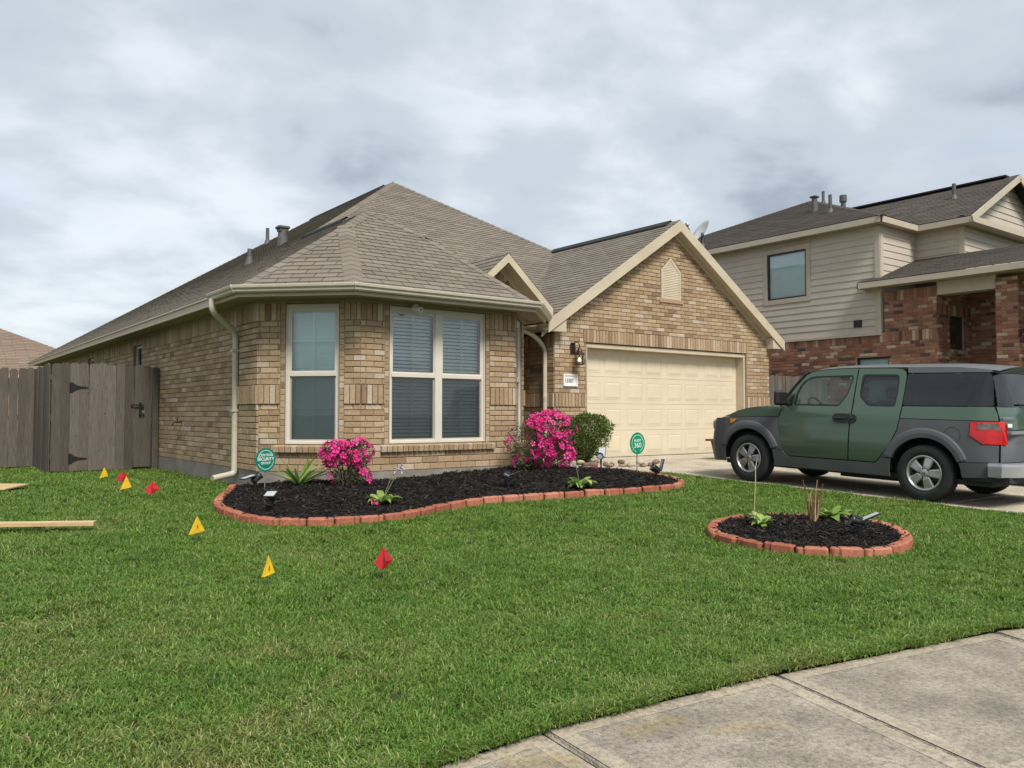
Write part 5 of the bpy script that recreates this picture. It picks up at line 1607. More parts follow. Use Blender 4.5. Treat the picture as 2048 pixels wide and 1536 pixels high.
for path, closed, nm, lab in ((path1,False,'bed_edging','curved terracotta brick edging round the big bed by the bay window'),(path2,True,'bed_edging','terracotta brick edging ring round the small oval bed in the lawn')):
    rsp = resample(path, 0.275, closed); c0 = sum(rsp, Vector())/len(rsp); c0.z = G(c0.x,c0.y)
    ed = empty(nm, c0); tag(ed, lab, 'edging')
    for i, p in enumerate(rsp):
        q = rsp[(i+1)%len(rsp)] if (closed or i < len(rsp)-1) else p*2-rsp[i-1]
        if not closed and i == len(rsp)-1: continue
        o = link(bpy.data.objects.new('edging_brick', rm.choice(edm)), ed); m_ = (p+q)/2
        dz = G(q.x,q.y)-G(p.x,p.y)
        o.location = Vector((m_.x,m_.y,G(m_.x,m_.y)-(0.046 if closed else 0.034)+rm.uniform(-0.006,0.008)))-c0
        o.rotation_euler = (rm.gauss(0,0.03), -math.atan2(dz,(q-p).length)+rm.gauss(0,0.02), math.atan2(q.y-p.y,q.x-p.x)+rm.gauss(0,0.025))
        o.scale = ((q-p).length/0.283,1,1)

# ------------------------------------------------------------------ plants
M_azleaf = leaf_mat('azalea_leaf', [(0.0,(0.022,0.034,0.012)),(0.5,(0.055,0.085,0.025)),(1.0,(0.13,0.16,0.05))], 0.45, 0.2)
M_bloom = leaf_mat('azalea_bloom', [(0.0,(0.62,0.012,0.17)),(0.6,(0.84,0.025,0.27)),(0.9,(0.90,0.07,0.38)),(1.0,(0.92,0.25,0.52))], 0.5, 0.3, 40)
M_twig = pm('twig', (0.13,0.09,0.055),(0.08,0.055,0.035),20,0.9)
M_shrub = leaf_mat('shrub_leaf', [(0.0,(0.03,0.055,0.010)),(0.5,(0.095,0.15,0.022)),(0.8,(0.18,0.25,0.04)),(1.0,(0.28,0.34,0.07))], 0.4, 0.25)
M_hosta = leaf_mat('hosta_leaf', [(0.0,(0.09,0.19,0.03)),(0.5,(0.20,0.33,0.06)),(1.0,(0.42,0.50,0.16))], 0.45, 0.3)
M_petal = leaf_mat('pale_petal', [(0.0,(0.55,0.42,0.58)),(1.0,(0.80,0.74,0.80))], 0.5, 0.35)
def leaf_quad(mb, p, d, up, L, w, tone, fold=0.25):
    """small pointed leaf: 4 triangles folded along the midrib"""
    d = d.normalized(); s_ = d.cross(up)
    s_ = s_.normalized() if s_.length > 1e-5 else Vector((1,0,0)); n = s_.cross(d)
    a = p; b = p+d*L*0.5+s_*w+n*w*fold; c = p+d*L-n*L*0.08; e = p+d*L*0.5-s_*w+n*w*fold; m_ = p+d*L*0.5
    mb.add([a,b,c,e,m_], [(0,1,4),(1,2,4),(4,2,3),(0,4,3)], 0, tone)
def bloom_mesh(tone, r=0.033):
    mb = MB()
    for k in range(5):
        a = 2*math.pi*k/5; ca, sa = math.cos(a), math.sin(a); da = 0.55
        def pt(rr, th, z): return (rr*math.cos(a+th), rr*math.sin(a+th), z)
        v = [pt(0.004,0,0.0), pt(r*0.55,-da*0.8,0.018), pt(r*0.95,-da*0.75,0.020), pt(r*1.15,0,0.016), pt(r*0.95,da*0.75,0.020), pt(r*0.55,da*0.8,0.018), pt(r*0.6,0,0.013)]
        mb.add(v, [(0,1,6),(1,2,6),(2,3,6),(6,3,4),(6,4,5),(0,6,5)], 0, tone, False)
    mb.tube([(0,0,-0.014),(0,0,0.002)], [0.002,0.006], 5, 0, 0.2, False)
    for k in range(4):
        a = 1.5*k; mb.tube([(0,0,0.004),(0.006*math.cos(a),0.006*math.sin(a),0.035)], 0.0008, 3, 0, 0.95, False)
    return mb.mesh('flower', M_bloom)
blooms = [bloom_mesh(t, r) for t, r in ((0.25,0.036),(0.5,0.040),(0.65,0.038),(0.8,0.042),(0.92,0.036))]
def azalea(name, loc, label, lobes, n_leaf, n_flower, sd, flower_bias, twigs):
    rr = random.Random(sd); root = empty(name, loc); tag(root, label, 'azalea')
    def sample(shell=0.55):
        c, rad, w = rr.choices(lobes, [l[2] for l in lobes])[0]
        d = Vector((rr.gauss(0,1),rr.gauss(0,1),rr.gauss(0,1))).normalized()
        k = shell+(1-shell)*rr.random()**0.6
        k *= 1+0.16*mnoise.noise(d*2.3+Vector(c)*3)
        return Vector(c)+Vector((d.x*rad[0],d.y*rad[1],d.z*rad[2]))*k, d, k
    mb = MB(); tips = []
    for i in range(twigs):
        p, d, k = sample(0.85)
        if p.z < 0.1: p.z = 0.1+rr.random()*0.1
        m_ = Vector((p.x*0.45,p.y*0.45,p.z*0.5))+Vector((rr.gauss(0,0.03),rr.gauss(0,0.03),0))
        mb.tube([(rr.gauss(0,0.03),rr.gauss(0,0.03),-0.03),m_,p], [0.008,0.006,0.003], 5); tips.append((p,(p-m_).normalized()))
    mb.build('stem', M_twig, root)
    mb = MB()
    for i in range(n_leaf):
        p, d, k = sample(0.35)
        if p.z < 0.04: continue
        dd_ = (d+Vector((rr.gauss(0,0.5),rr.gauss(0,0.5),rr.gauss(0.25,0.5))))
        leaf_quad(mb, p, dd_, Vector((rr.gauss(0,1),rr.gauss(0,1),1.2)), rr.uniform(0.022,0.042), rr.uniform(0.006,0.010), min(1,max(0,rr.gauss(0.45,0.22))))
    for p, dd_ in tips:     # leafy shoots sticking out
        for q in range(9):
            leaf_quad(mb, p+dd_*rr.uniform(-0.06,0.05), dd_+Vector((rr.gauss(0,0.9),rr.gauss(0,0.9),rr.gauss(0.2,0.7))), Vector((0,0,1)), rr.uniform(0.025,0.045), 0.008, min(1,max(0,rr.gauss(0.65,0.2))))
    tag(mb.build('foliage', M_azleaf, root), kind='stuff')
    made = 0; tries = 0
    while made < n_flower and tries < n_flower*30:
        tries += 1
        p, d, k = sample(0.92)
        if p.z < 0.06 or rr.random() > flower_bias(p, d): continue
        nn = (d+Vector((rr.gauss(0,0.35),rr.gauss(0,0.35)-0.15,rr.gauss(0.15,0.3)))).normalized()
        o = link(bpy.data.objects.new('flower', rr.choice(blooms)), root)
        o.location = p; o.rotation_euler = (nn.to_track_quat('Z','Y') @ Matrix.Rotation(rr.uniform(0,6.28),3,'Z').to_quaternion()).to_euler()
        s_ = rr.uniform(0.85,1.4); o.scale = (s_,s_,s_); made += 1
    return root
az1 = (4.64,9.55,bed_z(4.64,9.55,1)-0.02)
azalea('azalea_bush', az1, 'smaller pink azalea bush below the tall single bay window', [((-0.02,0,0.30),(0.26,0.24,0.26),1.0),((0.10,-0.05,0.42),(0.22,0.20,0.17),0.8),((-0.16,0.02,0.42),(0.16,0.16,0.15),0.5),((0.16,-0.1,0.12),(0.12,0.12,0.12),0.25)], 2600, 170, 3,
       lambda p, d: 0.1 if (p.z < 0.25 and p.x < 0.08) else (0.95 if p.z > 0.3 else 0.5), 26)
az2 = (7.68,9.36,bed_z(7.68,9.36,1)-0.02)
azalea('azalea_bush', az2, 'larger hot pink azalea bush at the right corner of the bay', [((0.08,0,0.50),(0.42,0.40,0.36),1.0),((0.16,-0.05,0.62),(0.34,0.32,0.24),0.8),((-0.30,0.05,0.42),(0.26,0.26,0.30),0.6),((0.12,-0.12,0.25),(0.32,0.3,0.22),0.6),((-0.36,0,0.2),(0.16,0.16,0.16),0.25)], 5200, 300, 5,
       lambda p, d: 0.22 if p.x < -0.22 else (0.95 if d.y < 0.4 else 0.25), 46)
def leafy(name, loc, label, lobes, n_leaf, sd, mat, size, twigs=24, top_tone=0.35):
    rr = random.Random(sd); root = empty(name, loc); tag(root, label, 'shrub')
    mb = MB(); tw = []
    for i in range(twigs):
        c, rad, w = rr.choices(lobes,[l[2] for l in lobes])[0]
        d = Vector((rr.gauss(0,1),rr.gauss(0,1),abs(rr.gauss(0.3,1)))).normalized(); p = Vector(c)+Vector((d.x*rad[0],d.y*rad[1],d.z*rad[2]))*0.95
        m_ = Vector((p.x*0.5,p.y*0.5,p.z*0.45)); mb.tube([(rr.gauss(0,0.04),rr.gauss(0,0.04),-0.05),m_,p],[0.012,0.008,0.003],5)
    mb.build('stem', M_twig, root)
    mb = MB()
    for i in range(n_leaf):
        c, rad, w = rr.choices(lobes,[l[2] for l in lobes])[0]
        d = Vector((rr.gauss(0,1),rr.gauss(0,1),rr.gauss(0,1))).normalized()
        k = (0.45+0.55*rr.random()**0.5)*(1+0.22*mnoise.noise(d*2.6+Vector(c)*2))
        p = Vector(c)+Vector((d.x*rad[0],d.y*rad[1],d.z*rad[2]))*k
        if p.z < 0.03: continue
        leaf_quad(mb, p, d+Vector((rr.gauss(0,0.6),rr.gauss(0,0.6),rr.gauss(0.3,0.5))), Vector((rr.gauss(0,1),rr.gauss(0,1),1)), rr.uniform(0.7,1.25)*size, size*0.27, min(1,max(0,rr.gauss(0.45,0.22))))
    tag(mb.build('foliage', mat, root), kind='stuff')
    return root
leafy('clipped_shrub', (9.93,10.90,0.02), 'clipped green shrub in front of the garage door edge', [((0.0,0,0.48),(0.50,0.46,0.38),1.0),((0.12,0,0.62),(0.44,0.40,0.24),0.9),((-0.1,0,0.25),(0.36,0.34,0.24),0.5)], 10500, 8, M_shrub, 0.038, 36)
leafy('dark_shrub', (16.15,11.05,0.0), 'dark green shrub behind the car bonnet at the garage corner', [((0,0,0.55),(0.45,0.42,0.52),1.0),((0.1,0,0.85),(0.35,0.3,0.30),0.6)], 3600, 9, M_azleaf, 0.06, 14)
def strap_leaf(L, w, arch, tone, broad=False, fold=0.2):
    """one long arching leaf from the origin along +X"""
    mb = MB(); n = 7; vs = []
    for i in range(n+1):
        t = i/n; x = L*t*(1-0.25*arch*t); z = L*(0.95*t-arch*t*t)
        ww = w*(math.sin(math.pi*min(1,t*0.95+0.05))**0.8 if broad else (1-t)**0.5*(0.6+0.8*min(1,t*4)))
        if i == n: ww = 0.001
        vs += [(x,-ww,z+ww*fold),(x,0,z),(x,ww,z+ww*fold)]
    f = []
    for i in range(n): f += [(3*i,3*i+3,3*i+4,3*i+1),(3*i+1,3*i+4,3*i+5,3*i+2)]
    mb.add(vs, f, 0, tone, True)
    return mb
def hosta(name, loc, label, n, sd, L=0.17, w=0.032, mat=None, broad=True, tones=(0.55,0.22), cat='hosta', archr=(0.55,0.95)):
    rr = random.Random(sd); root = empty(name, loc); tag(root, label, cat)
    for i in range(n):
        l_ = 1.35*L*rr.uniform(0.65,1.15); mb = strap_leaf(l_, 1.3*w*rr.uniform(0.7,1.15), rr.uniform(*archr), min(1,max(0,rr.gauss(*tones))), broad)
        o = mb.build('leaf', mat or M_hosta, root); o.rotation_euler = (rr.gauss(0,0.15), rr.uniform(-0.35,0.35), 6.28*i/n*2.4+rr.gauss(0,0.3)); o.location = (rr.gauss(0,0.012),rr.gauss(0,0.012),0)
    return root
def bz(x, y, w=1): return (x, y, bed_z(x,y,w)-0.005)
def flower_stalk(root, pts, bells, sd):
    rr = random.Random(sd); mb = MB(); mb.tube(pts, [0.004]*(len(pts)-1)+[0.002], 5); mb.build('flower_stalk', pm('stalk%d' % sd,(0.16,0.17,0.06),(0.10,0.08,0.04),20,0.7), root)
    e_ = Vector(pts[-1])
    for k in range(bells):
        mb = MB(); d = Vector((rr.gauss(0,0.6),rr.gauss(0,0.6),-0.6)).normalized()
        M_ = Matrix.Translation(e_-Vector((0,0,0.018*k))) @ d.to_track_quat('Z','Y').to_matrix().to_4x4()
        mb.lathe([(0.002,0.0),(0.006,0.015),(0.008,0.03),(0.015,0.045)], 6, M_, 0, rr.random()); mb.build('bell_flower', M_petal, root)
h = hosta('hosta', bz(4.44,8.25), 'hosta with pale green leaves and lilac bells in the bed below the azalea', 20, 41, 0.19, 0.030)
flower_stalk(h, [(0,0,0),(0.12,0.06,0.15),(0.24,0.12,0.28),(0.36,0.18,0.43)], 5, 1); flower_stalk(h, [(0,0,0),(0.10,0.08,0.13),(0.20,0.16,0.25),(0.29,0.22,0.38)], 4, 2)
h = hosta('hosta', bz(7.17,7.95), 'spreading light green hosta in the bed near the larger azalea', 30, 42, 0.22, 0.032)
flower_stalk(h, [(0,0,0),(0.0,0.05,0.18),(0.02,0.12,0.32)], 3, 3)
hosta('lily_clump', bz(4.18,9.95), 'spiky clump of striped strap leaves beside the round security sign', 22, 43, 0.36, 0.017, M_hosta, False, (0.5,0.3), 'plant', (0.08,0.55))
hosta('hosta', bz(6.74,4.88,2), 'small yellow-green hosta at the left end of the oval bed', 18, 44, 0.17, 0.030, tones=(0.7,0.2))
hosta('hosta', bz(7.60,4.66,2), 'low broad hosta behind the dead stems in the oval bed', 26, 45, 0.20, 0.030)
# dead cut stems and the long dry stalk
ds = empty('cut_back_plant', bz(7.28,4.66,2)); tag(ds, 'clump of brown cut dead stems standing in the oval bed', 'dead plant')
M_dead = tone_mat('dead_stem', [(0.0,(0.10,0.045,0.022)),(0.6,(0.24,0.14,0.065)),(1.0,(0.44,0.35,0.20))], nscale=40, namt=0.3)
rr = random.Random(4)
for i in range(22):
    a = rr.uniform(0,6.28); l_ = rr.uniform(0.18,0.44); s_ = rr.uniform(0.05,0.24)
    mb = MB(); p0 = Vector((math.cos(a)*0.03,math.sin(a)*0.03,-0.01)); p1 = p0+Vector((math.cos(a)*s_*l_,math.sin(a)*s_*l_,l_)); mb.tube([p0,(p0+p1)/2+Vector((rr.gauss(0,0.006),rr.gauss(0,0.006),0)),p1],[0.008,0.006,0.004],5,0,rr.uniform(0.1,1)); mb.build('stem', M_dead, ds)
st_ = empty('dry_stalk', bz(6.70,4.93,2)); tag(st_, 'single long dry flower stalk bending up in front of the car', 'stalk')
mb = MB(); mb.tube([(0,0,0),(0.04,0.02,0.22),(0.10,0.05,0.42),(0.17,0.10,0.55),(0.28,0.16,0.63)], [0.005,0.004,0.004,0.004,0.003], 6, 0, 1.0); mb.build('stem', M_dead, st_)
mb = MB(); mb.tube([(0.25,0.145,0.612),(0.30,0.17,0.645)], [0.004,0.007], 6, 0, 0.6); mb.build('seed_tip', M_dead, st_)

# ------------------------------------------------------------------ signs, flags, lights, boards, rocks
M_green = pm('sign_green', (0.0,0.20,0.135),(0.0,0.175,0.12),3,0.35)
M_green2 = pm('sign_bright_green', (0.0,0.27,0.125),(0.0,0.245,0.115),3,0.35)
M_steel = pm('sign_stake', (0.42,0.42,0.40),(0.34,0.34,0.33),12,0.4,metal=0.7)
M_sticker = pm('sign_white', (0.80,0.84,0.80),None,3,0.4)
def yard_sign(loc, h, r, rz, mat, label, lines, ring, extra=None):
    root = empty('yard_sign', loc, rz); tag(root, label, 'sign')
    mb = MB(); mb.tube([(0,0.008,-0.12),(0,0.008,h)], 0.008, 8); mb.build('stake', M_steel, root)
    n = 8
    poly = [(r*math.cos(2*math.pi*k/40)*0.97,r*math.sin(2*math.pi*k/40)) for k in range(40)]
    mb = MB(); mb.prism(poly, -0.003, 0.003, FW_); o = mb.build('face', mat, root); o.location = (0,-0.004,h+r*0.92)
    mb = MB()
    n = 48
    for k in range(n):
        a0, a1 = 2*math.pi*k/n, 2*math.pi*(k+1)/n
        if any(lo <= math.degrees(a0) % 360 <= hi for lo, hi in ring[1]): continue
        r0, r1 = r*ring[0], r*(ring[0]+0.045)
        mb.face([FW_ @ Vector((r0*math.cos(a0)*0.97,r0*math.sin(a0),0)),FW_ @ Vector((r1*math.cos(a0)*0.97,r1*math.sin(a0),0)),FW_ @ Vector((r1*math.cos(a1)*0.97,r1*math.sin(a1),0)),FW_ @ Vector((r0*math.cos(a1)*0.97,r0*math.sin(a1),0))])
    o = mb.build('ring', M_sticker, root); o.location = (0,-0.0095,h+r*0.92)
    for txt, sz, dz, fw_ in lines:
        o = link(bpy.data.objects.new('lettering', text_mesh(txt, sz, M_sticker, 0.0008, font_w=fw_)), root)
        o.matrix_local = Matrix.Translation((0,-0.0095,h+r*0.92+dz)) @ FW_
    return root
p = (3.88,10.32); yard_sign((*p,bed_z(*p,1)), 0.22, 0.155, R(14), M_green, 'round green Central Security Group sign on a stake by the downspout', [('CENTRAL',0.048,0.06,0.0006),('SECURITY',0.056,0.008,0.0012),('GROUP',0.044,-0.042,0.0004),('ANDREWS 24/7',0.014,-0.098,0.0)][:3], (0.76,[(345,360),(0,15),(165,195)]))
p = (9.02,8.72); r_ = yard_sign((*p,bed_z(*p,1)), 0.30, 0.165, R(0), M_green2, 'round green Alert 360 sign on a stake before the garage door', [('ALERT',0.055,0.042,0.0008),('360',0.105,-0.032,0.0006)], (0.74,[(255,285)]))
mb = MB(); mb.tube([(0,0.0,0.585),(0,0.0,0.615)], 0.012, 8); mb.build('stake_tip', M_black, r_)
M_fy = leaf_mat('flag_yellow', [(0.0,(0.70,0.40,0.004)),(1.0,(0.82,0.52,0.01))], 0.4, 0.3); M_fr = leaf_mat('flag_red', [(0.0,(0.45,0.012,0.016)),(1.0,(0.62,0.025,0.03))], 0.4, 0.3)
def survey_flag(px, mat, label, shape, h=0.20, rz=0.0, mark=False):
    x, y = px; root = empty('survey_flag', (x,y,G(x,y)-0.03), rz); tag(root, label, 'flag', 'survey flags in the lawn')
    mb = MB(); mb.tube([(0,0.004,-0.08),(0.004,0.004,h*0.6),(0,0.004,h)], 0.0016, 5); mb.build('wire', M_steel, root)
    mb = MB(); rr = random.Random(int(x*100))
    for k, (pts) in enumerate(shape):
        mb.add([(a*1.0, b, c) for a, b, c in pts], [tuple(range(len(pts)))], 0, rr.uniform(0.2,0.9))
    o = mb.build('flag', mat, root)
    if mark:
        mb = MB(); mb.face([(0.001,-0.0275,h-0.075),(0.007,-0.0285,h-0.075),(0.009,-0.0325,h-0.105),(0.003,-0.0325,h-0.105)]); mb.build('printed_mark', M_black, root)
def fl_narrow(h, w, L): return [[(0,0,h),(-w*0.55,-0.02,h-L*0.95),(-w*0.2,-0.03,h-L*0.9)],[(0,0,h),(-w*0.2,-0.03,h-L*0.9),(w*0.5,-0.012,h-L*0.78)],[(0,0,h),(w*0.5,-0.012,h-L*0.78),(w*0.35,0.02,h-L*0.5)]]
def fl_wide(h, w, L): return [[(0,0,h),(-w*0.55,-0.012,h-L*0.7),(-w*0.1,-0.03,h-L)],[(0,0,h),(-w*0.1,-0.03,h-L),(0.012,-0.035,h-L*0.6)],[(0,0,h),(0.012,-0.035,h-L*0.6),(-w*0.1,-0.03,h-L),(w*0.6,0.0,h-L*0.58)]]
survey_flag((2.12,5.56), M_fy, 'narrow yellow flag near the middle of the lawn, left of the red one', fl_narrow(0.235,0.085,0.16), 0.235, -0.3, True)
survey_flag((2.87,5.30), M_fr, 'red flag standing alone nearest the camera in the lawn', fl_wide(0.255,0.12,0.165), 0.255, -0.4, True)
survey_flag((2.20,7.48), M_fy, 'yellow flag in front of the left end of the brick edging', fl_narrow(0.25,0.13,0.17), 0.25, -0.2, True)
survey_flag((2.58,10.6), M_fr, 'red flag nearest the house wall, right of the flag cluster', fl_wide(0.25,0.15,0.17), 0.25, -0.2)
survey_flag((2.44,11.3), M_fy, 'yellow flag lower in the cluster before the gate', fl_narrow(0.25,0.13,0.18), 0.25, -0.2)
survey_flag((2.60,12.3), M_fr, 'red flag between two yellow flags before the gate', fl_wide(0.24,0.16,0.15), 0.24, 0.1)
survey_flag((2.53,13.1), M_fy, 'yellow flag closest to the wooden gate', fl_narrow(0.26,0.11,0.17), 0.26, -0.4)
M_bp = pm('black_plastic', (0.013,0.013,0.014),(0.02,0.02,0.021),15,0.35); M_pv = pm('solar_cell_sky_tint', (0.50,0.53,0.54),(0.44,0.47,0.48),30,0.25)  # solar cell base colour painted pale to stand in for reflected sky
M_lens = pm('spot_lens', (0.30,0.31,0.32),None,30,0.2)
def spot(px, which, label, rz, head=-30, panel=20, h=0.16, pl_=True):
    x, y = px; root = empty('solar_spotlight', (x,y,bed_z(x,y,which)-0.01), rz); root.scale = (1.15,1.15,1.15); tag(root, label, 'spotlight', 'solar spotlights in the beds')
    mb = MB(); mb.tube([(0,0,-0.08),(0,0,h)], [0.006,0.013], 8); mb.build('stake', M_bp, root)
    M_ = Matrix.Translation((0,0,h+0.02)) @ Matrix.Rotation(R(90+head),4,'Y')
    mb = MB(); mb.lathe([(0.0,-0.05),(0.026,-0.045),(0.034,-0.02),(0.040,0.04),(0.047,0.065),(0.041,0.065),(0.036,0.05)], 16, M_)
    for k in range(8):
        a = 2*math.pi*k/8; q = [M_ @ Vector((0.034*math.cos(a),0.034*math.sin(a),-0.035)), M_ @ Vector((0.044*math.cos(a),0.044*math.sin(a),0.045))]; mb.tube(q, 0.003, 4)
    mb.build('lamp_head', M_bp, root)
    mb = MB(); mb.lathe([(0.0,0.052),(0.038,0.052)], 16, M_); mb.build('lens', M_lens, root)
    if pl_:
        M2 = Matrix.Translation((-0.06,0,h+0.05)) @ Matrix.Rotation(R(panel),4,'Y')
        mb = MB(); mb.bbox((-0.10,-0.05,-0.006),(0.05,0.05,0.006), 0.003, 0, 0.5, M2); mb.tube([Vector((0,0,h)), M2 @ Vector((0.0,0,0))], 0.010, 6); mb.build('panel_case', M_bp, root)
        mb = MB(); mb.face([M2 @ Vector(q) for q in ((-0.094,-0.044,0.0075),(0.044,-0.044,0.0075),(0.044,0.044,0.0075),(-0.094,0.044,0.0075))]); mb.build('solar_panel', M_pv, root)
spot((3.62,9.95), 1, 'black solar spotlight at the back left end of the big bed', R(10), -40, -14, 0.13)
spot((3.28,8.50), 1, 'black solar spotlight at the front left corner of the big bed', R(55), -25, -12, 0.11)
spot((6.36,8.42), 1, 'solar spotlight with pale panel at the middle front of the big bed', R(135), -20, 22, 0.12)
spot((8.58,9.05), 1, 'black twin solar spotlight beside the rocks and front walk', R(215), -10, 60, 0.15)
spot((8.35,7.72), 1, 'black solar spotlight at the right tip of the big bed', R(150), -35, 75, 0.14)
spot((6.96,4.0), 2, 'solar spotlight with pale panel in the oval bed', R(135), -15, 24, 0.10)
M_pine = pm('raw_pine_board', (0.56,0.40,0.21),(0.47,0.32,0.155),5,0.75,0.15,40,stretch=(0.4,6,6))
for name, cx, cy, rz, L, w_, t, lab in (('lumber_board',0.62,8.98,R(-24),2.1,0.10,0.04,'long raw lumber board lying on the lawn at left'),('plywood_offcut',0.95,12.75,R(-32),1.0,0.62,0.02,'pale plywood offcut lying on grass near the left fence')):
    mb = MB(); mb.bbox((-L/2,-w_/2,0),(L/2,w_/2,t), 0.003); o = mb.build(name, M_pine); o.location = (cx,cy,G(cx,cy)+0.045); o.rotation_euler = (0.02,0.015,rz); tag(o, lab, 'board')
# rocks by the shrub
M_rock = tone_mat('river_rock', [(0.0,(0.16,0.11,0.075)),(0.5,(0.33,0.24,0.16)),(1.0,(0.52,0.43,0.33))], rough=0.8, nscale=25, namt=0.3, bmp=0.3)
rr = random.Random(9)
for i in range(17):
    mb = MB(); bm = bmesh.new(); bmesh.ops.create_icosphere(bm, subdivisions=2, radius=1.0)
    sx, sy, sz = rr.uniform(0.05,0.10), rr.uniform(0.04,0.07), rr.uniform(0.03,0.055)
    for v in bm.verts:
        k = 1+0.22*mnoise.noise(v.co*1.4+Vector((i*3.1,0,0))); v.co = Vector((v.co.x*sx*k, v.co.y*sy*k, v.co.z*sz*k))
    me = bpy.data.meshes.new('river_rock'); bm.to_mesh(me); bm.free(); me.materials.append(M_rock)
    a = me.attributes.new('tone','FLOAT','FACE'); a.data.foreach_set('value', [rr.random()]*len(me.polygons))
    for q in me.polygons: q.use_smooth = True
    x = 9.45+i*0.075+rr.uniform(-0.05,0.05); y = 10.42-0.03*i+rr.uniform(-0.12,0.12)
    o = link(bpy.data.objects.new('river_rock', me)); o.location = (x,y,Gd(x,y)+0.03+(0.05 if i % 4 == 0 else 0)); o.rotation_euler = (0,0,rr.uniform(0,3.1))
    tag(o, 'small tan river rock in the heap at the foot of the clipped shrub', 'rock', 'river rocks under the shrub')
# fallen blossoms on the mulch
for i, (x, y, lab) in enumerate(((4.28,8.13,'fallen pink blossom on mulch beside the hosta under the azalea'),(8.18,8.75,'fallen pink blossom on mulch right of the larger azalea'))):
    o = link(bpy.data.objects.new('fallen_blossom', blooms[i+1])); o.location = (x,y,bed_z(x,y,1)+0.02); o.rotation_euler = (0.4,0.3,i); o.scale = (1.3,1.3,1.3); tag(o, lab, 'blossom')
# dry leaves on the lawn
M_dry = tone_mat('dry_leaf', [(0.0,(0.36,0.24,0.12)),(1.0,(0.60,0.48,0.30))], nscale=30, namt=0.25)
for i, (x, y, lab) in enumerate(((0.28,4.06,'curled tan dead leaf on the lawn far left'),(0.27,3.72,'pale dead leaf on grass, second of three at far left'),(0.44,3.44,'large curled dead leaf in the lawn at lower left'),(0.72,3.16,'small pale dead leaf in the lawn near the bottom left'))):
    mb = strap_leaf(0.048,0.013,0.35,(i*0.37)%1,True,0.6); o = mb.build('dead_leaf', M_dry); o.location = (x,y,G(x,y)+0.045); o.rotation_euler = (0.4,-0.35,i*1.7); tag(o, lab, 'leaf')
# rustic bench behind the car
M_bench = pm('old_bench_wood', (0.16,0.095,0.055),(0.10,0.06,0.036),7,0.8,0.2,50,stretch=(0.5,5,5))
bn = empty('wooden_bench', (13.35,10.35,Gd(13,10.35))); tag(bn, 'low rustic wooden bench before the garage door, half behind the car', 'bench')
mb = MB(); mb.bbox((-0.6,-0.15,0.37),(0.6,0.15,0.41),0.006); mb.build('seat', M_bench, bn)
mb = MB(); mb.bbox((-0.52,-0.02,0.25),(0.52,0.02,0.368),0.004); mb.build('apron', M_bench, bn)
for sx in (-1,1):
    mb = MB(); mb.prism([(sx*0.24,0.0),(sx*0.34,0.0),(sx*0.47,0.368),(sx*0.33,0.368)][::sx], -0.12, 0.12, FW_); mb.build('leg', M_bench, bn)
# ------------------------------------------------------------------ the parked car (and a second one of the same shape behind it)
CW = 0.9075
def lerp_tab(tab, x):
    if x <= tab[0][0]: return tab[0][1]
    for (a,va),(b,vb) in zip(tab, tab[1:]):
        if x <= b: return va+(vb-va)*(x-a)/(b-a)
    return tab[-1][1]
def half_w(s, z):
    i = 0.0
    if z > 1.06: i += 0.15*((z-1.06)/0.60)**1.25
    if z > 0.62: i += 0.035*((min(z,1.12)-0.62)/0.45)**2
    if z < 0.55: i += 0.03*((0.55-z)/0.25)**1.5
    i += 0.012*(1-min(1,max(0,(z-0.5)/0.5)))*0
    if s < -0.25:
        t = min(1.0, (-0.25-s)/0.64); i += CW*(1-max(0.0, 1-t**2.6)**(1/2.6))
    if s > 3.05: i += 0.10*((s-3.05)/0.32)**2.2
    return CW-i
def side_pt(s, z, off=0.0, sg=-1):
    return Vector((sg*(half_w(s,z)+off), -s, z))
def seg_dense(poly, step=0.05):
    out = []
    n = len(poly)
    for i in range(n):
        a, b = poly[i], poly[(i+1)%n]; L = math.hypot(b[0]-a[0],b[1]-a[1]); k = max(1,int(L/step))
        for j in range(k): out.append((a[0]+(b[0]-a[0])*j/k, a[1]+(b[1]-a[1])*j/k))
    return out
def ccw(p): return p if area2(p) > 0 else p[::-1]
def round_poly(poly, r=0.04, n=4):
    out = []; m = len(poly)
    for i in range(m):
        p0, p1, p2 = Vector(poly[i-1]), Vector(poly[i]), Vector(poly[(i+1)%m])
        a, b = p0-p1, p2-p1; rr = min(r, a.length*0.45, b.length*0.45); a.normalize(); b.normalize()
        for k in range(n+1):
            t = k/n; q = (p1+a*rr)*(1-t)**2+p1*2*t*(1-t)+(p1+b*rr)*t*t; out.append((q.x,q.y))
    return out
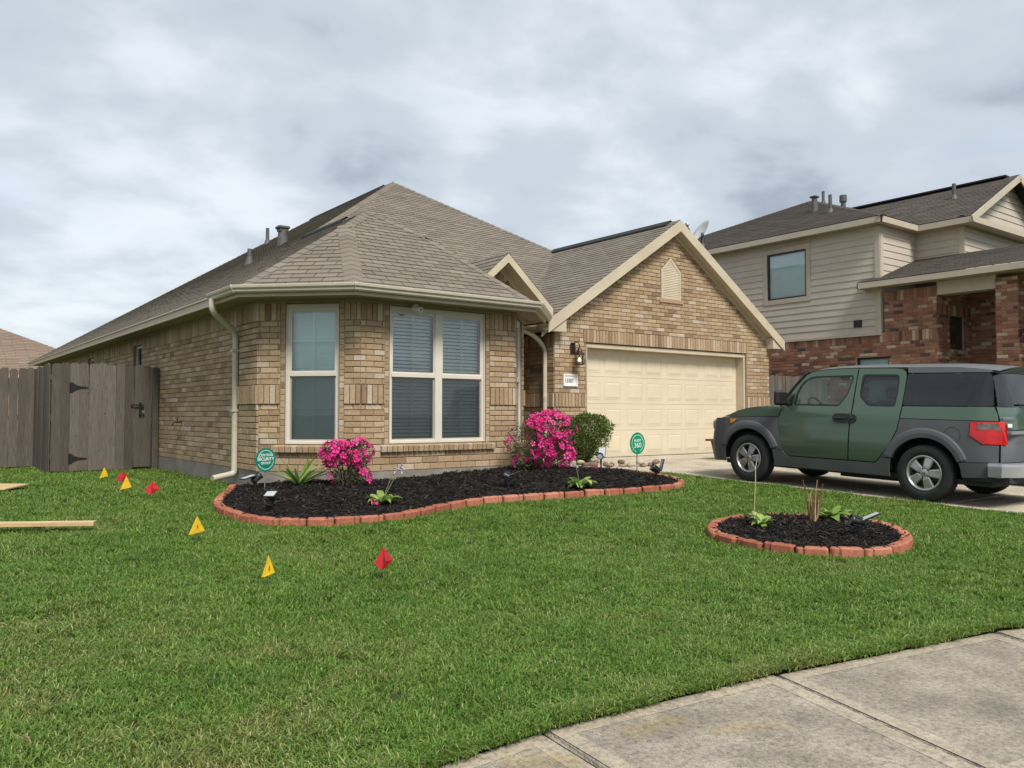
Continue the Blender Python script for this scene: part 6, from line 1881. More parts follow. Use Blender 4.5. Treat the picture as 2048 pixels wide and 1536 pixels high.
def cdt_panel(outer, holes=(), grid=0.07):
    outer = ccw(seg_dense(outer, 0.06)); hs = [ccw(seg_dense(h, 0.06)) for h in holes]
    vs = [Vector(p) for p in outer]; ed = [(i,(i+1)%len(outer)) for i in range(len(outer))]
    loops = [list(range(len(outer)))]
    for h in hs:
        b = len(vs); vs += [Vector(p) for p in h]; ed += [(b+i, b+(i+1)%len(h)) for i in range(len(h))]; loops.append(list(range(b,b+len(h))))
    x0,x1 = min(p[0] for p in outer),max(p[0] for p in outer); y0,y1 = min(p[1] for p in outer),max(p[1] for p in outer)
    x = x0+grid/2
    while x < x1:
        y = y0+grid/2
        while y < y1:
            if pip(x,y,outer) and not any(pip(x,y,h) for h in hs) and min(math.hypot(x-v.x,y-v.y) for v in vs[:]) > grid*0.45: vs.append(Vector((x,y)))
            y += grid
        x += grid
    res = delaunay_2d_cdt(vs, ed, [], 0, 1e-6)
    V, F = res[0], res[2]
    keep = []
    for f in F:
        cx = sum(V[i].x for i in f)/len(f); cy = sum(V[i].y for i in f)/len(f)
        if pip(cx,cy,outer) and not any(pip(cx,cy,h) for h in hs): keep.append(f)
    return V, keep, [outer]+hs
def panel(mb, outer, holes=(), off=0.0, thick=0.02, mi=0, sides=(-1,1), fn=None, grid=0.07, skirt=True, lip=0.004):
    V, F, loops = cdt_panel(outer, holes, grid)
    fn = fn or side_pt
    for sg in sides:
        P = [fn(v.x, v.y, off, sg) for v in V]
        FF = []
        for f in F:
            a,b,c = (V[i] for i in f[:3]); ar = (b.x-a.x)*(c.y-a.y)-(c.x-a.x)*(b.y-a.y)
            if abs(ar) < 4e-5: continue
            good = (ar > 0)        # (s,z) ccw on left side: s runs to -Y; normal must face -X
            FF.append(tuple(f) if (good == (sg > 0)) else tuple(reversed(f)))
        # orientation check with first face
        if FF:
            p = [P[i] for i in FF[0]]; nn = (p[1]-p[0]).cross(p[2]-p[0])
            if nn.x*sg < 0: FF = [tuple(reversed(f)) for f in FF]
        mb.add(P, FF, mi, 0.5, True)
        if skirt:
            for lp in loops:
                n = len(lp)
                for i in range(n):
                    a, b = lp[i], lp[(i+1)%n]
                    q = [fn(a[0],a[1],off,sg), fn(b[0],b[1],off,sg), fn(b[0],b[1],off-thick,sg), fn(a[0],a[1],off-thick,sg)]
                    mb.face(q, mi)
def arc(cx, cz, r, a0, a1, n=14):
    return [(cx+r*math.cos(R(a0+(a1-a0)*k/n)), cz+r*math.sin(R(a0+(a1-a0)*k/n))) for k in range(n+1)]
DOOR_F = [(0.545,1.112),(0.64,1.262),(0.735,1.41),(0.85,1.552),(0.93,1.592),(1.03,1.613),(1.23,1.630),(1.600,1.637),(1.598,1.34),(1.592,1.12),(1.572,0.80),(1.563,0.432),(0.71,0.425),(0.64,0.44),(0.60,0.475),(0.555,0.57),(0.51,0.74),(0.497,0.95)]
WIN_F = round_poly([(0.715,1.128),(0.735,1.30),(0.79,1.425),(0.87,1.50),(0.98,1.535),(1.545,1.548),(1.560,1.50),(1.515,1.30),(1.42,1.15),(1.39,1.128)], 0.03, 3)
DOOR_R = [(1.612,1.637),(2.10,1.634),(2.19,1.622),(2.245,1.590),(2.262,1.53),(2.262,1.35),(2.252,1.15),(2.238,1.0),(2.215,0.86),(2.145,0.715),(2.02,0.53),(1.975,0.465),(1.935,0.432),(1.575,0.432),(1.584,0.80),(1.604,1.12),(1.610,1.34)]
WIN_R = round_poly([(1.69,1.555),(2.14,1.553),(2.175,1.525),(2.185,1.33),(2.165,1.14),(1.805,1.14),(1.675,1.265),(1.672,1.50)], 0.04, 3)
RW, FWH = 2.555, 0.0
AR = 0.44
FENDER = [(-0.50,0.80),(-0.42,0.915),(-0.36,0.945),(-0.20,1.030),(-0.05,1.072),(0.13,1.097),(0.30,1.106),(0.535,1.108),(0.488,0.955),(0.486,0.962),(-0.36,0.938)]
FENDER = [(-0.44,0.905),(-0.36,0.955),(-0.20,1.030),(-0.05,1.072),(0.13,1.097),(0.30,1.106),(0.535,1.108),(0.488,0.968),(-0.40,0.934),(-0.47,0.925)][::1]
FENDER = [(-0.46,0.930),(-0.36,0.965),(-0.20,1.032),(-0.05,1.072),(0.13,1.097),(0.30,1.106),(0.535,1.108),(0.489,0.972)]
CLAD_F = [(-0.50,0.925),(0.488,0.962),(0.500,0.80),(0.545,0.585),(0.582,0.505)]+[(FWH+0.410,0.505)]+arc(FWH,0.345,AR,21.5,158.5,16)+[(-0.41,0.505),(-0.50,0.505)]
LOW_F = [(-0.50,0.497),(-0.415,0.497)]+arc(FWH,0.345,AR,160,190,4)+[(-0.50,0.27)]
ROCK = [(0.413,0.497),(0.586,0.497),(0.615,0.455),(0.66,0.425),(0.71,0.413),(1.57,0.418),(1.94,0.420),(1.985,0.46),(2.012,0.497),(2.142,0.497)]+arc(RW,0.345,AR,160,190,4)+arc(FWH,0.345,AR,-10,18,4)
CLAD_R = [(2.248,0.994),(3.080,0.998),(3.080,0.825),(3.215,0.728),(3.365,0.728),(3.362,0.530),(2.962,0.512)]+arc(RW,0.345,AR,22.5,158.5,16)+[(2.145,0.505),(2.016,0.505),(2.155,0.708),(2.226,0.858)]
LOW_R = [(2.966,0.505),(3.362,0.522),(3.44,0.500),(3.46,0.36),(3.0,0.33)]+arc(RW,0.345,AR,2,20,3)
Q_GREEN = [(2.264,1.150),(3.300,1.166),(3.340,1.085),(3.352,1.006),(2.250,1.002)]
Q_GLASS = round_poly([(2.276,1.562),(3.235,1.562),(3.262,1.50),(3.300,1.176),(2.266,1.160)], 0.02, 2)
Q_TOP = [(2.258,1.645),(2.275,1.572),(3.235,1.572),(3.25,1.600),(2.9,1.635)]
RAIL = [(0.80,1.50),(0.85,1.56),(0.93,1.60),(1.03,1.622),(1.23,1.640),(1.6,1.647),(2.2,1.645),(2.6,1.642),(2.9,1.636),(3.25,1.602),(3.38,1.575)]
TAIL = [(3.088,0.994),(3.352,0.998),(3.395,0.90),(3.395,0.736),(3.222,0.736),(3.088,0.832)]
def make_car(name, loc, label, paint, clad, detail=True):
    root = empty(name, loc); root.rotation_euler = (math.atan(0.031), 0, 0); tag(root, label, 'car')
    def bld(mb, nm, mats, par=None): return mb.build(nm, mats, par or root)
    # dark inner shell so seams and openings read dark
    mb = MB()
    shell = [(-0.46,0.30),(-0.46,0.90),(-0.2,1.0),(0.5,1.08),(0.5,1.10),(2.28,1.10),(3.3,1.10),(3.3,0.36)]
    def shell_cut(mb):
        poly = [(-0.46,0.92),(0.5,1.06),(3.28,1.10),(3.28,0.40),(3.0,0.36)]+arc(RW,0.345,AR+0.02,3,177,14)+[(2.1,0.30),(0.46,0.30)]+arc(FWH,0.345,AR+0.02,3,177,14)+[(-0.46,0.36)]
        panel(mb, poly, off=-0.028, thick=0.02, skirt=False, grid=0.12)
    shell_cut(mb)
    mb.box((-0.80,-3.3,0.24),(0.80,0.45,0.30))        # floor
    mb.box((-0.70,-0.5,0.30),(0.70,0.42,0.72)) ; mb.box((-0.70,-2.15,0.30),(0.70,-0.5,0.46)); mb.box((-0.50,-3.3,0.30),(0.50,-2.1,0.62))
    mb.box((-0.45,-2.0,0.17),(-0.1,-1.2,0.24)); mb.tube([(0.25,-0.9,0.2),(0.25,-2.9,0.2)],0.04,8); mb.tube([(-0.72,-RW,0.33),(0.72,-RW,0.33)],0.05,8)
    bld(mb, 'underbody', M_dark)
    # wheel-house liners
    mb = MB()
    for c in (FWH, RW):
        for sg in (-1,1):
            A = arc(c,0.345,AR+0.015,0,180,14)
            for i in range(14):
                mb.face([(sg*(CW-0.03),-A[i][0],A[i][1]),(sg*(CW-0.03),-A[i+1][0],A[i+1][1]),(sg*0.5,-A[i+1][0],A[i+1][1]),(sg*0.5,-A[i][0],A[i][1])])
            mb.face([(sg*0.52,-p[0],p[1]) for p in A])
    bld(mb, 'wheel_liner', M_dark)
    for sg in (-1,1):
        # doors with windows
        for outer, wn2, nm in ((DOOR_F,WIN_F,'front_door'),(DOOR_R,WIN_R,'rear_door')):
            mb = MB(); panel(mb, inset(ccw(outer),0.003), [wn2], 0.0, 0.025, sides=(sg,)); d_ = bld(mb, nm, paint)
            mb = MB(); panel(mb, wn2, [inset(ccw(wn2),0.022)], -0.006, 0.015, sides=(sg,), grid=0.2); bld(mb, 'window_frame', M_bp, d_)
            mb = MB(); panel(mb, inset(ccw(wn2),0.018), [], -0.014, 0.0, sides=(sg,), grid=0.12, skirt=False); bld(mb, 'window_glass', M_cglass if nm == 'front_door' else M_tint, d_)
            mb = MB(); hx0, hx1 = (1.335,1.575) if nm == 'front_door' else (1.590,1.660)
            r_ = 0.062
            pl_ = ([(hx1,0.975-r_)]+[(hx1,0.975+r_)]+arc(hx0+r_,0.975,r_,90,270,8)) if nm == 'front_door' else ([(hx0,0.975+r_),(hx0,0.975-r_)]+arc(hx1-r_+0.002,0.975,r_,-90,90,8))
            if nm == 'front_door': hp = [(hx1-0.006,0.975+r_)]+arc(hx0+r_,0.975,r_,90,270,8)+[(hx1-0.006,0.975-r_)]
            else: hp = [(hx0,0.975-r_)]+arc(hx1-r_+0.01,0.975,r_,-90,90,8)+[(hx0,0.975+r_)]
            panel(mb, hp, [], 0.014, 0.02, sides=(sg,), grid=0.05)
            a_, b_ = (hx0+0.05,hx1-0.02) if nm == 'front_door' else (hx0+0.01,hx1-0.03)
            mb.tube([side_pt(a_,0.975,0.03,sg), side_pt(b_,0.975,0.03,sg)], 0.014, 8)
            bld(mb, 'handle', M_bp, d_)
        mb = MB(); panel(mb, FENDER, [], 0.0, 0.025, sides=(sg,)); bld(mb, 'fender', paint)
        mb = MB(); panel(mb, CLAD_F, [], 0.003, 0.03, sides=(sg,)); bld(mb, 'front_cladding', clad)
        mb = MB(); panel(mb, LOW_F, [], 0.003, 0.03, sides=(sg,)); bld(mb, 'lower_cladding', clad)
        mb = MB(); panel(mb, ROCK, [], 0.010, 0.03, sides=(sg,)); bld(mb, 'rocker_cladding', clad)
        fu = arc(2.885,0.820,0.098,0,345,24)
        mb = MB(); panel(mb, CLAD_R, [fu], 0.003, 0.03, sides=(sg,)); bld(mb, 'rear_cladding', clad)
        mb = MB(); panel(mb, arc(2.885,0.820,0.093,0,345,24), [], 0.003, 0.03, sides=(sg,)); bld(mb, 'fuel_flap' , clad)
        mb = MB(); panel(mb, LOW_R, [], 0.006, 0.03, sides=(sg,)); bld(mb, 'bumper_corner', clad)
        mb = MB(); panel(mb, Q_GREEN, [], 0.0, 0.025, sides=(sg,)); bld(mb, 'quarter_panel', paint)
        mb = MB(); panel(mb, Q_GLASS, [], -0.004, 0.02, sides=(sg,)); bld(mb, 'quarter_glass', M_tint2)
        mb = MB(); panel(mb, Q_TOP, [], -0.002, 0.02, sides=(sg,)); bld(mb, 'roof_side', M_roofc)
        # flared arches, raised off the cladding
        for c in (FWH, RW):
            mb = MB(); prof = [(AR-0.012,-0.03),(AR-0.008,0.016),(AR+0.045,0.022),(AR+0.088,0.016),(AR+0.108,0.0035)]
            n = 26; rings = []
            lim0, lim1 = (22,158) 
            for k in range(n+1):
                a = R(lim0+(lim1-lim0)*k/n); rings.append([side_pt(c+r*math.cos(a), 0.345+r*math.sin(a), o, sg) for r, o in prof])
            for i in range(n):
                for j in range(len(prof)-1):
                    q = [rings[i][j],rings[i+1][j],rings[i+1][j+1],rings[i][j+1]]; mb.face(q if sg > 0 else q[::-1], 0, 0.5, True)
            bld(mb, 'arch_flare', clad, None)
        # tail light
        mb = MB(); panel(mb, TAIL, [], 0.012, 0.03, sides=(sg,))
        # wraps on to the rear face
        xr = half_w(3.395,0.85)+0.012
        mb.add([(sg*xr,-3.395,0.736),(sg*(xr-0.07),-3.425,0.736),(sg*(xr-0.06),-3.425,0.90),(sg*(xr-0.05),-3.40,0.998),(sg*xr,-3.352,0.998),(sg*xr,-3.395,0.90)], [(0,1,2,3,4,5)][::1], 0)
        tl = bld(mb, 'tail_light', M_red)
        mb = MB(); panel(mb, [(3.165,0.978),(3.350,0.980),(3.385,0.905),(3.165,0.900)], [], 0.015, 0.006, sides=(sg,)); bld(mb, 'reverse_lens', M_smoke, tl)
        # side signal lamp, mirror
        mb = MB(); panel(mb, [(-0.325,0.905),(-0.205,0.908),(-0.245,0.868),(-0.315,0.838)], [], 0.012, 0.02, sides=(sg,), grid=0.2); bld(mb, 'signal_lamp', M_amber)
        mb = MB(); c = side_pt(0.64,1.22,0.0,sg)
        mb.bbox((-0.11,-0.045,-0.105),(0.11,0.055,0.105), 0.03, 0, 0.5, Matrix.Translation(c+Vector((sg*0.15,0.04,0.01))) @ Matrix.Rotation(sg*0.12,4,'Z'))
        mb.bar([c+Vector((-sg*0.01,0,-0.06)), c+Vector((sg*0.09,0.03,-0.045))], 0.05, 0.05)
        mb2 = MB(); panel(mb2, [(0.585,1.125),(0.70,1.125),(0.715,1.30)], [], 0.004, 0.015, sides=(sg,), grid=0.2)
        mi_ = bld(mb, 'side_mirror', M_bp); bld(mb2, 'mirror_sail', M_bp, mi_)
        # A-pillar strip
        mb = MB(); pts = [side_pt(s,z,-0.006,sg) for s, z in ((0.50,1.115),(0.60,1.262),(0.70,1.41),(0.82,1.555),(0.90,1.600))]; mb.tube(pts, 0.022, 7); bld(mb, 'windscreen_pillar', M_bp)
    # loft helper across the car
    def loft(mb, rows, mi=0, smooth=True, nx=14, pw=3.0):
        """rows: list of (s_edge, z_edge, halfwidth, s_bulge, z_bulge); grid across x"""
        g = []
        for se, ze, hw, sb, zb in rows:
            r = []
            for k in range(nx+1):
                t = -1+2*k/nx; c = 1-abs(t)**pw
                r.append(Vector((hw*t, -(se+sb*c), ze+zb*c)))
            g.append(r)
        vs = [p for r in g for p in r]
        mb.add(vs, [(i*(nx+1)+k, i*(nx+1)+k+1, (i+1)*(nx+1)+k+1, (i+1)*(nx+1)+k) for i in range(len(g)-1) for k in range(nx)], mi, 0.5, smooth)
    # roof
    mb = MB(); ss = [0.86,0.93,1.03,1.15,1.35,1.6,1.9,2.2,2.5,2.8,3.05,3.22,3.32]
    rows = []
    for s in ss:
        z = lerp_tab(RAIL, s); rows.append((s, z, half_w(s,z)-0.002, -0.10 if s < 0.9 else (0.06 if s > 3.25 else 0.0), 0.062))
    loft(mb, rows, pw=2.6); loft(mb, [(s+0.0, z-0.03, hw, sb, zb) for s,z,hw,sb,zb in rows][::-1], pw=2.6)
    # drip edge filling between doors and roof
    for sg in (-1,1):
        P = [side_pt(s, lerp_tab(RAIL,s), -0.002, sg) for s in ss]; Q = [side_pt(s, lerp_tab(RAIL,s)-0.03, -0.03, sg) for s in ss]
        for i in range(len(ss)-1): mb.face([P[i],P[i+1],Q[i+1],Q[i]], 0, 0.5, True)
    bld(mb, 'roof', M_roofc)
    # bonnet, windscreen, cowl
    mb = MB(); rows = []
    for s, z in ((0.50,1.106),(0.30,1.104),(0.13,1.095),(-0.05,1.070),(-0.20,1.030),(-0.36,0.963),(-0.46,0.930)):
        rows.append((s, z, half_w(s,z)-0.004, -0.34 if s < -0.4 else (-0.16 if s < -0.3 else (-0.05 if s < -0.15 else 0.0)), 0.045 if s > -0.3 else 0.03))
    loft(mb, rows[::-1], pw=2.4); bld(mb, 'bonnet', paint)
    mb = MB(); loft(mb, [(0.53,1.112,half_w(0.53,1.112)-0.02,-0.26,0.03),(0.70,1.34,half_w(0.7,1.34)-0.02,-0.19,0.05),(0.87,1.565,half_w(0.87,1.565)-0.02,-0.10,0.065)], pw=2.2); bld(mb, 'windscreen', M_cglass)
    mb = MB(); loft(mb, [(0.56,1.105,0.85,0.0,0.0),(0.52,1.108,0.85,-0.26,0.028)]); bld(mb, 'cowl', M_bp)
    # front fascia
    mb = MB()
    zs = [(0.27,0.02),(0.36,0.0),(0.47,-0.02),(0.60,-0.02),(0.75,0.01),(0.86,0.04),(0.905,0.06)]
    rows = []
    for z, back in zs:
        r = []
        for k in range(25):
            th = math.pi*k/24; e_ = 2/2.6
            c, s_ = math.cos(th), math.sin(th)
            x = -half_w(-0.5,z)*(abs(c)**e_)*(1 if c > 0 else -1); y = 0.5+(0.37-back)*(abs(s_)**e_)
            r.append(Vector((x,y,z)))
        rows.append(r)
    vs = [p for r in rows for p in r]
    mb.add(vs, [(i*25+k, i*25+k+1, (i+1)*25+k+1, (i+1)*25+k) for i in range(len(rows)-1) for k in range(24)], 0, 0.5, True)
    bld(mb, 'front_bumper', clad)
    mb = MB(); mb.bbox((-0.42,0.80,0.70),(0.42,0.86,0.82),0.02); mb.bbox((-0.5,0.86,0.36),(0.5,0.885,0.46),0.01); bld(mb, 'grille', M_dark)
    for sg in (-1,1):
        mb = MB(); mb.bbox((-0.14,-0.04,-0.08),(0.14,0.05,0.08),0.03,0,0.5,Matrix.Translation((sg*0.60,0.775,0.80)) @ Matrix.Rotation(-sg*0.35,4,'Z')); bld(mb, 'headlight', M_lens)
    # rear: glass, hatch, lower gate, bumper
    mb = MB(); loft(mb, [(3.335,1.172,half_w(3.3,1.172)-0.01,0.06,0.0),(3.30,1.35,half_w(3.28,1.35)-0.01,0.05,0.0),(3.245,1.562,half_w(3.24,1.562)-0.01,0.05,0.0)], pw=4); bld(mb, 'rear_window', M_tint2)
    mb = MB(); loft(mb, [(3.24,1.565,half_w(3.24,1.565)-0.004,0.06,0.0),(3.30,1.585,half_w(3.3,1.585)-0.004,0.06,0.035),(3.32,1.592,half_w(3.3,1.6)-0.004,0.06,0.062)], pw=2.6); bld(mb, 'roof_spoiler', M_roofc)
    mb = MB(); loft(mb, [(3.375,0.905,half_w(3.36,0.9)-0.05,0.055,0.0),(3.365,1.02,half_w(3.35,1.02)-0.008,0.055,0.0),(3.345,1.10,half_w(3.33,1.1)-0.006,0.055,0.0),(3.325,1.167,half_w(3.3,1.167)-0.006,0.06,0.0)], pw=4); ht = bld(mb, 'hatch', paint)
    mb = MB(); loft(mb, [(3.385,0.53,half_w(3.36,0.53)-0.01,0.05,0.0),(3.385,0.73,half_w(3.36,0.73)-0.012,0.05,0.0),(3.385,0.74,half_w(3.36,0.74)-0.15,0.05,0.0),(3.395,0.86,0.72,0.06,0.0),(3.385,0.897,0.73,0.05,0.0)], pw=5); tg = bld(mb, 'tailgate', clad)
    mb = MB()
    for zz in (0.872,): mb.bar([(-0.70,-3.452,zz),(0.70,-3.452,zz)], 0.02, 0.035)
    mb.bar([(-0.30,-3.448,0.60),(0.30,-3.448,0.60)], 0.03, 0.03); bld(mb, 'gate_moulding', M_silver, tg)
    mb = MB(); mb.bbox((-0.155,-3.462,0.655),(0.155,-3.452,0.805),0.004); pl_ = bld(mb, 'number_plate', M_white)
    mb = MB(); mb.bbox((-0.19,-3.4525,0.63),(0.19,-3.440,0.83),0.004); bld(mb, 'plate_recess', M_bp)
    if detail:
        BR = Matrix(((1,0,0,0),(0,0,-1,0),(0,1,0,0),(0,0,0,1)))
        o = link(bpy.data.objects.new('badge', text_mesh('ELEMENT', 0.05, M_silver, 0.002, 'CENTER', 0.0008, 'badge')), root); o.matrix_local = Matrix.Translation((-0.66,-3.4075,1.035)) @ Matrix.Rotation(R(-10),4,'Z') @ BR
        mb = MB()
        for k, (x, w_) in enumerate(((-0.10,0.035),(-0.05,0.03),(0.0,0.04),(0.05,0.03),(0.10,0.035))): mb.box((x-w_/2,-3.4645,0.70),(x+w_/2,-3.4635,0.75))
        mb.box((-0.05,-3.4645,0.775),(0.05,-3.4635,0.79)); bld(mb, 'plate_characters', pm('plate_ink',(0.10,0.12,0.2),None,5,0.5), pl_)
        mb = MB(); mb.bbox((-0.71,-3.425,0.93),(-0.60,-3.412,0.975),0.004,0,0.5); bld(mb, 'sticker', M_white)
    mb = MB(); mb.bbox((-0.05,-3.47,1.055),(0.05,-3.42,1.10),0.015); mb.tube([(0,-3.455,1.05),(0.03,-3.47,1.13)],0.013,8); bld(mb, 'hatch_handle', M_silver, ht)
    mb = MB(); mb.tube([(0.0,-3.42,1.185),(0.10,-3.425,1.21),(-0.40,-3.405,1.20)],0.011,6); mb.lathe([(0.0,0.0),(0.03,0.0),(0.03,0.03),(0,0.03)],10,Matrix.Translation((0,-3.40,1.185)) @ Matrix.Rotation(R(90),4,'X')); bld(mb, 'rear_wiper', M_bp)
    # silver rear bumper with wrap-round ends
    mb = MB(); path = []
    for k in range(21):
        t = -1+2*k/20; x = 0.895*t; y = -(3.56-0.13*abs(t)**5); path.append((x,y))
    path = [(-0.905,-3.30)]+path+[(0.905,-3.30)]
    prof = [(0.0,0.525),(0.03,0.520),(0.035,0.49),(0.02,0.37),(-0.03,0.355)]
    rings = []
    for i,(x,y) in enumerate(path):
        a = Vector(path[max(0,i-1)]); b_ = Vector(path[min(len(path)-1,i+1)]); d = (b_-a).normalized(); nn = Vector((d.y,-d.x))
        rings.append([Vector((x+nn.x*o-nn.x*0.05*(1 if j == 0 else 0)*2, y+nn.y*o-nn.y*0.05*(1 if j == 0 else 0)*2, z)) for j,(o,z) in enumerate(prof)])
    for i in range(len(path)-1):
        for j in range(len(prof)-1): mb.face([rings[i][j],rings[i][j+1],rings[i+1][j+1],rings[i+1][j]], 0, 0.5, False)
    bld(mb, 'rear_bumper', M_silver)
    mb = MB(); mb.box((-0.85,-3.50,0.30),(0.85,-3.0,0.37)); bld(mb, 'rear_valance', M_dark)
    mb = MB(); mb.tube([(0.35,-3.22,1.66),(0.50,-3.22-0.02,1.79)],[0.008,0.004],6); mb.lathe([(0.0,0.02),(0.025,0.0)],8,Matrix.Translation((0.35,-3.22,1.655))); bld(mb, 'aerial', M_bp)
    # interior
    for x in (-0.38,0.38):
        for y0_ in (-0.85,-1.77):
            mb = MB(); mb.bbox((x-0.24,y0_-0.5,0.55),(x+0.24,y0_,0.72),0.05); mb.bbox((x-0.23,y0_-0.65,0.70),(x+0.23,y0_-0.49,1.22),0.05); mb.bbox((x-0.13,y0_-0.66,1.24),(x+0.13,y0_-0.57,1.41),0.04)
            bld(mb, 'seat', M_seat)
    mb = MB(); mb.bbox((-0.75,-0.62,0.8),(0.75,-0.3,1.10),0.06); bld(mb, 'dashboard', M_seat)
    mb = MB(); Ms = Matrix.Translation((-0.38,-0.78,1.08)) @ Matrix.Rotation(R(65),4,'X'); mb.tube([Ms @ Vector((0.18*math.cos(2*math.pi*k/20),0.18*math.sin(2*math.pi*k/20),0)) for k in range(21)],0.016,7); mb.tube([Ms @ Vector((-0.17,0,0)),Ms @ Vector((0.17,0,0))],0.02,6); mb.tube([Ms @ Vector((0,0,0)),Ms @ Vector((0,0,-0.25))],0.03,7); bld(mb, 'steering_wheel', M_bp)
    mb = MB(); mb.bbox((-0.12,-0.99,1.50),(0.12,-0.96,1.565),0.01); mb.tube([(0,-0.97,1.56),(0,-0.92,1.62)],0.01,6); bld(mb, 'rear_view_mirror', M_bp)
    # wheels
    for c in (FWH, RW):
        for sg in (-1,1):
            w = empty('wheel', (sg*(CW-0.115), -c, 0.345), parent=root)
            Mw = Matrix.Rotation(sg*R(90),4,'Y')      # lathe axis -> outward
            mb = MB(); mb.lathe([(0.205,-0.10),(0.25,-0.115),(0.315,-0.108),(0.338,-0.085),(0.345,-0.05),(0.345,0.05),(0.338,0.085),(0.315,0.105),(0.255,0.110),(0.215,0.098),(0.205,0.08)],44,Mw)
            for k in range(60):
                a = 2*math.pi*k/60
                for zz, ww in ((-0.055,0.022),(0.0,0.016),(0.055,0.022)):
                    q = [Vector((0.3475*math.cos(a+da),0.3475*math.sin(a+da),zz+dz)) for da, dz in ((-0.034,-ww),(0.034,-ww),(0.034,ww),(-0.034,ww))]
                    mb.face([Mw @ p_ for p_ in q])
            mb.build('tyre', M_tyre, w)
            mb = MB(); mb.lathe([(0.216,0.100),(0.206,0.106),(0.196,0.100),(0.188,0.075),(0.184,-0.08)],36,Mw)
            n = 5
            for k in range(n):
                a0 = 2*math.pi*k/n+R(-90)
                def sp(r, da, z): return Mw @ Vector((r*math.cos(a0+da), r*math.sin(a0+da), z))
                # spoke: flares towards hub and rim
                L_ = [(0.045,0.64,0.090),(0.085,0.54,0.092),(0.13,0.40,0.088),(0.175,0.335,0.082),(0.196,0.345,0.080)]
                top = [[sp(r,-w_,z-0.006),sp(r,-w_*0.72,z),sp(r,w_*0.72,z),sp(r,w_,z-0.006),sp(r,w_,z-0.04),sp(r,-w_,z-0.04)] for r,w_,z in L_]
                for i in range(len(top)-1):
                    for j in range(6): mb.face([top[i][j],top[i][(j+1)%6],top[i+1][(j+1)%6],top[i+1][j]], 0, 0.5, False)
            mb.lathe([(0.0,0.096),(0.032,0.096),(0.050,0.090),(0.062,0.086)],24,Mw)
            mb.build('rim', M_alloy, w)
            mb = MB(); mb.lathe([(0.0,0.02),(0.12,0.02),(0.18,0.0)],24,Mw); mb.build('brake_disc', M_brake, w)
            mb = MB()
            for k in range(5):
                a = 2*math.pi*k/5+R(-90)+R(36); p_ = Vector((0.057*math.cos(a),0.057*math.sin(a),0.084)); mb.lathe([(0.0,0.008),(0.009,0.008),(0.013,0.0)],8,Mw @ Matrix.Translation(p_))
            mb.build('lug_nuts', M_bp, w)
            if detail:
                o = link(bpy.data.objects.new('hub_emblem', text_mesh('H', 0.04, M_bp, 0.001, 'CENTER', 0.001, 'hub_emblem')), w)
                o.matrix_local = Matrix.Translation((sg*0.098,0,0)) @ Matrix.Rotation(R(90),4,'X') @ Matrix.Rotation(sg*R(90),4,'Y')
    return root
def paint_mat2(name, c, flake):
    m, t, b = newmat(name)
    f = noise_node(t, 900, 2, 0.5)
    t.links.new(rampn(t, f, [(0.35, c), (0.65, flake)]), b.inputs['Base Color'])
    b.inputs['Metallic'].default_value = 0.5; b.inputs['Roughness'].default_value = 0.36
    b.inputs['Coat Weight'].default_value = 1.0; b.inputs['Coat Roughness'].default_value = 0.07
    d = noise_node(t, 300, 2, 0.6); rr_ = N(t,'ShaderNodeMapRange',inp={1:0.35,2:0.65,3:0.05,4:0.09}); t.links.new(d, rr_.inputs[0]); t.links.new(rr_.outputs[0], b.inputs['Coat Roughness'])
    return m
M_paint_g = paint_mat2('green_metallic_paint', (0.062,0.106,0.068), (0.090,0.148,0.096))
M_paint_s = paint_mat2('grey_metallic_paint', (0.16,0.17,0.18), (0.22,0.23,0.24))
M_clad = pm('grey_cladding', (0.098,0.099,0.106),(0.083,0.084,0.090),3,0.52,0.12,400,bdist=0.001)
M_clad2 = pm('dark_cladding', (0.05,0.05,0.053),None,3,0.52,0.1,400,bdist=0.001)
M_roofc = pm('grey_roof_panel', (0.105,0.108,0.107),(0.09,0.092,0.092),3,0.34,0.05,300,bdist=0.001)
M_cglass = glass_mat('car_glass', (0.70,0.82,0.76), 0.02)
M_tint = glass_mat('tinted_glass', (0.22,0.24,0.23), 0.02)
M_tint2 = glass_mat('privacy_glass', (0.05,0.055,0.055), 0.02)
M_red = pm('red_lens', (0.62,0.010,0.012),(0.40,0.006,0.008),9,0.2,0.3,60,coat=0.3,bdist=0.002)
M_smoke = pm('smoked_lens', (0.07,0.045,0.035),(0.18,0.13,0.10),22,0.1,coat=1.0)
M_amber = pm('amber_lens', (0.75,0.30,0.01),(0.62,0.22,0.01),30,0.15,coat=1.0)
M_silver = pm('silver_bumper', (0.36,0.37,0.38),(0.31,0.32,0.33),4,0.35,metal=0.3,coat=0.5)
M_alloy = pm('alloy_wheel', (0.52,0.52,0.51),(0.43,0.43,0.42),12,0.32,metal=0.75)
M_brake = pm('brake_steel', (0.07,0.055,0.045),(0.03,0.03,0.03),20,0.6,metal=0.5)
M_tyre = pm('tyre_rubber', (0.026,0.026,0.026),(0.018,0.018,0.018),14,0.85,0.3,120)
M_seat = pm('seat_fabric', (0.045,0.047,0.05),None,12,0.9)
CARZ = -0.031*(11.6-7.49)+0.014
make_car('parked_car', (10.03+CW, 7.49, CARZ), 'green boxy car with grey cladding and alloy wheels parked on the driveway', M_paint_g, M_clad)
make_car('parked_car', (13.15+CW, 5.95, CARZ-0.0475), 'grey car mostly hidden behind the green one at the right edge', M_paint_s, M_clad2, False)
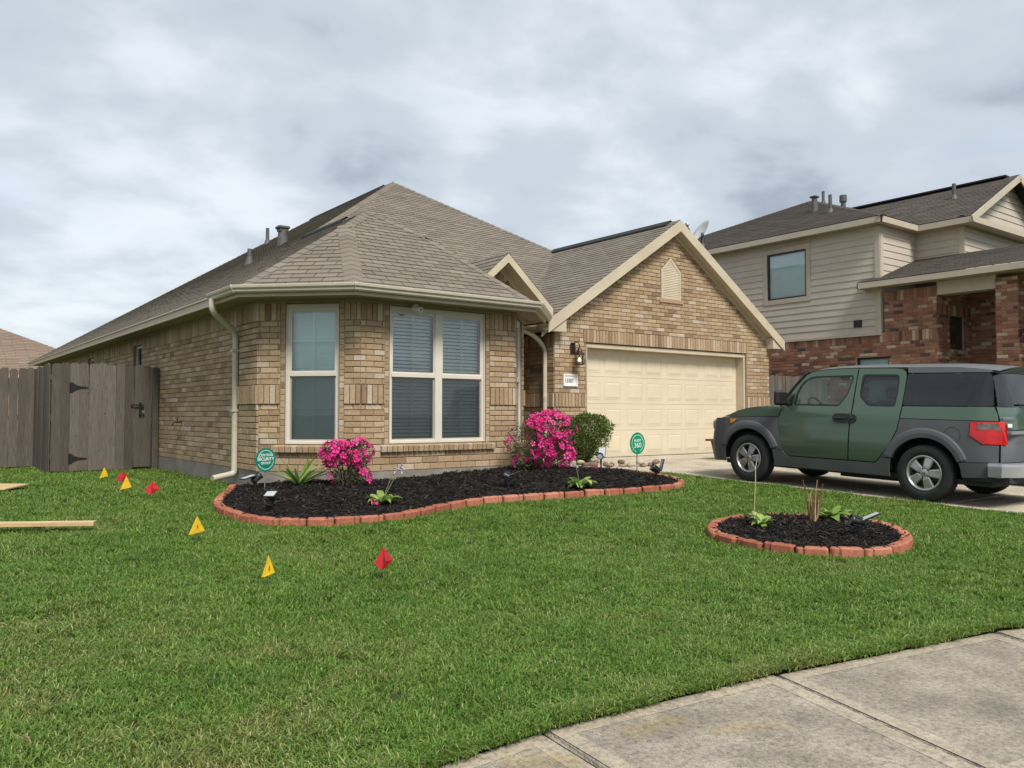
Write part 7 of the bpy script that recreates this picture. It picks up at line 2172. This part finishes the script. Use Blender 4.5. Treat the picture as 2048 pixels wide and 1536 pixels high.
# ------------------------------------------------------------------ lawn: grass blades scattered on the ground
rg = random.Random(101)
def grass_mat():
    m, t, b = newmat('grass_blade')
    tone = attr(t, 'tone'); it = attr(t, 'itone', 'INSTANCER')
    c = rampn(t, tone, [(0.0,(0.060,0.130,0.018)),(0.35,(0.108,0.215,0.028)),(0.7,(0.165,0.295,0.042)),(0.93,(0.245,0.36,0.075)),(1.0,(0.45,0.42,0.18))])
    pale = rampn(t, tone, [(0.0,(0.10,0.14,0.030)),(0.45,(0.20,0.235,0.055)),(0.75,(0.36,0.31,0.12)),(1.0,(0.55,0.45,0.25))])
    k = N(t,'ShaderNodeMapRange',inp={1:0.42,2:0.95,3:0.0,4:1.0}); t.links.new(it, k.inputs[0])
    c = mixc(t, k.outputs[0], c, pale)
    k2 = N(t,'ShaderNodeMapRange',inp={1:0.0,2:0.35,3:0.68,4:1.0}); t.links.new(it, k2.inputs[0])
    v = N(t,'ShaderNodeVectorMath',operation='SCALE'); t.links.new(c, v.inputs[0]); t.links.new(k2.outputs[0], v.inputs['Scale'])
    t.links.new(v.outputs[0], b.inputs['Base Color'])
    b.inputs['Roughness'].default_value = 0.5; b.inputs['Specular IOR Level'].default_value = 0.35
    tl = N(t,'ShaderNodeBsdfTranslucent'); t.links.new(v.outputs[0], tl.inputs[0])
    mx_ = N(t,'ShaderNodeMixShader',inp={0:0.33}); t.links.new(b.outputs[0], mx_.inputs[1]); t.links.new(tl.outputs[0], mx_.inputs[2]); t.links.new(mx_.outputs[0], t.nodes['Material Output'].inputs[0])
    return m
M_grass = grass_mat()
def tuft(n, rad, hmin, hmax, wmin, wmax, lean):
    mb = MB()
    for i in range(n):
        a = rg.uniform(0,6.283); r = rad*math.sqrt(rg.random()); p = Vector((r*math.cos(a), r*math.sin(a), -0.01))
        h = rg.uniform(hmin,hmax); w = rg.uniform(wmin,wmax); b_ = rg.uniform(0,6.283); ln = abs(rg.gauss(lean,0.35))*h
        d = Vector((math.cos(b_),math.sin(b_),0)); s_ = Vector((-d.y,d.x,0)); tw = rg.uniform(-0.8,0.8); s2 = (s_*math.cos(tw)+d*math.sin(tw))
        q = [p, p+d*ln*0.30+Vector((0,0,h*0.50)), p+d*ln*0.68+Vector((0,0,h*0.85)), p+d*ln*1.15+Vector((0,0,h*max(0.45,1.0-0.3*ln/h)))]
        tn = min(1,max(0,rg.gauss(0.48,0.24)))
        if rg.random() < 0.045: tn = 1.0
        v = [q[0]-s2*w*0.8,q[0]+s2*w*0.8,q[1]-s2*w,q[1]+s2*w,q[2]-s2*w*0.75,q[2]+s2*w*0.75,q[3]]
        mb.add(v, [(0,1,3,2),(2,3,5,4),(4,5,6)], 0, tn, True)
    return bpy.data.objects.new('tuft', mb.mesh('tuft', M_grass))
tufts = [tuft(32, 0.055, 0.026, 0.055, 0.0016, 0.0031, 0.8) for _ in range(6)]
HOUSE_POLY = [(3.96,30),(3.96,10.85),(4.97,9.83),(7.55,9.83),(8.38,10.65),(8.38,13.6),(9.8,13.6),(9.8,11.58),(16.5,11.58),(16.5,30)]
WALK_POLY = [(8.88,9.72),(9.62,9.53),(10.02,9.08),(10.02,10.64),(9.52,10.64),(9.52,13.7),(8.4,13.7),(8.4,10.64),(8.88,10.64)]
def on_lawn(x, y):
    if y < sw_edge(x)+0.03: return False
    if x > DRV_L+0.03 and x < 15.9 and y > 1.2: return False
    if y > 9.0 and (pip(x,y,HOUSE_POLY) or pip(x,y,WALK_POLY)): return False
    if 2.7 < x < 9.5 and 7.3 < y < 11.2 and pip(x,y,poly1): return False
    if 5.9 < x < 8.1 and 3.4 < y < 5.6 and pip(x,y,poly2): return False
    return True
def dryness(x, y):
    n_ = mnoise.noise(Vector((x*0.9,y*0.9,2.0)))*0.5+mnoise.noise(Vector((x*2.7,y*2.7,5.0)))*0.35+mnoise.noise(Vector((x*7.0,y*7.0,9.0)))*0.25
    d = 0.37+0.50*n_
    for cx, cy, rx, ry, k in ((0.4,3.7,1.2,1.2,0.42),(1.35,3.3,0.45,0.22,0.5),(0.8,2.9,0.35,0.25,0.5),(0.5,5.2,0.9,0.6,0.35),(1.6,4.1,0.5,0.2,0.45),(1.75,3.6,0.25,0.12,0.55),(2.55,2.72,0.75,0.10,0.45),(0.2,4.3,0.7,0.4,0.25),(2.6,11.6,0.8,1.3,0.22),(1.9,8.6,0.5,0.5,0.20),(0.2,2.9,0.5,0.3,0.3),(6.6,6.5,0.35,0.2,0.3),(3.6,2.55,0.9,0.08,0.25)):
        e_ = ((x-cx)/rx)**2+((y-cy)/ry)**2
        if e_ < 2.5: d += k*math.exp(-e_*1.3)*(0.6+0.8*n_)
    return min(1.0, max(0.0, d))
P_, Rr, Sc, To = [], [], [], []
def in_view(x, y):
    d = Vector((x,y,G(x,y)))-EYE; z = d.dot(FWD)
    return z > 0.5 and abs(d.dot(RGT)/z) < 0.80 and d.dot(UPV)/z > -0.62
def add_tuft(x, y, s_, extra=0.0, hh=1.0):
    P_.append((x,y,G(x,y)-0.024)); Rr.append((rg.gauss(0,0.10),rg.gauss(0,0.10),rg.uniform(0,6.28)))
    hp = 0.82+0.30*mnoise.noise(Vector((x*1.7,y*1.7,11)))+0.25*mnoise.noise(Vector((x*5.5,y*5.5,4)))
    Sc.append((s_,s_,s_*max(0.5,hp)*hh)); To.append(min(1,max(0,dryness(x,y)+rg.gauss(0,0.09)+extra)))
for (d0, d1, dens, sc_) in ((1.5,5.2,640,0.95),(5.2,7.5,430,1.05),(7.5,11.0,260,1.2),(11.0,20.0,130,1.45)):
    A_ = 0
    # jittered polar sampling around the camera keeps density even
    a0, a1 = YAW-R(41), YAW+R(41)
    area = 0.5*(a1-a0)*(d1*d1-d0*d0); cnt = int(area*dens)
    for _ in range(cnt):
        r = math.sqrt(rg.uniform(d0*d0,d1*d1)); a = rg.uniform(a0,a1); x, y = r*math.sin(a), r*math.cos(a)
        if on_lawn(x,y) and in_view(x,y):
            if dryness(x,y) > 0.78 and rg.random() < 0.45: continue
            add_tuft(x, y, sc_*rg.uniform(0.8,1.2))
# ragged fringe along the sidewalk, the driveway edge and the edgers
for k in range(2400):
    x = rg.uniform(0.2,6.6); y = sw_edge(x)+abs(rg.gauss(0.0,0.03))+(-0.005 if x < 2.8 else 0.012)+0.018*mnoise.noise(Vector((x*4,0,0)))
    add_tuft(x, y, rg.uniform(0.8,1.15), 0.04, rg.uniform(0.7,1.25))
for k in range(900):
    y = rg.uniform(2.5,9.4); add_tuft(DRV_L-abs(rg.gauss(0,0.05))+0.03, y, rg.uniform(0.8,1.25), -0.02, rg.uniform(0.8,1.3))
for path in (path1, path2):
    rsp = resample(path, 0.03, path is path2)
    c_ = sum(rsp, Vector())/len(rsp)
    for i in range(1,len(rsp)-1):
        tq = (rsp[i+1]-rsp[i-1]).normalized(); nn = Vector((tq.y,-tq.x,0))
        q = rsp[i]+nn*0.09
        if pip(q.x,q.y,poly1 if path is path1 else poly2): q = rsp[i]-nn*0.09
        if on_lawn(q.x,q.y) and rg.random() < 0.75: add_tuft(q.x+rg.gauss(0,0.02), q.y+rg.gauss(0,0.02), rg.uniform(0.7,1.05), 0.0, rg.uniform(0.7,1.1))
# side yard to the right of the driveway
for _ in range(2600):
    x, y = rg.uniform(15.95,19.4), rg.uniform(5.0,11.9); add_tuft(x, y, 1.5) if on_lawn(x,y) else None
scatter('lawn', tufts, P_, Rr, Sc, To, 'mown green lawn with drier tan patches in front of the house', 'lawn')
